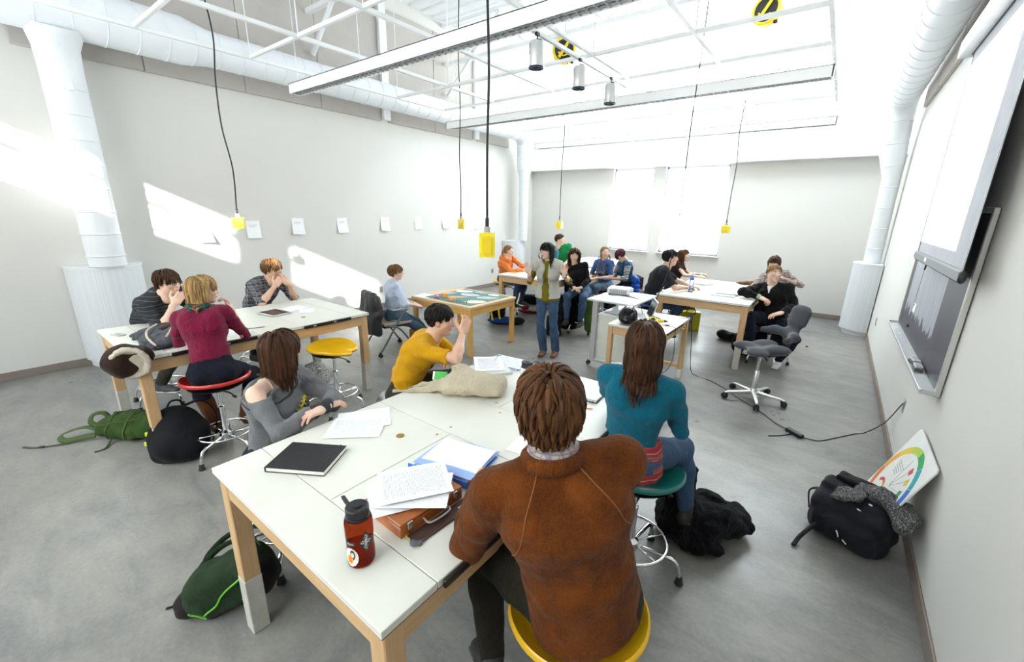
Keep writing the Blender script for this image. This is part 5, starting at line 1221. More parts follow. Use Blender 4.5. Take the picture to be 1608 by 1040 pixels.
# ---- plaid shirt
PLAID = fabric_pattern('dark_plaid', (.035, .035, .05), ((2, 16, 0, .32, (.20, .20, .22), .55), (0, 16, .3, .30, (.010, .010, .016), .8), (1, 16, .1, .30, (.16, .16, .19), .55), (2, 32, .4, .10, (.55, .55, .55), .6), (0, 32, .5, .09, (.5, .5, .5), .5), (1, 32, .5, .09, (.5, .5, .5), .5)))
b = pose((-5.74, 2.18, .72), 18, (-5.434, 2.325, 1.305), 1.76, sex='m', twist=0, head=(36, 3, 0), rh=((-5.24, 2.24, 1.13), (-.15, .65, .62), (-.8, .1, -.3), 'clasp'), lh=((-5.26, 2.42, 1.13), (-.15, -.65, .62), (-.8, -.1, -.3), 'clasp'), re=(.6, -.4, -1), le=(.6, .4, -1), curve=.5, rf=(-5.50, 2.0, .28), lf=(-5.50, 2.35, .28))
person('student in a dark plaid shirt leaning his chin on joined hands', b, SKIN, PLAID, JEANSD, DSHOE, (H_LB, short(300, .085, 31, volume=.012, bangs=(.5, .085))), res=.0105, sleeve=.98, loose=.018, wr=.005, seed=7)
# ---- pale blue shirt
PBLUE = cloth_mat('pale_blue_shirt', (.52, .60, .76), .12, .9, 260, .5, .1)
b = pose((-5.04, 3.76, .545), 66, (-5.001, 3.825, 1.16), 1.58, sex='f', head=(48, 0, 0), rh=((-4.80, 3.98, .68), (.2, .9, -.2), (-.3, .3, -1), 'relaxed'), lh=((-4.92, 4.06, .68), (.7, .2, -.2), (0, 0, -1), 'relaxed'), re=(.6, -.7, -.6), rf=(-4.70, 4.30, .09), lf=(-4.86, 4.34, .09), curve=.5)
person('short-haired woman in a pale blue shirt sitting in the grey armchair', b, SKIN2, PBLUE, JEANSL, DSHOE, (H_LB, short(280, .075, 41, volume=.012, bangs=(.8, .07))), res=.0105, sleeve=1.25, loose=.018, wr=.006, seed=8, top_lo=-.04)
cl = SDF()
for sg in (-1, 1): cl.eseg(b.neck+b.nd*.02+b.rts*sg*.05-b.fws*.03, b.neck-b.u3*.03+b.fws*.075+b.rts*sg*.035, b.nd, .02, .008, .024, .007, .008)
sdf_obj('collar', cl, .006, PBLUE, b.root); glasses(b, BLACKP, .0012)
# ---- orange hoodie
ORNG = cloth_mat('orange_fleece', (.78, .20, .035), .12, .95, 240, .4, .3)
b = pose((-5.26, 6.70, .72), 12, (-5.02, 6.51, 1.30), 1.64, sex='f', head=(8, 4, 0), rh=((-4.72, 6.62, .96), (.1, 1, 0), (0, 0, -1), 'relaxed'), lh=((-4.74, 6.70, .97), (.2, -.9, 0), (0, 0, -1), 'relaxed'), curve=.4, rf=(-4.92, 6.58, .28), lf=(-4.95, 6.86, .28), re=(.2, -.9, -.6), le=(.1, .9, -.6))
person('girl in an orange hoodie with folded arms on the table', b, SKIN2, ORNG, JEANS, DSHOE, (H_SB, dict(style='short', length=.10, n=220, width=.011, seed=51, volume=.004, jitter=.1, gravity=.2, crown=(0, .09, .10))), res=.013, loose=.018, wr=.006, seed=9, top_name='hoodie', sleeve=1.75)
hd = SDF(); ring = [b.neck-b.fws*.01+b.nd*.0+rot_about(b.nd, a)@(_n(b.rts-b.nd*(b.rts@b.nd)))*.085 for a in range(0, 361, 24)]; hd.chain(ring, [.03]*len(ring), .02); hd.ell(b.neck-b.fws*.09-b.u3*.02, (.09, .05, .075), np.stack([b.rts, b.fws, b.u3], 1), .03); sdf_obj('hood', hd, .009, ORNG, b.root)
pn = MB(); pn.ball(b.hc-b.Rh[:, 1]*.115+b.Rh[:, 2]*.0, (.03, .03, .03), 10); pn.tube(spline([b.hc-b.Rh[:, 1]*.11, b.hc-b.Rh[:, 1]*.135-b.Rh[:, 2]*.05, b.hc-b.Rh[:, 1]*.12-b.Rh[:, 2]*.11], 5), [.022]*8+[.015, .01, .006], 8); po = pn.build('ponytail', H_SB, b.root, True); set_tint(po, np.full((len(po.data.vertices), 3), .5))
# ---- green t-shirt
GRN = cloth_mat('green_tee', (.012, .22, .07), .12, .9, 240, .45)
b = pose((-4.78, 8.02+.36, .80), 285, (-4.85, 8.12, 1.46), 1.76, sex='m', head=(10, 0, 0), rh=((-4.95, 7.95, .96), None, None, 'relaxed'), lh=((-4.62, 7.95, .96), None, None, 'relaxed'), curve=.3, rf=(-4.9, 8.2, .28), lf=(-4.65, 8.2, .28))
person('student in a green t-shirt at the back of the room', b, SKIN2, GRN, JEANSD, DSHOE, (H_DK, short(200, .035, 61, lift=.1, bangs=(0, .03))), res=.014, sleeve=.75, loose=.016, wr=.005, seed=10, top_name='t_shirt')
# ---- teacher
OLIVE = cloth_mat('olive_jersey', (.185, .155, .012), .12, .9, 240, .5, .1); VEST = cloth_mat('pale_grey_vest', (.47, .47, .43), .08, .95, 300, .5, .2)
b = pose((-3.17, 5.05, .93), 286, (-3.185, 4.995, 1.525), 1.66, sex='f', head=(258, 2, 4), rh=((-3.34, 4.80, 1.215), (-.4, -.15, .9), (.3, -.5, .8), 'open'), lh=((-2.90, 5.0, 1.215), (.2, .1, .95), (.2, -.9, .2), 'open'), re=(-.5, .2, -1), le=(.5, .5, -1), rf=(-3.20, 5.04, .085), lf=(-3.04, 5.12, .085), curve=.2, rk=(.1, -1, 0), lk=(.4, -1, 0))
person('standing teacher in a pale vest over an olive top, hands raised', b, SKIN2, OLIVE, JEANS, (mat('brown_shoe', (.18, .075, .025), .6), mat('shoe_sole_dark', (.03, .03, .03), .7)), (H_BK, dict(style='long', length=.25, n=320, width=.010, seed=71, volume=.010, jitter=.12, gravity=.55, seg=9, bangs=(.15, .075))), res=.0105, sleeve=1.3, loose=.008, wr=.004, seed=11, top_lo=.0, hem=(.03, .166, .128), pants_flare=.025, pant_loose=.004, legs_upto=2.0)
vs = SDF(); torso(vs, b, .026, 1.0, lo=-.02); vs.eseg(b.hip-b.u1*.03, b.waist, b.rt, .190, .152, .152, .122, .03, .3)
for q in 'rl': vs.ell(b.sh[q]+(getattr(b, 'el_'+q)-b.sh[q])*.12, .072, None, .02)
vs.ell(b.neck+b.u3*.03, (.085, .085, .07), np.stack([b.rts, b.fws, b.u3], 1), .01, 's'); vs.eseg(b.neck+b.fws*.12, b.hip+b.fws*.14-b.u1*.05, b.rts, .028, .09, .058, .09, .01, op='s'); vs.noise(wrinkle(12, .006, 50)); vs.plane(b.hip-b.u1*.012, -b.u1)
ve = sdf_obj('vest', vs, .008, VEST, b.root); glasses(b, STEEL, .0012, 'round', .02, .015)
w_ = b.wr_l; o = MB(); dd = _n(b.wr_l-b.el_l); o.tube([w_+frame_z(dd)@np.array([.031*math.cos(t), .031*math.sin(t), -.03]) for t in np.linspace(0, 2*math.pi, 16)[:-1]], .006, 6, closed=True); o.build('bracelet', BLACKP, b.root, True)
# ---- black sweater woman
b = pose((-3.42, 6.55, .74), 285, (-3.521, 6.399, 1.335), 1.66, sex='f', head=(295, 4, 0), rh=((-3.40, 6.26, .82), (.6, -.4, -.1), (0, 0, -1), 'relaxed'), lh=((-3.30, 6.26, .83), (-.5, -.4, -.1), (0, 0, -1), 'relaxed'), curve=.4, rf=(-3.46, 6.14, .28), lf=(-3.22, 6.20, .28))
person('woman with curly dark hair in a black sweater, hands in her lap', b, SKIN2, BLACKC, JEANS, DSHOE, (H_BK if False else H_DK, dict(style='long', length=.27, n=260, width=.013, seed=81, volume=.022, jitter=.35, gravity=.45, wave=.35, seg=11, face_gap=.074)), res=.012, loose=.012, wr=.005, seed=12, top_name='sweater', sleeve=1.8)
# ---- braids
BTEE = cloth_mat('blue_tee', (.055, .115, .30), .15, .9, 240, .45)
b = pose((-3.42, 7.50, .74), 262, (-3.44, 7.423, 1.33), 1.66, sex='f', head=(318, -6, 0), rh=((-3.60, 7.20, .86), (.7, -.5, -.2), (0, 0, -1), 'relaxed'), lh=((-3.44, 7.18, .88), (-.8, -.3, -.2), (0, 0, -1), 'relaxed'), curve=.4, rf=(-3.62, 7.05, .28), lf=(-3.50, 7.02, .34))
person('girl with two braids in a blue printed t-shirt', b, SKIN2, BTEE, JEANSL, DSHOE, (H_SB, dict(style='part', part=0, length=.13, n=220, width=.010, seed=91, volume=.003, jitter=.08, gravity=.35)), res=.013, sleeve=.8, loose=.014, wr=.005, seed=13, top_name='t_shirt')
for sg in (-1, 1):
    p0 = b.hc+b.Rh@np.array([sg*.078, .0, -.035]); pts = [p0, p0+b.Rh@np.array([sg*.012, .03, -.09]), b.neck+b.rts*sg*.075+b.fws*.10-b.u3*.06, b.chest+b.rts*sg*.07+b.fws*.155+b.u3*.02, b.chest+b.rts*sg*.07+b.fws*.16-b.u3*.07]; sp = spline(pts, 8); o = MB()
    for i, p in enumerate(sp[::2]): o.ball(p, (.017, .017, .015), 8)
    br = o.build('braid', H_SB, b.root, True); set_tint(br, np.full((len(br.data.vertices), 3), .45))
WPR = mat('white_print', (.52, .54, .52), .7)
for k in range(4): c_ = b.chest+b.fws*.16-b.u3*.03+b.rts*(.06-.03*k); seam(b, b.top, [c_+b.u3*.02, c_-b.u3*.02+b.rts*-.006, c_+b.u3*.012-b.rts*.014, c_-b.u3*.022-b.rts*.02], .004, WPR, 'printed_lettering', .003, flat=(.5, 1))
c_ = b.chest+b.fws*.16-b.rts*.085-b.u3*.02; seam(b, b.top, [c_+b.u3*.035*math.cos(t)+b.rts*.016*math.sin(t) for t in np.linspace(0, 6.28, 9)], .006, WPR, 'printed_oval', .003, flat=(.5, 1))
# ---- striped sleeves
NAVY = cloth_mat('navy_teal_top', (.020, .075, .145), .12); STRP = fabric_pattern('white_striped_sleeve', (.62, .62, .58), ((2, 34, 0, .5, (.012, .02, .04), 1.0),))
b = pose((-3.22, 8.12, .64), 232, (-3.37, 7.984, 1.25), 1.66, sex='f', head=(225, 42, 0), rh=((-3.52, 7.92, .80), None, None, 'relaxed'), lh=((-3.40, 7.80, .80), None, None, 'relaxed'), curve=.6, rf=(-3.5, 7.75, .09), lf=(-3.35, 7.65, .09))
person('maroon-haired girl looking down, blue top with striped sleeves', b, SKIN, NAVY, JEANSD, DSHOE, (H_MR, dict(style='short', length=.11, n=240, width=.012, seed=95, volume=.008, jitter=.2, gravity=.4, bangs=(.2, .10))), res=.014, sleeve=.05, loose=.012, wr=.004, seed=14, bulk=1.1)
ss = SDF()
for q in 'rl': arm(ss, b, q, .013, 1.1, 1.25)
sdf_obj('striped_sleeve', ss, .010, STRP, b.root)
# ---- black printed tee
BKTEE = cloth_mat('faded_black_tee', (.020, .022, .026), .15, .9, 240, .45)
b = pose((-2.22, 6.62, .68), 22, (-2.016, 6.73, 1.40), 1.80, sex='m', head=(28, 0, 0), rh=((-1.74, 6.72, .965), (.6, .7, 0), (0, 0, -1), 'relaxed'), lh=((-1.72, 6.95, .965), (.8, -.3, 0), (0, 0, -1), 'relaxed'), re=(.3, -.9, -.6), le=(0, .9, -.6), curve=.5, rf=(-1.9, 6.5, .28), lf=(-1.95, 6.85, .28))
person('dark-haired student in a black printed t-shirt at the far table', b, SKIN, BKTEE, JEANS, DSHOE, (H_BK, short(280, .055, 101, bangs=(.3, .05))), res=.012, sleeve=.78, loose=.014, wr=.005, seed=15, top_name='t_shirt')
pm = newmat('multicolour_print'); t_ = pm[1]; t_.base(t_.ramp(t_.noise(t_.coords(), 40, 3), [(.35, (.02, .02, .02)), (.5, (.25, .12, .03)), (.58, (.05, .16, .2)), (.66, (.3, .25, .08))]))
for k in range(7): c_ = b.chest+b.fws*.16+b.u3*(.05-.028*k); seam(b, b.top, [c_+b.rts*(.05-.02*(k % 2)), c_+b.u3*.015, c_-b.u3*.01-b.rts*(.05-.02*(k % 3))], .010, pm[0], 'printed_graphic', .002, flat=(.3, 1))
# ---- brunette by the window
b = pose((-2.42, 8.40, .74), 8, (-2.293, 8.469, 1.30), 1.64, sex='f', head=(12, 2, 0), rh=((-1.92, 8.18, .965), None, None, 'relaxed'), lh=((-1.95, 8.5, .965), None, None, 'relaxed'), curve=.4, rf=(-2.1, 8.2, .28), lf=(-2.1, 8.5, .28))
person('girl with long wavy brown hair in a dark short-sleeved top', b, SKIN2, cloth_mat('dark_brown_top', (.028, .016, .014), .2), JEANSD, DSHOE, (H_BR, longh(230, .34, 111, wave=.3, width=.012)), res=.014, sleeve=.45, loose=.010, wr=.004, seed=16)
# ---- blond in black sweater
b = pose((-.53, 6.93, .70), 255, (-.621, 6.863, 1.285), 1.76, sex='m', head=(300, -6, 0), rh=((-.71, 6.66, .965), (.75, -.5, -.2), (0, .1, -1), 'curl'), re=(-.9, -.1, .1), lh=((-.42, 6.54, .815), (-.6, -.5, -.2), (0, 0, -1), 'relaxed'), le=(.8, .4, -.6), rf=(-.70, 6.55, .28), lf=(-.36, 6.72, .10), curve=.5, lk=(.5, -.7, .5), rk=(-.5, -.8, .5))
person('blond student in a black sweater leaning one elbow on the table', b, SKIN2, BLACKC, JEANSD, (mat('white_sneaker', (.68, .68, .66), .6), mat('white_sole', (.7, .7, .68), .6)), (H_SB, short(260, .035, 121, lift=.12, bangs=(0, .03))), res=.0105, loose=.014, wr=.006, seed=17, top_name='sweater', bulk=1.04, sleeve=1.9)
vn = SDF(); vn.eseg(b.neck+b.fws*.065+b.u3*.005, b.neck-b.u3*.085+b.fws*.125, b.rts, .04, .012, .006, .010, .005); sdf_obj('white_collar', vn, .006, mat('white_undershirt', (.75, .75, .75), .8), b.root)
dd = _n(b.wr_r-b.el_r)
for k, c in enumerate(((.35, .55, .08), (.55, .58, .6), (.1, .25, .5))):
    o = MB(); o.tube([b.wr_r-dd*(.012+.014*k)+frame_z(dd)@np.array([.034*math.cos(t), .034*math.sin(t), 0]) for t in np.linspace(0, 2*math.pi, 15)[:-1]], .007, 6, closed=True); o.build('wristband', mat('wristband_%d' % k, c, .6), b.root, True)
# ---- checked shirt behind
CHECK = fabric_pattern('small_check', (.50, .45, .40), ((2, 38, 0, .35, (.13, .09, .15), .75), (0, 38, .2, .35, (.30, .20, .14), .6), (1, 38, .2, .35, (.13, .09, .15), .6)))
b = pose((-.62, 8.02, .72), 262, (-.747, 7.952, 1.325), 1.66, sex='f', head=(262, 28, 0), rh=((-.95, 7.72, .965), None, None, 'relaxed'), lh=((-.55, 7.92, 1.10), (-.8, .2, .3), (0, .5, -1), 'relaxed'), le=(.9, .3, -.3), curve=.5, rf=(-.8, 7.7, .28), lf=(-.55, 7.72, .28))
person('dark-haired girl in a checked shirt looking down behind the blond student', b, SKIN2, CHECK, JEANSD, DSHOE, (H_DK, longh(230, .30, 131)), res=.013, sleeve=1.3, loose=.014, wr=.005, seed=18)
print('PEOPLE', round(time.time()-T0, 1))
# ------------------------------------------------------------------ sheets of paper
def text_mat(name, lines=30, col=(.35, .36, .40), paper=(.86, .87, .89), x0=.12, x1=.88, y0=.08, y1=.92, W=.21, Hh=.28, dens=.52, head=False):
    """printed sheet: rows of word-like dashes (object space, sheet centred on the origin)"""
    if name in MATS: return MATS[name]
    m, t = newmat(name); tc = t.new('ShaderNodeTexCoord'); sp = t.new('ShaderNodeSeparateXYZ'); t.link(tc.outputs['Object'], sp.inputs[0])
    u = t.math('ADD', t.math('MULTIPLY', sp.outputs[0], 1/W), .5); v = t.math('ADD', t.math('MULTIPLY', sp.outputs[1], 1/Hh), .5)
    row = t.math('FLOOR', t.math('MULTIPLY', v, float(lines))); fr = t.math('FRACT', t.math('MULTIPLY', v, float(lines)))
    cb = t.new('ShaderNodeCombineXYZ'); t.link(t.math('MULTIPLY', u, 34.), cb.inputs[0]); t.link(t.math('MULTIPLY', row, 7.31), cb.inputs[1]); n = t.noise(cb.outputs[0], 1.0, 1)
    cb2 = t.new('ShaderNodeCombineXYZ'); t.link(t.math('MULTIPLY', row, 3.7), cb2.inputs[0]); rl = t.noise(cb2.outputs[0], 1.0, 0)
    k = t.math('MULTIPLY', t.math('GREATER_THAN', n, 1-dens-.05), t.math('MULTIPLY', t.math('GREATER_THAN', fr, .30), t.math('LESS_THAN', fr, .72)))
    k = t.math('MULTIPLY', k, t.math('MULTIPLY', t.math('GREATER_THAN', u, x0), t.math('LESS_THAN', u, t.math('ADD', x1-.45, t.math('MULTIPLY', rl, .9)))))
    k = t.math('MULTIPLY', k, t.math('MULTIPLY', t.math('GREATER_THAN', v, y0), t.math('LESS_THAN', v, y1))); k = t.math('MULTIPLY', k, t.math('LESS_THAN', u, x1))
    t.base(t.mix(k, paper, col)); t.bsdf.inputs['Roughness'].default_value = .8; MATS[name] = m; return m
PRINT = text_mat('printed_page', 54, (.42, .42, .45)); PRINT2 = text_mat('sparse_page', 46, (.58, .58, .6), dens=.35, y0=.45); HANDW = text_mat('handwritten_page', 34, (.48, .50, .56), dens=.6)
def sheet(label, x, y, z, yaw, W=.215, L=.28, m=None, curl=.004, group='loose paper sheets', seed=0, name='paper_sheet', cat='paper'):
    n = 9; r = random.Random(seed); a, b_ = r.uniform(.5, 1), r.uniform(-1, 1); g = np.zeros((n, n, 3))
    for i in range(n):
        for j in range(n):
            u, v = i/(n-1)-.5, j/(n-1)-.5; g[i, j] = (u*W, v*L, curl*(a*(2*u)**2*(.5+v)+b_*.5*(2*v)**2*(.5-u)+.2))
    g[..., 2] = np.maximum(g[..., 2], 0); o = MB(); o.grid(g, 0, .0006); ob = o.build(name, m or PRINT, None, 30); ob.location = (x, y, z); ob.rotation_euler = (0, 0, math.radians(yaw)); return tag(ob, label, cat, group)
TZ = .9206
sheet('printed sheet on top of the two beside the black sketchbook', -1.86, 1.11, TZ+.002, -48, m=PRINT, seed=1)
sheet('printed sheet mostly under another, beside the black sketchbook', -1.91, 1.19, TZ, -35, m=PRINT2, seed=2)
sheet('white sheet half hidden in front of the brown sweater', -1.03, 1.60, TZ, 10, m=PRINT2, seed=3)
# ------------------------------------------------------------------ books
def book(label, x, y, z, yaw, W, L, T, cover, group=None, name='sketchbook', cat='sketchbook', elastic=False, page=None):
    root = thing(name, label, cat, (x, y, z), yaw, group); c = .0028
    for zz in (c/2, T-c/2):
        o = MB(); o.box((0, 0, zz), (W, L, c), .001); o.build('cover', cover, root)
    o = MB(); o.box((-W/2+.002, 0, T/2), (.005, L, T), .002); o.build('spine', cover, root)
    o = MB(); o.box((.001, 0, T/2), (W-.008, L-.008, T-2*c), .0005); o.build('page_block', page or mat('page_edges', (.74, .73, .68), .8, 0, .05, 60), root)
    if elastic:
        o = MB(); o.box((W/2-.03, 0, T+.0008), (.007, L+.002, .0016)); o.build('elastic_band', BLACKP, root)
    return root
BKCOVER = mat('black_book_cloth', (.010, .010, .012), .5, 0, .15, 40, .2, 200)
book('closed black hardback sketchbook near the folded grey sleeves', -1.765, .795, TZ, 32, .275, .215, .024, BKCOVER, elastic=True)
# ------------------------------------------------------------------ blue binder with papers
BLUEP = mat('binder_blue', (.035, .16, .62), .35, 0, .04)
root = thing('ring_binder', 'blue ring binder holding a thick stack of white paper', 'binder', (-1.225, 1.205, TZ), 12)
o = MB(); o.box((0, 0, .002), (.31, .27, .004), .001); o.build('back_cover', BLUEP, root)
o = MB(); o.box((0, -.137, .018), (.31, .006, .036), .002); o.build('spine', BLUEP, root)
o = MB(); o.box((0.01, .012, .030), (.30, .27, .003), .001, rotm(-3, 0, 0)); o.build('front_cover', mat('binder_blue_clear', (.30, .45, .80), .3), root)
o = MB(); o.box((.0, .0, .015), (.275, .215, .020), .001); o.build('paper_stack', PAPER, root)
o = MB(); o.tube(arc_pts((-.06, -.10, .02), .014, 0, 350, 12, (0, 1, 0), (0, 0, 1)), .002, 6); o.build('binder_ring', CHROME, root, True)
sheet('white sheet lying on the open blue binder', -1.215, 1.225, TZ+.034, 12, m=PRINT2, W=.28, L=.215, seed=5)
# ------------------------------------------------------------------ wooden paint box
CHERRY_Y = wood_mat('cherry_y', (.42, .125, .028), (.31, .08, .016), 1, .3)
root = thing('paint_box', 'reddish wooden paint box with metal clasps under printed pages', 'paint box', (-1.145, .905, TZ), -2); W, L, Hh = .225, .30, .055
o = MB(); o.box((0, 0, .021), (W, L, .042), .003); o.build('tray', CHERRY_Y, root)
o = MB(); o.box((0, 0, .0505), (W, L, .012), .003); o.build('lid', CHERRY_Y, root)
for y in (-.11, .11):
    o = MB(); o.box((W/2+.003, y, .038), (.006, .022, .03), .002); o.tube(arc_pts((W/2+.008, y, .03), .007, 0, 300, 9, (0, 1, 0), (0, 0, 1)), .0016, 6); o.build('clasp', STEEL, root, 40)
o = MB(); o.tube(spline([(W/2, -.05, .03), (W/2+.038, -.045, .028), (W/2+.04, .045, .028), (W/2, .05, .03)], 6), .004, 8); o.build('carry_handle', mat('grey_handle', (.50, .48, .45), .3, .4), root, True)
root = thing('sketch_pad', 'dark brown sketch pad with barcode label under the paint box', 'sketch pad', (-1.065, .915, TZ), -3)
BRC = mat('brown_pad_cover', (.065, .030, .022), .5, 0, .08)
o = MB(); o.box((.075, -.005, -.0), (.012, .01, .0)) if False else None
o = MB(); o.box((.072, 0, .004), (.062, .285, .008), .001); o.build('cover', BRC, root)
o = MB(); o.box((.082, .10, .0084), (.03, .045, .0008)); o.build('barcode_label', text_mat('barcode', 60, (.05, .05, .05), (.75, .75, .73), W=.03, Hh=.045, x0=.1, x1=.9), root)
o = MB(); o.box((.085, -.06, .0084), (.018, .12, .0008)); o.build('cover_text', text_mat('pad_text', 20, (.45, .38, .33), (.065, .030, .022), W=.018, Hh=.12, x0=.05, x1=.98, dens=.6), root)
o = MB(); o.box((.045, -.139, .004), (.03, .012, .005), .001); o.build('yellow_tab', mat('yellow_tab', (.75, .6, .05), .6), root)
sheet('printed page lying uppermost on the wooden paint box', -1.175, .93, TZ+.075, -34, m=PRINT, seed=7, curl=.006)
sheet('printed page fanned out below the uppermost one on the paint box', -1.145, .905, TZ+.066, -52, m=PRINT2, seed=8, curl=.006)
sheet('printed page sticking out lowest on the paint box', -1.17, .88, TZ+.059, -30, m=PRINT2, seed=9, curl=.003)
# kneaded eraser pieces
s = SDF(); s.ell((0, 0, .007), (.018, .013, .0075)); s.ell((.016, .012, .007), (.011, .011, .0085), k=.003); er = sdf_obj('kneaded_eraser', s, .0022, mat('eraser_grey', (.095, .105, .125), .7)); er.location = (-.985, .765, TZ); tag(er, 'small blue-grey lump of kneaded eraser on the front table', 'eraser')
# ------------------------------------------------------------------ bottles
def tint_plastic(name, col, rough=.12, trans=1.0, ior=1.2):
    if name in MATS: return MATS[name]
    m, t = newmat(name); n = t.noise(t.coords(), 5, 2); t.base(t.ramp(n, [(.3, tuple(x*.92 for x in col)), (.7, col)])); t.bsdf.inputs['Roughness'].default_value = rough; t.bsdf.inputs['Transmission Weight'].default_value = trans; t.bsdf.inputs['IOR'].default_value = ior; MATS[name] = m; return m
def wide_bottle(label, x, y, z, yaw, body, water=None, h=.185, r=.0445, stickers=False, watercol=None):
    root = thing('water_bottle', label, 'bottle', (x, y, z), yaw)
    o = MB(); o.lathe([(.001, .002), (r-.008, 0), (r-.002, .005), (r, .014), (r, h*.30), (r-.0015, h*.36), (r-.0015, h*.52), (r, h*.58), (r, h*.86), (r-.003, h*.93), (r-.011, h*.97), (r-.012, h)], n=40); o.build('flask', body, root, 50)
    if watercol is not None:
        o = MB(); o.lathe([(.001, .006), (r-.006, .006), (r-.004, .015), (r-.004, h*.42), (.001, h*.42)], n=32); o.build('water', watercol, root, 50)
    cap = MB(); cap.lathe([(r-.012, h-.012), (r-.006, h-.012), (r-.006, h-.004), (r-.010, h-.002), (r-.008, h), (r-.0075, h+.024), (r-.011, h+.027), (.014, h+.027), (.014, h+.031), (.001, h+.031)], n=36); co = cap.build('lid', mat('lid_black', (.014, .014, .016), .45, 0, .1), root, 40)
    lp = MB(); lp.tube(spline([(-(r-.012), -.008, h+.02), (-(r+.022), -.006, h+.034), (-(r+.032), 0, h+.018), (-(r+.02), .004, h+.0), (-(r-.008), .004, h-.004)], 6), .0065, 6, flat=(.28, 1.)); lp.build('lid_loop', mat('lid_black', (.014, .014, .016), .45), co, True)
    return root
def wrap_patch(root, r, a0, a1, z0, z1, m, name, n=18, shape=None):
    """sticker wrapped on a cylinder; shape(u,v)->bool keeps cells"""
    nu, nv = n*2, n; V = []; F = []
    for i in range(nu+1):
        for j in range(nv+1):
            a = math.radians(a0+(a1-a0)*i/nu); V.append((r*math.cos(a), r*math.sin(a), z0+(z1-z0)*j/nv))
    for i in range(nu):
        for j in range(nv):
            if shape is None or shape((i+.5)/nu*2-1, (j+.5)/nv*2-1): F.append((i*(nv+1)+j, (i+1)*(nv+1)+j, (i+1)*(nv+1)+j+1, i*(nv+1)+j+1))
    o = MB(); o.add(V, F); return o.build(name, m, root, True)
AMBER = tint_plastic('amber_plastic', (.36, .045, .012), .08, .92, 1.15)
bt = wide_bottle('dark amber water bottle with stickers and black lid on the front table', -1.07, .615, TZ, 0, AMBER, watercol=tint_plastic('amber_water', (.75, .16, .03), .03, .95, 1.1))
STW = mat('sticker_white', (.78, .78, .76), .5); STB = mat('sticker_black', (.012, .012, .013), .5); STO = mat('sticker_orange', (.85, .36, .01), .5); STR = mat('sticker_red', (.75, .08, .03), .5)
wrap_patch(bt, .0455, -105, -42, .015, .085, STW, 'round_sticker', 20, lambda u, v: u*u+v*v < 1)
wrap_patch(bt, .0459, -78, -54, .040, .078, STB, 'sticker_letter', 16, lambda u, v: .55 < (u*u+v*v)**.5 < 1 and u > -.75)
wrap_patch(bt, .0462, -92, -64, .024, .058, STO, 'sticker_blob', 16, lambda u, v: u*u+v*v < 1)
wrap_patch(bt, .0465, -86, -70, .030, .052, STR, 'sticker_swirl', 16, lambda u, v: .45 < (u*u+v*v)**.5 < .9 or (abs(u-.7) < .18 and v < .3))
wrap_patch(bt, .0455, -38, 22, .062, .145, STB, 'dark_sticker', 24, lambda u, v: abs(u)+abs(v) < 1)
def scrib(u, v): return abs(u)+abs(v) < .72 and (math.sin(u*17+3*math.sin(v*9))*math.sin(v*15+2*math.sin(u*8)) > .12)
wrap_patch(bt, .0459, -38, 22, .062, .145, STW, 'sticker_scribble', 40, scrib)
wrap_patch(bt, .0456, -96, -50, .094, .110, STB, 'name_plate', 8)
cu = bpy.data.curves.new('bottle_lettering', 'FONT'); cu.body = 'nalgene'; cu.size = .012; cu.align_x = 'CENTER'; cu.align_y = 'CENTER'; to = bpy.data.objects.new('bottle_lettering', cu); COL.objects.link(to); me = bpy.data.meshes.new_from_object(to.evaluated_get(bpy.context.evaluated_depsgraph_get())); bpy.data.objects.remove(to)
for v in me.vertices:
    a = math.radians(-73)+v.co.x*.72/.046; v.co = (.0461*math.cos(a), .0461*math.sin(a), .102+v.co.y)
me.materials.clear(); me.materials.append(mat('sticker_white', (.78, .78, .76), .5)); to = bpy.data.objects.new('bottle_lettering', me); COL.objects.link(to); to.parent = bt
wide_bottle('clear water bottle with black lid behind the brown-haired head', -1.43, 2.07, TZ, 200, tint_plastic('frosted_plastic', (.82, .85, .87), .25, .8, 1.1))
# ------------------------------------------------------------------ canvas tote on the front table
TOTE = cloth_mat('natural_canvas', (.56, .49, .36), .08, .95, 300, .5, .1)
s = SDF(); s.eseg((-.10, 0, .05), (.18, .02, .045), (0, 1, 0), .135, .055, .15, .045, .05, 1.1); s.ell((.02, -.03, .07), (.17, .12, .055), k=.05); s.eseg((-.26, -.03, .015), (-.10, 0, .05), (0, 1, 0), .075, .014, .13, .05, .05); s.chain([(-.24, -.06, .012), (-.36, -.10, .008), (-.47, -.13, .007)], [.028, .016, .011], .03); s.chain([(-.22, .02, .012), (-.33, .0, .009), (-.42, -.07, .007)], [.022, .014, .010], .03); s.ell((-.10, .09, .09), (.07, .045, .05), k=.03); s.ell((-.17, .05, .10), (.06, .05, .04), k=.02, op='s'); s.noise(wrinkle(21, .006, 40, (1, 1, .6))); s.noise(wrinkle(22, .0022, 95)); s.plane((0, 0, .001), (0, 0, -1), .004); to = sdf_obj('tote_bag', s, .0055, TOTE); to.location = (-1.72, 1.86, TZ); to.rotation_euler = (0, 0, math.radians(28)); tag(to, 'slouching natural canvas tote bag lying on the front table', 'tote bag')
root = thing('card', 'green and white card sticking out of the canvas tote', 'card', (-1.93, 1.79, TZ+.05), 30)
o = MB(); o.box((0, 0, .02), (.085, .004, .055), .001, rotm(-25, 0, 0)); o.build('card_face', mat('card_green', (.05, .45, .06), .5), root)
o = MB(); o.box((-.048, 0, .018), (.014, .004, .055), .001, rotm(-25, 0, 0)); o.build('card_edge', PAPER, root)
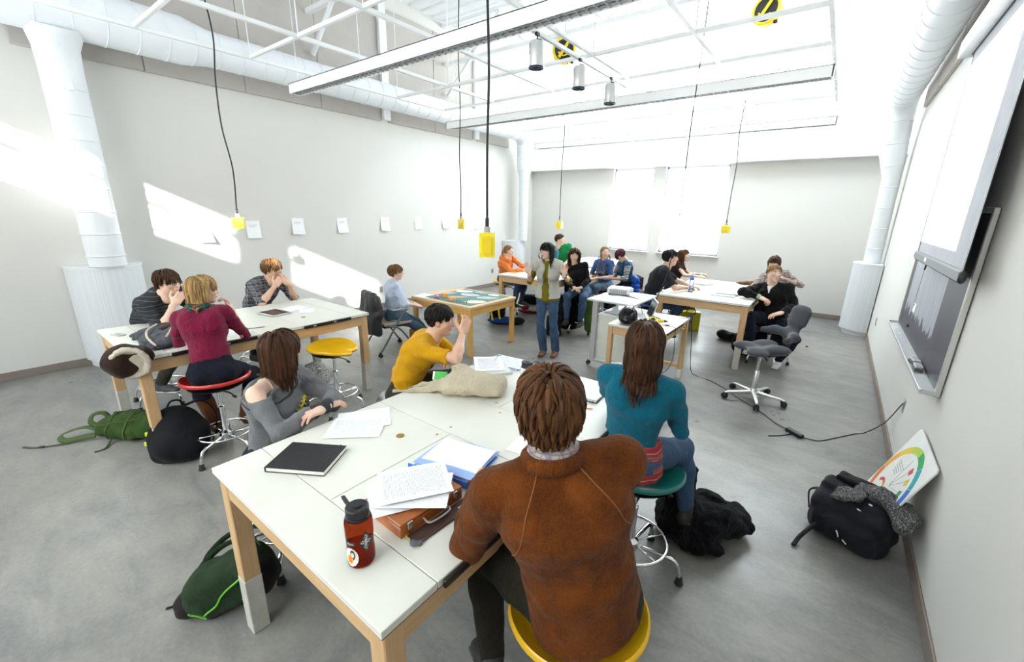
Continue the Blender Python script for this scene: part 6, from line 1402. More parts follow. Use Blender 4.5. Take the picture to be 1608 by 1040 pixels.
# ------------------------------------------------------------------ far end of the front table
book('pale magazine stack under loose notes at the yellow shirt', -1.86, 2.24, TZ, 58, .22, .28, .018, mat('pale_cover', (.62, .66, .60), .5), name='magazine', cat='magazine')
sheet('handwritten sheet lying on the magazines by the yellow shirt', -1.92, 2.27, TZ+.020, 45, m=HANDW, seed=11, curl=.006, W=.22, L=.30)
sheet('curled blank sheet in front of the magazines', -1.92, 2.10, TZ+.001, 65, m=PRINT2, seed=12, curl=.03, W=.2, L=.22)
book('bright blue notebook at the far corner of the front table', -1.88, 2.43-.02, TZ, 0, .27, .21, .010, mat('notebook_blue', (.05, .18, .68), .4), name='notebook', cat='notebook') if False else None
root = thing('notebook', 'bright blue notebook at the far corner of the front table', 'notebook', (-1.86, 2.415, TZ), 12)
o = MB(); o.box((0, 0, .005), (.28, .22, .010), .001); o.build('cover', mat('notebook_blue', (.05, .18, .68), .4), root)
o = MB(); o.box((0, 0, .0052), (.27, .222, .007), .0005); o.build('page_block', PAPER, root)
sheet('handwritten sheet on the bright blue notebook', -1.83, 2.42, TZ+.011, 98, m=HANDW, seed=13, W=.2, L=.26)
root = thing('pen', 'black pen lying across the blue notebook', 'pen', (-1.945, 2.385, TZ+.018), 115)
o = MB(); o.cyl((-.07, 0, 0), (.055, 0, .003), .0042, n=8); o.build('barrel', BLACKP, root, 40); o = MB(); o.cyl((.055, 0, .003), (.072, 0, .003), .004, .001, 8); o.build('tip', STEEL, root, 40)
root = thing('eyeglasses', 'folded wire eyeglasses beside the canvas tote', 'eyeglasses', (-1.66, 2.02, TZ+.0), 40); o = MB()
for sx in (-1, 1): o.tube([(sx*.032+.022*math.cos(t), 0, .02+.017*math.sin(t)) for t in np.linspace(0, 6.28, 15)[:-1]], .0016, 6, closed=True); o.tube([(sx*.056, 0, .026), (sx*.058, .08, .022), (sx*.055, .11, .004)], .0016, 6)
o.tube([(-.01, 0, .026), (.01, 0, .026)], .0016, 6); o.build('frame', BLACKP, root, True)
root = thing('spiral_notebook', 'open spiral notebook in front of the teal top', 'notebook', (-1.185, 2.315, TZ), 4)
o = MB(); o.box((0, 0, .002), (.36, .25, .004), .001); o.build('back_cover', BKCOVER, root)
o = MB(); o.box((0, .0, .011), (.35, .245, .014), .001); o.build('page_block', mat('page_edges', (.74, .73, .68), .8), root)
o = MB(); o.box((0, 0, .0185), (.35, .245, .001)); o.build('top_page', text_mat('notebook_page', 22, (.45, .47, .55), W=.35, Hh=.245, dens=.4), root)
for i in range(17):
    o = MB(); o.tube(arc_pts((-.16+.02*i, -.126, .009), .0105, 0, 330, 9, (0, 1, 0), (0, 0, 1)), .0013, 5); o.build('spiral_loop', BLACKP, root, True)
root = thing('pencil', 'short orange pencil beside the spiral notebook', 'pencil', (-1.02, 2.095, TZ+.004), 30); o = MB(); o.cyl((-.04, 0, 0), (.04, 0, 0), .0038, n=6); o.build('shaft', mat('pencil_orange', (.85, .22, .02), .4), root); o = MB(); o.cyl((.04, 0, 0), (.052, 0, 0), .0036, .0008, 6); o.build('sharpened_tip', MAPLE_X, root)

# ------------------------------------------------------------------ left table: hat, coats, phone, tablet
LZ = .9206
BRH = cloth_mat('brown_wool', (.030, .016, .011), .2, .95, 260, .4, .1); GRYC = cloth_mat('blue_grey_wool', (.055, .062, .075), .2, .95, 260, .4, .15); CRMF = cloth_mat('cream_fleece', (.56, .50, .41), .1, .95, 200, .5, .2)
root = thing('winter_hat', 'brown winter hat with cream fleece lining drooping over the table corner', 'hat', (-4.06, .70, LZ))
s = SDF(); s.ell((-.03, -.10, -.01), (.115, .125, .125)); s.ell((.02, -.02, .02), (.10, .10, .07), k=.05); s.ell((.15, -.05, -.03), (.09, .12, .12), k=.02, op='s'); s.noise(wrinkle(31, .006, 45)); sdf_obj('crown', s, .007, BRH, root)
s = SDF(); hc_ = np.array([.055, -.075, -.015]); Rn = frame_z((.80, -.35, -.25)); rg = [hc_+Rn@np.array([.105*math.cos(t), .12*math.sin(t), 0]) for t in np.linspace(0, 2*math.pi, 19)]; s.chain(rg, [.018]*len(rg), .01); s.ell(hc_-Rn[:, 2]*.02, (.10, .115, .022), Rn, k=.02); s.ell(hc_+Rn[:, 2]*.03, (.08, .09, .03), Rn, k=.012, op='s'); s.noise(wrinkle(32, .003, 90)); sdf_obj('fleece_lining', s, .006, CRMF, root)
root = thing('winter_coat', 'blue-grey and brown coat with cream piping heaped on the table', 'coat', (-4.45, .98, LZ))
s = SDF(); s.ell((0, -.02, .03), (.26, .19, .055)); s.ell((-.12, .06, .06), (.15, .13, .055), k=.05); s.ell((.16, -.10, .035), (.16, .12, .05), k=.05); s.ell((.10, .06, .06), (.12, .10, .05), k=.05); s.ell((-.2, -.12, .02), (.14, .08, .03), k=.05); s.noise(wrinkle(33, .012, 32)); s.noise(wrinkle(34, .005, 80)); s.plane((0, 0, .001), (0, 0, -1), .004); sdf_obj('coat_shell', s, .007, GRYC, root)
s = SDF(); s.ell((-.03, .03, .085), (.13, .085, .05)); s.ell((.16, .06, .085), (.10, .07, .04), k=.02); s.noise(wrinkle(35, .008, 50)); sdf_obj('brown_lining', s, .007, BRH, root)
for k, pts in enumerate(([(-.12, -.04, .12), (-.05, -.12, .10), (.08, -.16, .085), (.22, -.17, .07), (.32, -.16, .05)], [(-.02, .14, .12), (.12, .12, .13), (.26, .10, .10)], [(.10, .02, .135), (.18, -.02, .12), (.25, -.07, .09)], [(-.15, .1, .12), (-.08, .16, .13), (.0, .18, .11)])):
    o = MB(); o.tube(spline(pts, 6), .0085, 7); o.build('piping', CRMF, root, True)
s = SDF(); s.ell((0, 0, .07), (.115, .085, .07)); s.noise(wrinkle(36, .006, 60)); s.plane((0, 0, .002), (0, 0, -1)); h2 = sdf_obj('knit_hat', s, .007, cloth_mat('taupe_knit', (.20, .155, .125), .12)); h2.location = (-4.80, 1.20, LZ); tag(h2, 'taupe knit hat lying between the coat and the maroon top', 'hat')
root = thing('phone', 'small silver phone lying alone on the table corner', 'phone', (-4.92, .735, LZ), 20); o = MB(); o.box((0, 0, .006), (.115, .058, .012), .004); o.build('phone_body', mat('phone_silver', (.55, .56, .57), .3, .5), root); o = MB(); o.box((.015, 0, .0123), (.06, .045, .001)); o.build('screen', mat('phone_screen', (.35, .37, .38), .2), root)
root = thing('tablet', 'dark-topped silver tablet in front of the plaid shirt', 'tablet', (-4.735, 1.985, LZ), 8); o = MB(); o.box((0, 0, .009), (.29, .21, .018), .004); o.build('tablet_body', mat('phone_silver', (.55, .56, .57), .3, .5), root); o = MB(); o.box((0, 0, .0184), (.26, .185, .001)); o.build('screen', mat('tablet_screen', (.035, .025, .022), .25), root)
sheet('white sheet between the tablet and the plaid shirt', -4.83, 2.24, LZ, 15, m=PRINT2, seed=15)
sheet('blank sheet sticking out behind the tablet corner', -4.62, 2.28, LZ+.001, 60, m=PRINT2, seed=16, W=.15, L=.2)
sheet('notes sheet under the maroon elbow', -4.20, 1.44, LZ, 20, m=HANDW, seed=17, W=.14, L=.2)
root = thing('pencil', 'thin grey pencil on the table beside the maroon elbow', 'pencil', (-4.28, 1.60, LZ+.004), 70); o = MB(); o.cyl((-.08, 0, 0), (.075, 0, 0), .0038, n=6); o.build('shaft', mat('pencil_grey', (.12, .12, .13), .4), root); o = MB(); o.cyl((.075, 0, 0), (.09, 0, 0), .0036, .0008, 6); o.build('sharpened_tip', MAPLE_X, root)

# ------------------------------------------------------------------ honey table: mat, pebbles, small things
MZ = MTH+.0006
mt = MB(); mt.box((0, 0, .002), (.95, .92, .004), .001); mo = mt.build('cutting_mat', mat('mat_green', (.075, .21, .185), .6, 0, .1, 12)); mo.location = (-4.46, 4.745, MZ); tag(mo, 'green cutting mat covering the honey-coloured table', 'cutting mat')
DZ_ = MZ+.0046
def cutout(label, x, y, rx, ry, m, seed, yaw=0):
    r = random.Random(seed); n = 26; ph = [r.uniform(0, 6.28) for _ in range(4)]; poly = []
    for i in range(n):
        t = 2*math.pi*i/n; k = 1+.05*math.sin(3*t+ph[0])+.035*math.sin(5*t+ph[1])+.025*math.sin(8*t+ph[2]); poly.append((rx*k*math.cos(t), ry*k*math.sin(t)))
    o = MB(); o.prism(poly, 0, .004); ob = o.build('paper_cutout', m); ob.location = (x, y, DZ_); ob.rotation_euler = (0, 0, math.radians(yaw)); tag(ob, label, 'paper cutout', 'oval paper cutouts on the green mat')
SPK = mat('speckled_grey_paper', (.42, .44, .46), .8, 0, .55, 70); CRP = mat('cream_paper', (.70, .67, .56), .8, 0, .05)
cutout('white oval cutout at the window side corner of the green mat', -4.80, 5.02, .15, .085, PAPER, 1, 20); cutout('pale lilac oval cutout in the middle of the green mat', -4.52, 4.86, .17, .10, mat('lilac_paper', (.50, .50, .56), .8), 2, 10); cutout('cream oval cutout nearest the front edge of the green mat', -4.10, 4.52, .16, .10, CRP, 3, 40); cutout('speckled grey oval cutout beside the cream one', -4.16, 4.86, .17, .10, SPK, 4, 30); cutout('white oval cutout at the far edge of the green mat', -4.22, 5.10, .10, .05, PAPER, 5, 10); cutout('speckled oval cutout near the far wooden border', -4.52, 5.12, .14, .05, SPK, 6, 0); cutout('tan oval cutout beside the orange box', -4.55, 4.60, .16, .07, mat('tan_paper', (.50, .37, .24), .8), 7, 35); cutout('pinkish grey oval cutout at the wall side of the mat', -4.85, 4.75, .12, .07, mat('pinkgrey_paper', (.46, .42, .41), .8), 8, 60)
o = MB(); o.lathe([(.018, 0), (.04, 0), (.04, .022), (.018, .022), (.018, 0)], n=24, caps=False); tp = o.build('tape_roll', mat('tape_pink', (.65, .08, .42), .4), None, 40); tp.location = (-4.74, 4.36, DZ_); tag(tp, 'roll of magenta tape on the honey-coloured table', 'tape roll')
for x, y, lab in ((-4.66, 4.45, 'orange carton standing upright beside the magenta tape'), (-4.40, 4.34, 'orange carton lying near the markers')):
    root = thing('carton', lab, 'carton', (x, y, DZ_), 30, 'small orange cartons'); o = MB(); o.box((0, 0, .03), (.085, .03, .06) if 'upright' in lab else (.10, .05, .03), .002); o.build('box_body', mat('carton_orange', (.80, .24, .03), .5), root); o = MB(); o.box((0, -.0155 if 'upright' in lab else -.0255, .03), (.05, .0008, .03)); o.build('box_label', mat('carton_label', (.8, .45, .12), .5), root)
for i, (c, n_) in enumerate((((.45, .03, .05), 'red'), ((.02, .02, .05), 'black'), ((.03, .03, .12), 'dark blue'), ((.30, .30, .32), 'grey'), ((.02, .02, .02), 'black-capped'))):
    root = thing('marker', '%s marker in the row of markers on the green mat' % n_, 'marker', (-4.36+.045*i, 4.36+.018*i, DZ_+.007), 110+4*i, 'markers in a row'); o = MB(); o.cyl((-.06, 0, 0), (.02, 0, 0), .007, n=8); o.build('barrel', mat('marker_%d' % i, c, .4), root, 40); o = MB(); o.cyl((.02, 0, 0), (.06, 0, 0), .0078, .007, 8); o.build('cap', BLACKP, root, 40)
sheet('large white sheet at the wall side end of the honey table', -4.98, 4.36, MZ+.001, 10, m=PRINT2, seed=18, W=.30, L=.26)
# ------------------------------------------------------------------ laptop, helmet, tools
PZ = LTH+.0006
root = thing('laptop', 'open silver laptop on the small white-topped table', 'laptop', (-1.80, 5.02, PZ), -62); ALU = mat('laptop_aluminium', (.60, .61, .62), .35, .7, .02)
o = MB(); o.box((0, 0, .010), (.33, .23, .018), .005); o.build('base', ALU, root)
o = MB(); R_ = rotm(-72, 0, 0); o.box((0, .115+.035, .02+.108), (.33, .225, .009), .004, rotm(72, 0, 0)); o.build('display_lid', ALU, root)
o = MB(); o.box((0, .115+.030, .02+.108), (.30, .19, .002), 0, rotm(72, 0, 0)); o.build('screen', mat('laptop_screen', (.03, .03, .035), .15), root)
KEYM = mat('laptop_keys', (.42, .43, .44), .5)
km = None
for r_ in range(5):
    for c_ in range(13):
        if km is None: o = MB(); o.box((0, 0, 0), (.019, .015, .003), .001); ko = o.build('key', KEYM, root); km = ko.data
        else: ko = bpy.data.objects.new('key', km); COL.objects.link(ko); ko.parent = root
        ko.location = (-.138+.023*c_, .075-.019*r_, .0205)
root = thing('helmet', 'glossy black helmet standing on the small white-topped table', 'helmet', (-1.80, 4.66, PZ), 200)
GLB = mat('helmet_gloss_black', (.004, .004, .005), .14, 0, .1, spec=.3)
s = SDF(); s.ell((0, 0, .10), (.105, .135, .105)); s.ell((0, .03, .055), (.10, .125, .06), k=.04); s.box((0, 0, -.10), (.3, .3, .11), r=.01, op='s', k=.01); s.ell((0, -.14, .03), (.085, .07, .06), k=.02, op='s'); sdf_obj('shell', s, .005, GLB, root)
for q in (-1, 0, 1):
    o = MB(); o.tube(spline([(q*.045, -.10, .165), (q*.05, 0, .207), (q*.045, .10, .165)], 6), [.004]+[.009]*11+[.004], 6, flat=(1, .5)); o.build('ridge', GLB, root, True)
o = MB(); o.box((.108, -.02, .09), (.008, .05, .035), .003); o.build('side_vent', BLACKP, root)
root = thing('measuring_tape', 'yellow measuring tape beside the laptop', 'measuring tape', (-1.60, 4.93, PZ), 30); o = MB(); o.box((0, 0, .03), (.09, .05, .055), .012); o.build('case', YELL, root); o = MB(); o.lathe([(.001, -.028), (.024, -.028), (.024, .028), (.001, .028)], (0, 0, .032), 18, R=rotm(90, 0, 0)); o.build('round_badge', BLACKP, root, 40); o = MB(); o.box((.06, 0, .008), (.03, .018, .006), .001); o.build('blade_tip', YELL2, root)
root = thing('power_adapter', 'yellow and black cord plug lying by the measuring tape', 'adapter', (-1.52, 5.0, PZ), 10); o = MB(); o.box((0, 0, .016), (.07, .04, .032), .006); o.build('plug_body', YELL, root); o = MB(); o.cyl((.03, 0, .016), (.075, 0, .014), .013, .010, 10); o.build('plug_neck', BLACKP, root, 40)
o = MB(); o.box((0, 0, .008), (.05, .025, .016), .004); ob = o.build('pink_eraser', mat('pink_rubber', (.50, .16, .18), .7)); ob.location = (-1.40, 4.86, PZ); ob.rotation_euler = (0, 0, .4); tag(ob, 'pink rubber eraser at the edge of the laptop table', 'eraser')
# ------------------------------------------------------------------ projector
root = thing('projector', 'silver-white data projector on the grey cart', 'projector', (-2.32, 5.58, CZ+.0006), 12); o = MB(); o.box((0, 0, .055), (.30, .23, .085), .012); o.build('case', mat('projector_case', (.62, .63, .64), .4, .1), root)
o = MB(); o.box((0, -.1165, .052), (.24, .004, .055), .001); vg = o.build('vent_grille', mat('projector_vent', (.40, .41, .42), .5), root)
for k in range(9):
    o = MB(); o.box((-.10+.025*k, -.119, .052), (.006, .003, .05)); o.build('vent_slat', mat('projector_slat', (.2, .2, .21), .5), vg)
o = MB(); o.lathe([(.001, .0), (.03, 0), (.034, .012), (.034, .03), (.026, .03), (.024, .012), (.001, .01)], (.15, .04, .062), 22, R=rotm(0, 90, 0)); o.build('lens', mat('lens_ring', (.7, .75, .85), .15, .2), root, 40)
for x, y in ((-.12, -.09), (.12, -.09), (-.12, .09), (.12, .09)):
    o = MB(); o.cyl((x, y, 0), (x, y, .015), .012, n=10); o.build('foot', BLACKP, root, 40)
sheet('printed sheet on the cart in front of the projector', -2.36, 5.26, CZ+.001, 75, m=PRINT2, seed=20); sheet('white sheet overlapping another on the cart', -2.16, 5.30, CZ+.003, 80, m=PRINT2, seed=21); sheet('lowest white sheet at the open end of the cart', -2.05, 5.56, CZ+.001, 70, m=PRINT, seed=22); sheet('blank sheet on the lower shelf of the cart', -2.14, 5.32, .7462, 80, m=PRINT2, seed=23, W=.28, L=.4)
# ------------------------------------------------------------------ cables
def cable(label, pts, r=.0045, name='extension_cable', m=CORDM):
    o = MB(); o.tube(spline(pts, 8), r, 7); ob = o.build(name, m, None, True); return tag(ob, label, 'cord')
cable('black cord hanging from the ceiling down to the laptop table', [(-1.62, 5.66, 5.85), (-1.62, 5.64, 4.2), (-1.63, 5.60, 3.0), (-1.62, 5.56, 2.0), (-1.66, 5.50, 1.35), (-1.72, 5.36, 1.0), (-1.70, 5.20, .83), (-1.55, 5.10, .808)], .006, 'ceiling_cable')
o = MB(); o.lathe([(.008, -.02), (.02, -.018), (.02, .018), (.008, .02)], (-1.62, 5.64, 3.92), 12); tag(o.build('cord_stop', BLACKP, None, 40), 'black round stop on the long ceiling cord', 'cord stop')
cable('black cord from the laptop table across the floor to the power strip', [(-1.40, 5.30, .808), (-1.27, 5.35, .80), (-1.24, 5.40, .55), (-1.22, 5.50, .12), (-1.15, 5.60, .006), (-.98, 5.55, .005), (-.80, 5.42, .005), (-.59, 5.20, .005), (-.35, 4.98, .005), (-.18, 4.78, .005), (-.07, 4.68, .012)])
cable('black cord from the power strip up to the wall outlet', [(.08, 4.58, .012), (.2, 4.62, .005), (.32, 4.78, .005), (.47, 5.0, .006), (.56, 5.08, .02), (.66, 4.98, .20), (.70, 4.78, .45), (.705, 4.71, .515)])
cable('black cord dangling under the laptop table', [(-1.45, 4.83, .81), (-1.30, 4.80, .812), (-1.285, 4.80, .74), (-1.29, 4.85, .4), (-1.40, 4.9, .2), (-1.6, 4.95, .20)], .004)
cable('black cord drooping from the cart to the laptop', [(-2.25, 5.50, .965), (-2.0, 5.40, .962), (-1.88, 5.25, .965), (-1.84, 5.18, .9), (-1.80, 5.14, .82)], .004)
cable('short loose strap end on the floor beside the power strip', [(-.02, 4.60, .006), (-.10, 4.50, .004), (-.19, 4.42, .004)], .006)
root = thing('power_strip', 'small black power strip on the concrete floor', 'power strip', (.005, 4.625, 0), -38); o = MB(); o.box((0, 0, .018), (.17, .055, .036), .006); o.build('strip_body', BLACKP, root)
for k in (-1, 1):
    o = MB(); o.box((.04*k, 0, .0362), (.03, .03, .001)); o.build('socket', mat('socket_dark', (.03, .03, .035), .3), root)
def outlet(label, x, y, z, nx):
    root = thing('wall_outlet', label, 'outlet', (x, y, z)); o = MB(); o.box((nx*.003, 0, 0), (.006, .075, .118), .002); o.build('cover_plate', STEEL, root)
    for s_ in (-1, 1):
        o = MB(); o.box((nx*.007, 0, s_*.02), (.003, .034, .028), .001); o.build('socket', mat('socket_grey', (.32, .32, .33), .4), root)
outlet('steel wall outlet with a black cord plugged into it', XR, 4.70, .50, -1); outlet('steel outlet plate below the far end of the chalkboard', XR, 8.62, .48, -1); outlet('steel outlet plate beside the armchair on the long wall', XL, 5.33, .40, 1); outlet('steel outlet plate behind the orange hoodie', XL, 9.0, .43, 1)
# ------------------------------------------------------------------ right table
WB = thing('water_bottle', 'tall clear water bottle with blue cap near the black t-shirt', 'bottle', (-1.64, 6.66, TZ)); CLR = tint_plastic('clear_blue_plastic', (.78, .85, .95), .06, .95, 1.12)
o = MB(); o.lathe([(.001, .0), (.034, 0), (.037, .006), (.037, .09), (.034, .105), (.037, .12), (.037, .17), (.03, .19), (.027, .195)], n=28); o.build('flask', CLR, WB, 50); o = MB(); o.lathe([(.001, .005), (.033, .006), (.033, .11), (.001, .11)], n=24); o.build('water', tint_plastic('water_blue', (.75, .85, .98), .02, .95, 1.2), WB, 50)
o = MB(); o.lathe([(.031, .185), (.032, .19), (.032, .215), (.02, .225), (.012, .235), (.012, .25), (.001, .252)], n=20); o.tube(arc_pts((0, 0, .235), .024, 0, 180, 9, (1, 0, 0), (0, 0, 1)), .005, 6); o.build('cap', mat('cap_blue', (.05, .16, .65), .3), WB, 40)
book('thick white book with a dark spine on the far table', -1.66, 7.55, TZ, 70, .26, .20, .035, mat('white_cover', (.70, .70, .71), .5), name='book', cat='book'); book('pale sketchbook lying on papers near the blond elbow', -1.17, 6.86, TZ+.012, 15, .30, .22, .015, mat('pale_grey_cover', (.60, .62, .63), .5)); book('pale blue notebook under the pale sketchbook', -1.19, 6.72, TZ, 5, .31, .22, .0115, mat('paleblue_cover', (.55, .62, .68), .5), name='notebook', cat='notebook')
sheet('white sheet in the middle of the far table', -1.45, 7.3, TZ, 40, m=PRINT2, seed=30); sheet('white sheet near the checked shirt', -1.15, 7.75, TZ, 20, m=PRINT2, seed=31, W=.3, L=.25); sheet('white sheet beside the tall clear bottle', -1.60, 7.02, TZ, 60, m=PRINT2, seed=32); sheet('handwritten sheet under the long-haired girl arms', -1.70, 8.02, TZ, 30, m=HANDW, seed=33)
s = SDF(); s.ell((0, 0, .025), (.12, .06, .03)); s.ell((-.11, .02, .015), (.07, .03, .018), k=.03); s.ell((.07, .03, .03), (.06, .04, .035), k=.03); s.noise(wrinkle(41, .006, 70)); gl = sdf_obj('leather_gloves', s, .006, cloth_mat('tan_leather', (.15, .065, .030), .2)); gl.location = (-1.09, 8.08, TZ); tag(gl, 'crumpled tan leather gloves at the far end of the table', 'gloves')
# orange-hoodie table and far table
sheet('white sheet in front of the orange hoodie', -4.55, 6.45, TZ, 20, m=PRINT2, seed=35, W=.3, L=.25); sheet('printed sheet behind the teacher on the table', -4.25, 6.60, TZ, 70, m=PRINT, seed=36); sheet('sheet with orange edge on the far table', -4.45, 8.60, TZ, 10, m=PRINT2, seed=37, W=.3, L=.3)
o = MB(); o.cyl((-.05, 0, .004), (.05, 0, .004), .004, n=6); ob = o.build('pencil', mat('pencil_yellow', (.75, .5, .05), .4)); ob.location = (-4.72, 6.30, TZ); ob.rotation_euler = (0, 0, .5); tag(ob, 'yellow pencil near the corner of the orange hoodie table', 'pencil')
bb = thing('water_bottle', 'small blue plastic water bottle behind the girl with braids', 'bottle', (-4.13, 8.62, TZ)); o = MB(); o.lathe([(.001, 0), (.03, 0), (.032, .005), (.032, .12), (.03, .15), (.014, .18), (.013, .19)], n=22); o.build('flask', tint_plastic('blue_plastic', (.25, .42, .9), .08, .7, 1.15), bb, 50); o = MB(); o.lathe([(.016, .185), (.017, .19), (.017, .212), (.001, .214)], n=16); o.build('cap', mat('cap_blue', (.05, .16, .65), .3), bb, 40)
# ------------------------------------------------------------------ papers on the long wall
WALLT = text_mat('wall_note', 14, (.50, .53, .66), x0=.2, x1=.8, y0=.62, y1=.80, dens=.75, W=.205, Hh=.27)
places = ['in the sun patch nearest the vertical pipe', 'right beside the hanging yellow box', 'third along from the vertical pipe', 'fourth along from the vertical pipe', 'fifth along, above the pale blue shirt', 'sixth along, above the green mat', 'next to the small hanging yellow box', 'last one, closest to the far corner']
for i, (y, z) in enumerate(((2.30, 1.65), (3.0, 1.68), (3.72, 1.72), (4.56, 1.725), (5.52, 1.74), (6.41, 1.75), (7.23, 1.76), (8.36, 1.71))):
    n = 9; g = np.zeros((n, n, 3)); W_, L_ = .205, .27; r = random.Random(i+50); lift = r.uniform(.02, .05) if i else .10
    for a in range(n):
        for c in range(n):
            u, v = a/(n-1)-.5, c/(n-1)-.5; g[a, c] = (u*W_, v*L_, lift*max(0, .5-v)**2*(1+.5*u))
    o = MB(); o.grid(g, 0, .0007); ob = o.build('wall_note', WALLT, None, 30); ob.matrix_world = Matrix(((0, 0, 1, XL+.002), (1, 0, 0, y), (0, 1, 0, z), (0, 0, 0, 1)))@Matrix.Rotation(math.radians(r.uniform(-3, 3)), 4, 'Z'); tag(ob, 'white note taped to the long wall, '+places[i], 'paper note', 'notes taped along the long wall')
# ------------------------------------------------------------------ projection screen and chalkboard
BAR = mat('screen_bar_grey', (.085, .085, .095), .45, .2, .05)
root = thing('projection_screen', 'pull-down projection screen with a bright blank image', 'projection screen', (XR-.11, 4.43, 0)); SY0, SY1 = -.93, .93
o = MB(); o.box((0, 0, 2.56), (.002, SY1-SY0, 1.62)); o.build('screen_fabric', mat('screen_fabric', (.50, .51, .56), .8), root)
o = MB(); o.box((-.0022, .165, 2.56), (.001, 1.50, 1.40)); o.build('projected_image', mat('projected_light', (.8, .8, .8), .6, emit=((1, 1, 1), 1.3)), root)
for y in (SY0, SY1):
    o = MB(); o.box((-.0015, y, 2.56), (.0035, .035, 1.62)); o.build('black_border', BLACKP, root)
o = MB(); o.box((0, 0, 1.735), (.035, SY1-SY0+.06, .075), .012); bo = o.build('bottom_bar', BAR, root)
for y in (SY0-.03, SY1+.03):
    o = MB(); o.ball((0, y, 1.735), (.02, .012, .038), 10); o.build('end_cap', BLACKP, bo, True)
o = MB(); o.box((-.0185, .3, 1.74), (.001, .10, .03)); o.build('white_tag', PAPER, bo)
o = MB(); o.tube([(-.005, .28, 1.70), (-.008, .28, 1.66)], .006, 6); o.build('pull_hook', BLACKP, root, 40)
o = MB(); o.tube([(-.008, .28, 1.66), (.03, .62, 1.26)], .0025, 5); o.build('pull_string', mat('string_white', (.6, .6, .58), .8), root, 40)
o = MB(); o.box((-.02, 0, 3.43), (.12, SY1-SY0+.32, .13), .008); hs_ = o.build('housing', mat('screen_housing', (.60, .62, .64), .4, .1), root); o = MB(); o.box((.005, 0, 3.362), (.03, SY1-SY0+.1, .01)); o.build('slot', BLACKP, root)
for y in (SY0-.1, SY1+.1):
    o = MB(); o.box((.068, y, 3.43), (.075, .04, .10), .004); o.build('wall_bracket', BLACKP, root)
def slate():
    m, t = newmat('chalkboard_slate'); v = t.coords(); tc = t.new('ShaderNodeTexCoord'); sp = t.new('ShaderNodeSeparateXYZ'); t.link(tc.outputs['Object'], sp.inputs[0])
    st = t.noise(t.coords((1, 9, .5)), 3.0, 5, .6, .3); jag = t.noise(t.coords((1, 5, .0)), 1.6, 4, .75); edge = t.math('ADD', t.math('MULTIPLY', t.math('SUBTRACT', jag, .5), .55), 1.19)
    k = t.math('GREATER_THAN', sp.outputs[2], edge); k = t.math('MULTIPLY', k, t.math('MULTIPLY', t.math('GREATER_THAN', sp.outputs[1], -.55), t.math('LESS_THAN', sp.outputs[1], 1.08)))
    dust = t.ramp(st, [(.3, (.27, .28, .32)), (.7, (.42, .43, .48))]); base = t.ramp(t.noise(v, 120, 3), [(.3, (.040, .038, .052)), (.7, (.062, .060, .078))]); t.base(t.mix(k, base, dust)); t.bsdf.inputs['Roughness'].default_value = .55; return m
root = thing('chalkboard', 'grey chalkboard with wiped chalk smear below the projection screen', 'chalkboard', (XR-.024, 4.90, 0)); BY0, BY1, BZ0, BZ1 = -1.20, 1.20, .965, 2.10
o = MB(); o.box((.008, 0, (BZ0+BZ1)/2), (.012, BY1-BY0, BZ1-BZ0)); o.build('slate', slate(), root)
ALF = mat('aluminium_frame', (.60, .60, .58), .35, .6, .03)
for y in (BY0-.012, BY1+.012):
    o = MB(); o.box((.004, y, (BZ0+BZ1)/2), (.028, .032, BZ1-BZ0+.05), .003); o.build('frame_side', ALF, root)
o = MB(); o.box((.004, 0, BZ1+.012), (.028, BY1-BY0, .032), .003); o.build('frame_top', ALF, root)
o = MB(); o.box((-.035, 0, BZ0-.012), (.10, BY1-BY0+.05, .014), .003); o.box((-.082, 0, BZ0-.002), (.008, BY1-BY0+.05, .024), .002); o.build('chalk_tray', mat('tray_aluminium', (.66, .66, .68), .35, .5), root)
for y in (BY0-.02, BY1+.02):
    o = MB(); o.box((-.035, y, BZ0-.004), (.09, .02, .035), .004); o.build('tray_end', STEEL, root)
o = MB(); o.box((.0005, .52, 1.245), (.003, .17, .085)); lb = o.build('paper_label', PAPER, root); o = MB(); o.box((-.0015, .555, 1.268), (.001, .06, .016)); o.build('label_print', mat('label_blue', (.06, .08, .35), .6), lb)
o = MB(); o.ball((-.004, .56, 1.06), (.012, .02, .014), 10); tag(o.build('magnet', BLACKP, None, True), 'small black magnet on the chalkboard below the white label', 'magnet'); bpy.data.objects['magnet'].location = root.location
for i, (y, lab) in enumerate(((4.22, 'felt chalk eraser on the tray, nearer to the board end'), (4.40, 'felt chalk eraser on the tray, second from the board end'))):
    r_ = thing('chalk_eraser', lab, 'eraser', (XR-.062, y, BZ0-.005), 8*i, 'felt erasers on the chalk tray'); o = MB(); o.box((0, 0, .012), (.05, .13, .024), .004); o.build('felt_pad', mat('felt_grey', (.13, .13, .135), .9), r_); o = MB(); o.box((0, 0, .032), (.046, .126, .016), .004); o.build('eraser_back', mat('eraser_back', (.42, .42, .43), .5), r_)
for i, y in enumerate((5.35, 5.48, 5.75)):
    o = MB(); o.cyl((0, -.025, .005), (0, .025, .005), .005, n=8); ob = o.build('chalk_stick', PAPER, None, 40); ob.location = (XR-.06, y, BZ0-.005); tag(ob, 'white chalk stick on the tray, %s the two felt erasers' % ('first beyond', 'second beyond', 'farthest from')[i], 'chalk', 'chalk sticks on the tray')
# ------------------------------------------------------------------ bags, coats and boards on the floor
def strap(root, pts, w, m, name='strap', t=.18, n=7): o = MB(); o.tube(spline(pts, n), w, 6, flat=(t, 1.)); return o.build(name, m, root, True)
NYB = cloth_mat('black_nylon', (.007, .007, .009), .2, .7, 240, .3, .05); NYD = cloth_mat('charcoal_nylon', (.012, .012, .018), .2, .7, 240, .3, .05)
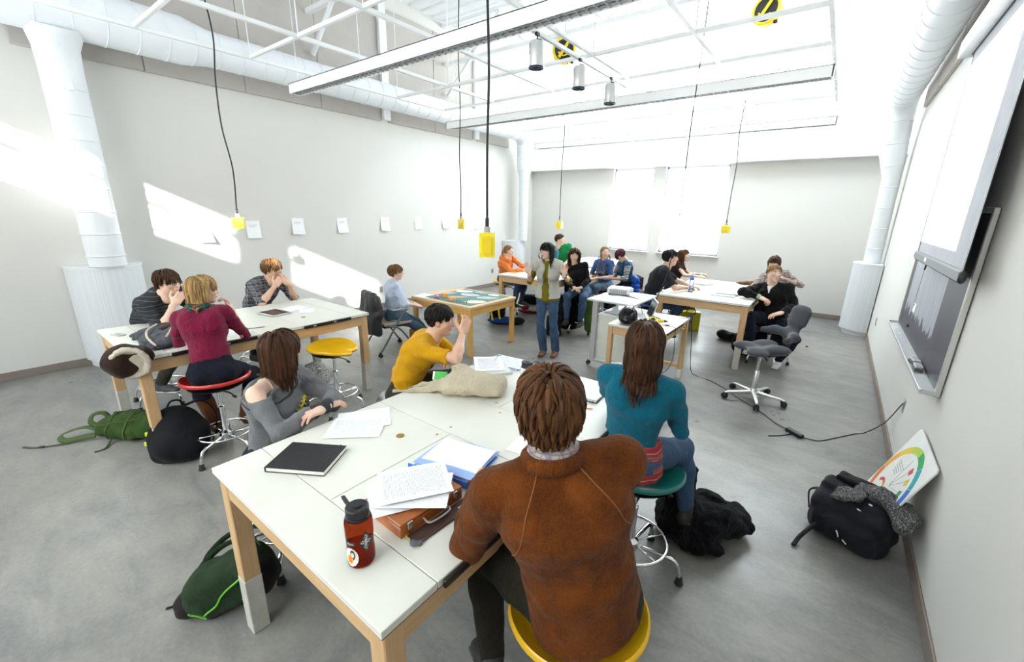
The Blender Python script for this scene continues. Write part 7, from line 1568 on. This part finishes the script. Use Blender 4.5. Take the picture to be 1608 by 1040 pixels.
# colour wheel board leaning on the wall
root = thing('colour_wheel_board', 'white board with a printed colour wheel leaning on the wall', 'colour wheel', (0, 0, 0)); p0 = np.array([.44, 3.45, .004]); p1 = np.array([XR-.02, 3.45, .675]); up_ = _n(p1-p0); Hb = .72; ax = np.array([0, -1., 0]); nb = np.cross(ax, up_); nb = nb if nb[0] < 0 else -nb; ax = np.cross(up_, nb)
root.matrix_world = Matrix(((ax[0], up_[0], nb[0], p0[0]), (ax[1], up_[1], nb[1], p0[1]), (ax[2], up_[2], nb[2], p0[2]), (0, 0, 0, 1)))
o = MB(); a = [(-.32+.02, 0), (.32-.02, 0), (.32, .02), (.32, .70), (.30, .72), (-.30, .72), (-.32, .70), (-.32, .02)]; o.prism(a, -.004, .004); o.build('board', mat('board_white', (.76, .76, .74), .5), root)
WC = [(.74, .56, .03), (.42, .58, .05), (.02, .36, .10), (.02, .34, .40), (.03, .14, .55), (.02, .05, .38), (.06, .02, .28), (.25, .02, .3), (.5, .03, .1), (.65, .05, .03), (.75, .18, .02), (.78, .36, .03)]
def wedge(name, c, r0, r1, a0, a1, m, z=.0046):
    o = MB(); aa = np.linspace(math.radians(a0), math.radians(a1), 9); poly = [(c[0]+r1*math.cos(t), c[1]+r1*math.sin(t)) for t in aa]+[(c[0]+r0*math.cos(t), c[1]+r0*math.sin(t)) for t in aa[::-1]]; o.prism(poly, .004, z); return o.build(name, m, root)
for k in range(12): wedge('wheel_segment', (0, .36), .262, .314, 150-30*k-29.3, 150-30*k, mat('wheel_%d' % k, WC[k], .5))
for k in range(5): wedge('inner_segment', (0, .36), .185, .228, 60-24*k, 60-24*k+13, mat('inner_%d' % k, ((.62, .05, .03), (.7, .55, .03), (.05, .3, .1), (.04, .12, .5), (.2, .12, .3))[k], .5))
for k in range(6): wedge('small_arc', (-.12, .26), .06, .085, 150-30*k-30, 150-30*k, mat('wheel_%d' % ((k+8) % 12), WC[(k+8) % 12], .5))
for k in range(4):
    o = MB(); R_ = rotm(0, 0, 20+25*k); o.box(np.array([0, .36, .0045])+R_@np.array([.12, 0, 0]), (.22, .0016, .001), 0, R_); o.build('wheel_line', mat('thin_ink', (.2, .2, .2), .6), root)
for k in range(5):
    o = MB(); o.box((-.10, .50-.018*k, .0045), (.16-.02*k, .006, .001)); o.build('text_line', mat('thin_ink_grey', (.42, .42, .42), .6), root)
# black backpack with grey scarf
root = thing('backpack', 'black backpack with white zip pulls slumped against the wall', 'backpack', (.40, 3.21, 0), -24)
s = SDF(); s.box((0, .02, .155), (.215, .15, .15), rotm(12, 0, 4), r=.06); s.box((.02, -.12, .12), (.17, .06, .10), rotm(18, 0, 4), r=.045, k=.03); s.box((-.02, .05, .30), (.19, .08, .03), rotm(0, 0, 0), r=.03, k=.03); s.noise(wrinkle(51, .007, 36)); s.plane((0, 0, .002), (0, 0, -1)); sdf_obj('bag_body', s, .010, NYD, root)
s = SDF(); s.box((-.02, .13, .345), (.15, .05, .022), rotm(0, 0, 3), r=.02); s.noise(wrinkle(52, .004, 50)); sdf_obj('top_flap', s, .006, NYB, root)
o = MB(); o.box((-.01, .105, .366), (.05, .035, .004), .001); o.build('webbing_patch', mat('grey_webbing', (.10, .10, .12), .7), root)
strap(root, [(-.10, -.20, .12), (-.13, -.30, .04), (-.12, -.40, .012)], .016, NYB); strap(root, [(-.20, .02, .25), (-.26, .0, .2), (-.22, -.05, .1)], .018, NYB)
for x, y, z, sc_ in ((.08, -.02, .318, 1), (.05, -.085, .285, .8), (.12, -.12, .24, 1)):
    o = MB(); o.ball((x, y, z), (.018*sc_, .007, .009), 10); o.build('zip_pull', mat('zip_white', (.7, .7, .68), .5), root, True)
for pts in ([(.01, -.205, .15), (.02, -.208, .135), (.028, -.208, .115)], [(.05, -.205, .11), (.075, -.206, .095)]):
    o = MB(); o.tube(pts, .004, 6); o.build('logo_mark', mat('zip_white', (.7, .7, .68), .5), root, True)
KNT = newmat('marled_knit'); t_ = KNT[1]; t_.base(t_.ramp(t_.noise(t_.coords(), 130, 3, .7), [(.38, (.02, .02, .022)), (.55, (.12, .12, .12)), (.68, (.42, .42, .41))])); t_.bsdf.inputs['Roughness'].default_value = .95; t_.bump(t_.noise(t_.coords(), 140, 2), 1., .01)
s = SDF(); s.chain([(-.06, .02, .02), (.05, .03, .03), (.14, -.02, .02), (.20, -.08, -.03), (.22, -.02, .01), (.16, .05, .03)], [.035, .04, .04, .042, .036, .034], .012)
for k in range(4): s.chain([(-.03, -.01-.022*k, .02-.004*k), (-.10, -.03-.026*k, .01-.010*k), (-.15, -.04-.024*k, -.005-.010*k)], [.020, .019, .014], .006)
s.chain([(-.05, .05, .03), (.02, .09, .035), (.10, .08, .03)], [.03, .034, .03], .01); s.noise(wrinkle(53, .003, 120)); sc_ = sdf_obj('knit_gloves', s, .005, KNT[0]); sc_.location = (.46, 3.20, .335); sc_.rotation_euler = (0, 0, math.radians(-24)); tag(sc_, 'grey marled knit gloves and scarf bundled on the black backpack', 'knitwear')
# green and black backpack under the front table corner
OLV = cloth_mat('dark_green_nylon', (.016, .034, .014), .25, .75, 240, .35, .05); LIME = mat('lime_zip', (.12, .42, .03), .5); BRN = cloth_mat('brown_black_nylon', (.014, .011, .010), .25, .75, 240, .35, .05)
root = thing('backpack', 'dark green backpack with lime zips by the front table leg', 'backpack', (-2.19, .54, 0), 50); root.scale = (.80, .80, .80)
Rb = rotm(0, -24, 0)
s = SDF(); s.box(Rb@np.array([.0, 0, .0])+[0, 0, .215], (.25, .125, .165), Rb, r=.09); s.ell((-.17, 0, .13), (.14, .12, .11), k=.05); s.noise(wrinkle(55, .007, 36)); s.plane((0, 0, .002), (0, 0, -1)); bd = sdf_obj('bag_body', s, .010, OLV, root)
s = SDF(); s.ell((-.26, .0, .085), (.10, .115, .085)); s.ell((.16, -.05, .27), (.12, .10, .13), k=.03); s.noise(wrinkle(56, .004, 50)); s.plane((0, 0, .002), (0, 0, -1)); sdf_obj('dark_panels', s, .010, BRN, root)
class _B: pass
fb = _B(); fb.root = root
for pts in ([(-.15, -.18, .06), (-.05, -.2, .16), (.04, -.2, .28), (.14, -.17, .36)], [(-.24, -.14, .10), (-.22, -.17, .04), (-.16, -.17, .02)], [(.10, -.2, .15), (.20, -.18, .26), (.26, -.12, .34)]): seam(fb, bd, pts, .007, LIME, 'zip', .002)
for y in (.07, -.03): strap(root, [(-.20, y+.04, .16), (-.22, y+.09, .26), (-.08, y+.12, .40), (.10, y+.10, .46), (.18, y+.04, .44)], .022, OLV, 'shoulder_strap', .22)
strap(root, [(-.30, .05, .10), (-.36, .06, .06), (-.40, .06, .014), (-.45, .05, .008)], .014, BRN); o = MB(); o.box((-.33, .05, .10), (.03, .05, .03), .005); o.build('buckle', BLACKP, root)
# olive hiking pack lying by the left table
OLG = cloth_mat('olive_green_nylon', (.030, .062, .012), .25, .8, 240, .35, .05); OLW = mat('olive_webbing', (.045, .075, .016), .8)
root = thing('hiking_backpack', 'olive green hiking backpack lying flat with straps spread', 'backpack', (-4.82, .66, 0), 36); root.scale = (.88, .88, .88)
s = SDF(); s.eseg((-.22, 0, .10), (.24, 0, .13), (0, 1, 0), .15, .10, .17, .13, .04); s.ell((.02, -.02, .19), (.19, .12, .08), k=.05); s.box((.02, -.14, .10), (.15, .04, .06), r=.035, k=.03); s.noise(wrinkle(57, .008, 34)); s.plane((0, 0, .002), (0, 0, -1)); bd = sdf_obj('bag_body', s, .010, OLG, root); fb = _B(); fb.root = root
for x in (-.10, .08): seam(fb, bd, [(x, -.20, .02), (x, -.20, .12), (x+.01, -.12, .22), (x+.01, .0, .27)], .011, OLW, 'compression_strap', .003, flat=(.4, 1))
seam(fb, bd, [(-.25, -.12, .16), (-.08, -.16, .22), (.10, -.14, .25), (.22, -.08, .24)], .006, OLW, 'zip', .003)
for k in range(7): seam(fb, bd, [(-.14+.05*k, -.02, .27), (-.125+.05*k, .01, .28)], .005, mat('daisy_chain', (.10, .13, .06), .8), 'webbing_loop', .005)
strap(root, [(-.26, .06, .10), (-.34, .08, .20), (-.42, .04, .20), (-.40, -.02, .14), (-.28, -.02, .10)], .028, OLW, 'shoulder_strap', .2); strap(root, [(-.28, -.06, .08), (-.42, -.06, .11), (-.56, -.10, .08), (-.60, -.16, .05), (-.50, -.20, .03), (-.36, -.15, .05), (-.27, -.12, .06)], .032, OLW, 'hip_belt', .2)
strap(root, [(-.46, -.20, .012), (-.60, -.26, .008), (-.72, -.30, .008), (-.84, -.29, .006)], .012, OLW, 'loose_strap', .3); strap(root, [(-.1, -.12, .05), (-.06, -.22, .012), (-.04, -.28, .008), (-.08, -.34, .006)], .012, OLW, 'loose_strap', .3); o = MB(); o.box((-.66, -.285, .012), (.045, .028, .014), .004); o.build('buckle', BLACKP, root)
# black rounded backpack by the red stool
root = thing('backpack', 'black round-topped backpack with yellow tabs by the red stool', 'backpack', (-4.06, .82, 0), 64)
s = SDF(); s.ell((0, 0, .21), (.195, .125, .245), rotm(-12, 0, 0)); s.box((0, .0, .15), (.195, .10, .145), rotm(-8, 0, 0), r=.07, k=.05); s.ell((0, -.09, .16), (.17, .09, .14), rotm(-12, 0, 0), k=.03); s.noise(wrinkle(58, .007, 32)); s.plane((0, 0, .002), (0, 0, -1)); sdf_obj('bag_body', s, .010, NYB, root)
strap(root, [(-.06, .06, .42), (-.03, .10, .47), (.03, .10, .47), (.06, .06, .42)], .010, NYB, 'grab_handle', .4); strap(root, [(.05, .10, .42), (.16, .16, .42), (.24, .17, .30), (.24, .12, .14), (.20, .09, .06)], .024, NYB, 'shoulder_strap', .22); strap(root, [(-.07, .10, .40), (-.16, .15, .34), (-.20, .13, .18), (-.18, .10, .06)], .022, NYB, 'shoulder_strap', .22)
tb_ = bvh_of(root.children[0])
for z in (.20, .33):
    q_ = np.array(tb_.find_nearest(Vector((-.3, -.08, z)))[0]); o = MB(); o.box(q_, (.02, .02, .035), .004); o.build('yellow_tab', mat('yellow_tab_bright', (.65, .72, .03), .5), root)
# patterned bag under the left table
PAT = newmat('black_white_print'); t_ = PAT[1]; v_ = t_.new('ShaderNodeTexVoronoi', feature='F1', distance='CHEBYCHEV'); v_.inputs['Scale'].default_value = 26; t_.link(t_.coords(), v_.inputs['Vector']); t_.base(t_.ramp(t_.math('FRACT', t_.math('MULTIPLY', v_.outputs[0], 4.)), [(.42, (.02, .02, .025)), (.5, (.58, .57, .55))])); t_.bsdf.inputs['Roughness'].default_value = .9
s = SDF(); s.ell((0, 0, .13), (.21, .16, .12)); s.ell((.10, -.08, .08), (.16, .12, .08), k=.06); s.ell((-.08, .04, .20), (.12, .10, .06), k=.04); s.noise(wrinkle(59, .016, 26)); s.noise(wrinkle(60, .006, 70)); s.plane((0, 0, .002), (0, 0, -1)); pb = sdf_obj('cloth_bag', s, .013, PAT[0]); pb.location = (-4.62, 2.30, 0); tag(pb, 'black and white patterned cloth bag slumped beneath the table', 'bag')
# black coat on the floor under the teal stool
BLKF = cloth_mat('black_fur_coat', (.006, .006, .008), .3, .95, 90, .8, .05)
s = SDF(); s.ell((-.10, -.12, .12), (.17, .18, .12)); s.ell((.03, .0, .14), (.20, .20, .13), k=.06); s.ell((.12, .12, .09), (.18, .16, .09), k=.06); s.ell((.05, -.16, .05), (.14, .10, .05), k=.04); s.chain([(-.10, -.15, .2), (-.16, -.12, .45), (-.2, -.05, .58)], [.10, .09, .06], .06); s.noise(wrinkle(61, .018, 24)); s.noise(wrinkle(62, .008, 80)); s.plane((0, 0, .002), (0, 0, -1)); cb = sdf_obj('black_coat', s, .011, BLKF); cb.location = (-.40, 2.66, 0); tag(cb, 'black furry coat heaped on the floor by the teal-seated stool', 'coat')
# bags under the honey table and behind
root = thing('backpack', 'black and blue backpack with yellow straps beneath the honey table', 'backpack', (-4.78, 6.02-.0, 0), 35)
s = SDF(); s.box((-.08, .02, .20), (.14, .11, .20), rotm(0, 6, 0), r=.06); s.noise(wrinkle(63, .006, 40)); s.plane((0, 0, .002), (0, 0, -1)); sdf_obj('bag_body', s, .013, NYB, root)
s = SDF(); s.ell((.02, -.04, .07), (.28, .14, .07)); s.noise(wrinkle(64, .008, 36)); s.plane((0, 0, .002), (0, 0, -1)); sdf_obj('blue_panel', s, .013, cloth_mat('royal_blue_nylon', (.008, .05, .20), .2, .8), root); s = SDF(); s.ell((.24, -.02, .06), (.20, .13, .075)); s.noise(wrinkle(65, .006, 40)); s.plane((0, 0, .002), (0, 0, -1)); sdf_obj('black_flap', s, .013, NYB, root)
for x in (-.17, -.03): strap(root, [(x, -.10, .38), (x-.02, -.15, .28), (x, -.14, .14), (x+.01, -.12, .06)], .020, YELL, 'yellow_strap', .25)
root = thing('duffel_bag', 'red and white sports bag on the floor behind the teacher', 'bag', (-4.90, 7.12, 0), 25); RED = cloth_mat('red_nylon', (.28, .012, .016), .15, .8); WHN = cloth_mat('white_nylon', (.62, .62, .60), .06, .8)
s = SDF(); s.ell((0, 0, .09), (.25, .14, .09)); s.noise(wrinkle(66, .006, 36)); s.plane((0, 0, .002), (0, 0, -1)); sdf_obj('bag_body', s, .013, WHN, root); s = SDF(); s.ell((0, 0, .035), (.262, .15, .04)); s.plane((0, 0, .001), (0, 0, -1)); sdf_obj('red_base', s, .013, RED, root); s = SDF(); s.ell((-.08, -.10, .11), (.09, .05, .05)); sdf_obj('red_panel', s, .008, RED, root)
s = SDF(); s.box((0, 0, .09), (.16, .12, .10), r=.06); s.noise(wrinkle(67, .006, 40)); bk = sdf_obj('black_bag', s, .013, NYB); bk.location = (-4.93, 7.16, .175); bk.rotation_euler = (0, 0, .4); tag(bk, 'black soft bag lying on the red and white sports bag', 'bag')
root = thing('backpack', 'slim black backpack leaning on the floor behind the teacher legs', 'backpack', (-3.62, 6.0, 0), 30); s = SDF(); s.box((0, 0, .17), (.13, .08, .18), rotm(-10, 0, 0), r=.06); s.noise(wrinkle(68, .005, 40)); s.plane((0, 0, .002), (0, 0, -1)); sdf_obj('bag_body', s, .013, NYB, root); strap(root, [(.06, -.08, .32), (.08, -.14, .2), (.06, -.12, .05)], .014, NYB)
root = thing('hiking_backpack', 'tall teal hiking backpack standing behind the teacher head', 'backpack', (-4.75, 7.60, TZ), 20); TLN = cloth_mat('teal_nylon', (.02, .11, .15), .2, .8)
s = SDF(); s.box((0, 0, .20), (.14, .12, .20), rotm(0, 12, 0), r=.07); s.noise(wrinkle(69, .006, 40)); s.plane((0, 0, .002), (0, 0, -1)); sdf_obj('bag_body', s, .013, TLN, root); s = SDF(); s.box((.02, -.06, .30), (.10, .08, .10), r=.05); sdf_obj('grey_pocket', s, .013, NYD, root); strap(root, [(-.10, -.05, .33), (-.2, -.08, .30), (-.24, -.06, .22), (-.18, -.04, .15)], .022, NYB)
# coats on the stool of the black sweater
s = SDF(); s.eseg((0, 0, .60), (.02, .02, .10), (1, 0, 0), .20, .11, .17, .06, .05); s.chain([(-.12, .05, .5), (-.18, .10, .26), (-.17, .12, .08)], [.09, .07, .05], .04); s.noise(wrinkle(70, .014, 30, (1, 1, .5))); s.ell((0, .22, .64), (.5, .2, .2), op='s') if False else None; s.plane((0, 0, .04), (0, 0, -1)); bj = sdf_obj('black_coat', s, .010, BLKF); bj.location = (-3.52, 6.33, 0); bj.rotation_euler = (0, 0, math.radians(20)); tag(bj, 'black coat hanging down from the stool of the black sweater', 'coat')
s = SDF(); s.eseg((0, 0, .62), (.06, .0, .10), (1, 0, .2), .10, .06, .13, .05, .04); s.chain([(.06, .02, .5), (.14, .03, .3), (.15, .02, .14)], [.07, .06, .05], .04); s.noise(wrinkle(71, .014, 32, (1, 1, .4))); gj = sdf_obj('green_jacket', s, .012, cloth_mat('moss_green_cloth', (.085, .14, .032), .2, .85)); gj.location = (-3.20, 6.42, 0); gj.rotation_euler = (0, 0, math.radians(-20)); tag(gj, 'moss green jacket hanging from the stool of the black sweater', 'jacket')
# blue puffer over a chair behind the striped sleeves
root = thing('puffer_jacket', 'bright blue quilted puffer jacket beside the striped sleeves', 'jacket', (-3.02, 8.02, 0), 40); s = SDF()
for k in range(6): s.eseg((-.02, 0, .34+.085*k), (.03, 0, .34+.085*k), (0, 1, 0), .17-.012*k, .05, .16-.012*k, .05, .012)
for k in range(4): s.ell((.02, .17, .40+.085*k), (.06, .05, .05), k=.012)
s.noise(wrinkle(72, .005, 60)); sdf_obj('quilted_body', s, .013, cloth_mat('puffer_blue', (.012, .09, .48), .15, .5, 200, .3, .05), root); s = SDF(); s.eseg((0, -.07, .80), (0, .07, .82), (1, 0, 0), .05, .06, .05, .06, .03); sdf_obj('hood', s, .013, cloth_mat('puffer_blue', (.012, .09, .48)), root)
root = thing('chair', 'dark low chair under the striped sleeves', 'chair', (-3.20, 8.12, 0), 130); o = MB(); o.box((0, 0, .50), (.42, .42, .04), .012); o.build('seat', BLACKP, root)
for sx in (-1, 1):
    for sy in (-1, 1):
        o = MB(); o.tube([(sx*.18, sy*.18, .48), (sx*.2, sy*.2, .0)], .012, 8); o.build('leg', CHROME, root, True)
o = MB(); o.box((0, -.22, .72), (.40, .025, .26), .012); o.build('backrest', BLACKP, root)
for sx in (-1, 1):
    o = MB(); o.tube([(sx*.18, -.20, .48), (sx*.18, -.215, .64)], .011, 8); o.build('back_post', CHROME, root, True)
# yellow bag under the right table, black bags by its far leg
root = thing('shopping_bag', 'bright yellow shopping bag standing under the far table', 'bag', (-1.92, 8.0, 0), 20); o = MB(); o.prism([(-.17, -.09), (.17, -.09), (.17, .09), (-.17, .09)], 0, .34); o.build('bag_body', mat('bag_yellow', (.62, .56, .01), .5, 0, .15, 8), root)
for y in (-.095, .095):
    o = MB(); o.tube(spline([(-.07, y, .30), (-.06, y, .40), (.06, y, .40), (.07, y, .30)], 5), .008, 6); o.build('bag_handle', BLACKP, root, True)
o = MB(); o.box((.0, -.0925, .17), (.10, .004, .30)); o.build('grey_tape', mat('tape_grey', (.33, .32, .30), .6), root)
s = SDF(); s.ell((0, 0, .18), (.17, .14, .18)); s.ell((.12, .03, .10), (.16, .13, .10), k=.06); s.ell((.02, -.05, .30), (.12, .10, .10), k=.05); s.noise(wrinkle(73, .012, 30)); s.plane((0, 0, .002), (0, 0, -1)); b1 = sdf_obj('black_backpack', s, .013, NYB); b1.location = (-.86, 7.02, 0); tag(b1, 'black backpack and coat heap between the table leg and the blond student', 'backpack')
s = SDF(); s.ell((0, 0, .07), (.20, .11, .07)); s.ell((-.12, .02, .08), (.10, .09, .075), k=.04); s.noise(wrinkle(74, .006, 40)); s.plane((0, 0, .002), (0, 0, -1)); b2 = sdf_obj('black_pouch', s, .013, NYB); b2.location = (-1.17, 7.75, .0); tag(b2, 'black soft pouch on the floor under the far table', 'pouch')
s = SDF(); s.eseg((0, 0, .64), (.0, .04, .16), (1, 0, 0), .20, .06, .20, .05, .04); s.chain([(.16, 0, .6), (.22, .02, .35), (.20, .04, .12)], [.07, .06, .05], .04); s.noise(wrinkle(75, .012, 30, (1, 1, .5))); bj = sdf_obj('black_jacket', s, .013, NYB); bj.location = (-.46, 7.06, 0); bj.rotation_euler = (0, 0, math.radians(200)); tag(bj, 'black jacket hanging behind the blond student from his stool', 'jacket')
o = MB(); o.ball((0, 0, .012), (.02, .015, .012), 8); ob = o.build('dark_pebble', BLACKP, None, True); ob.location = (-.09, 8.16, 0); tag(ob, 'tiny dark pebble on the bare floor by the far wall', 'pebble')
# paper carton beneath the armchair
root = thing('wooden_crate', 'small plywood crate beneath the grey armchair', 'crate', (-4.98, 4.22, 0), 20)
for sx in (-1, 1):
    o = MB(); o.box((sx*.14, 0, .12), (.015, .2, .24), .002); o.build('crate_side', HONEY_Z, root)
for z in (.04, .12, .20):
    for sy in (-1, 1):
        o = MB(); o.box((0, sy*.1, z), (.28, .012, .05), .002); o.build('slat', HONEY_X, root)
print('DONE', round(time.time()-T0, 1))
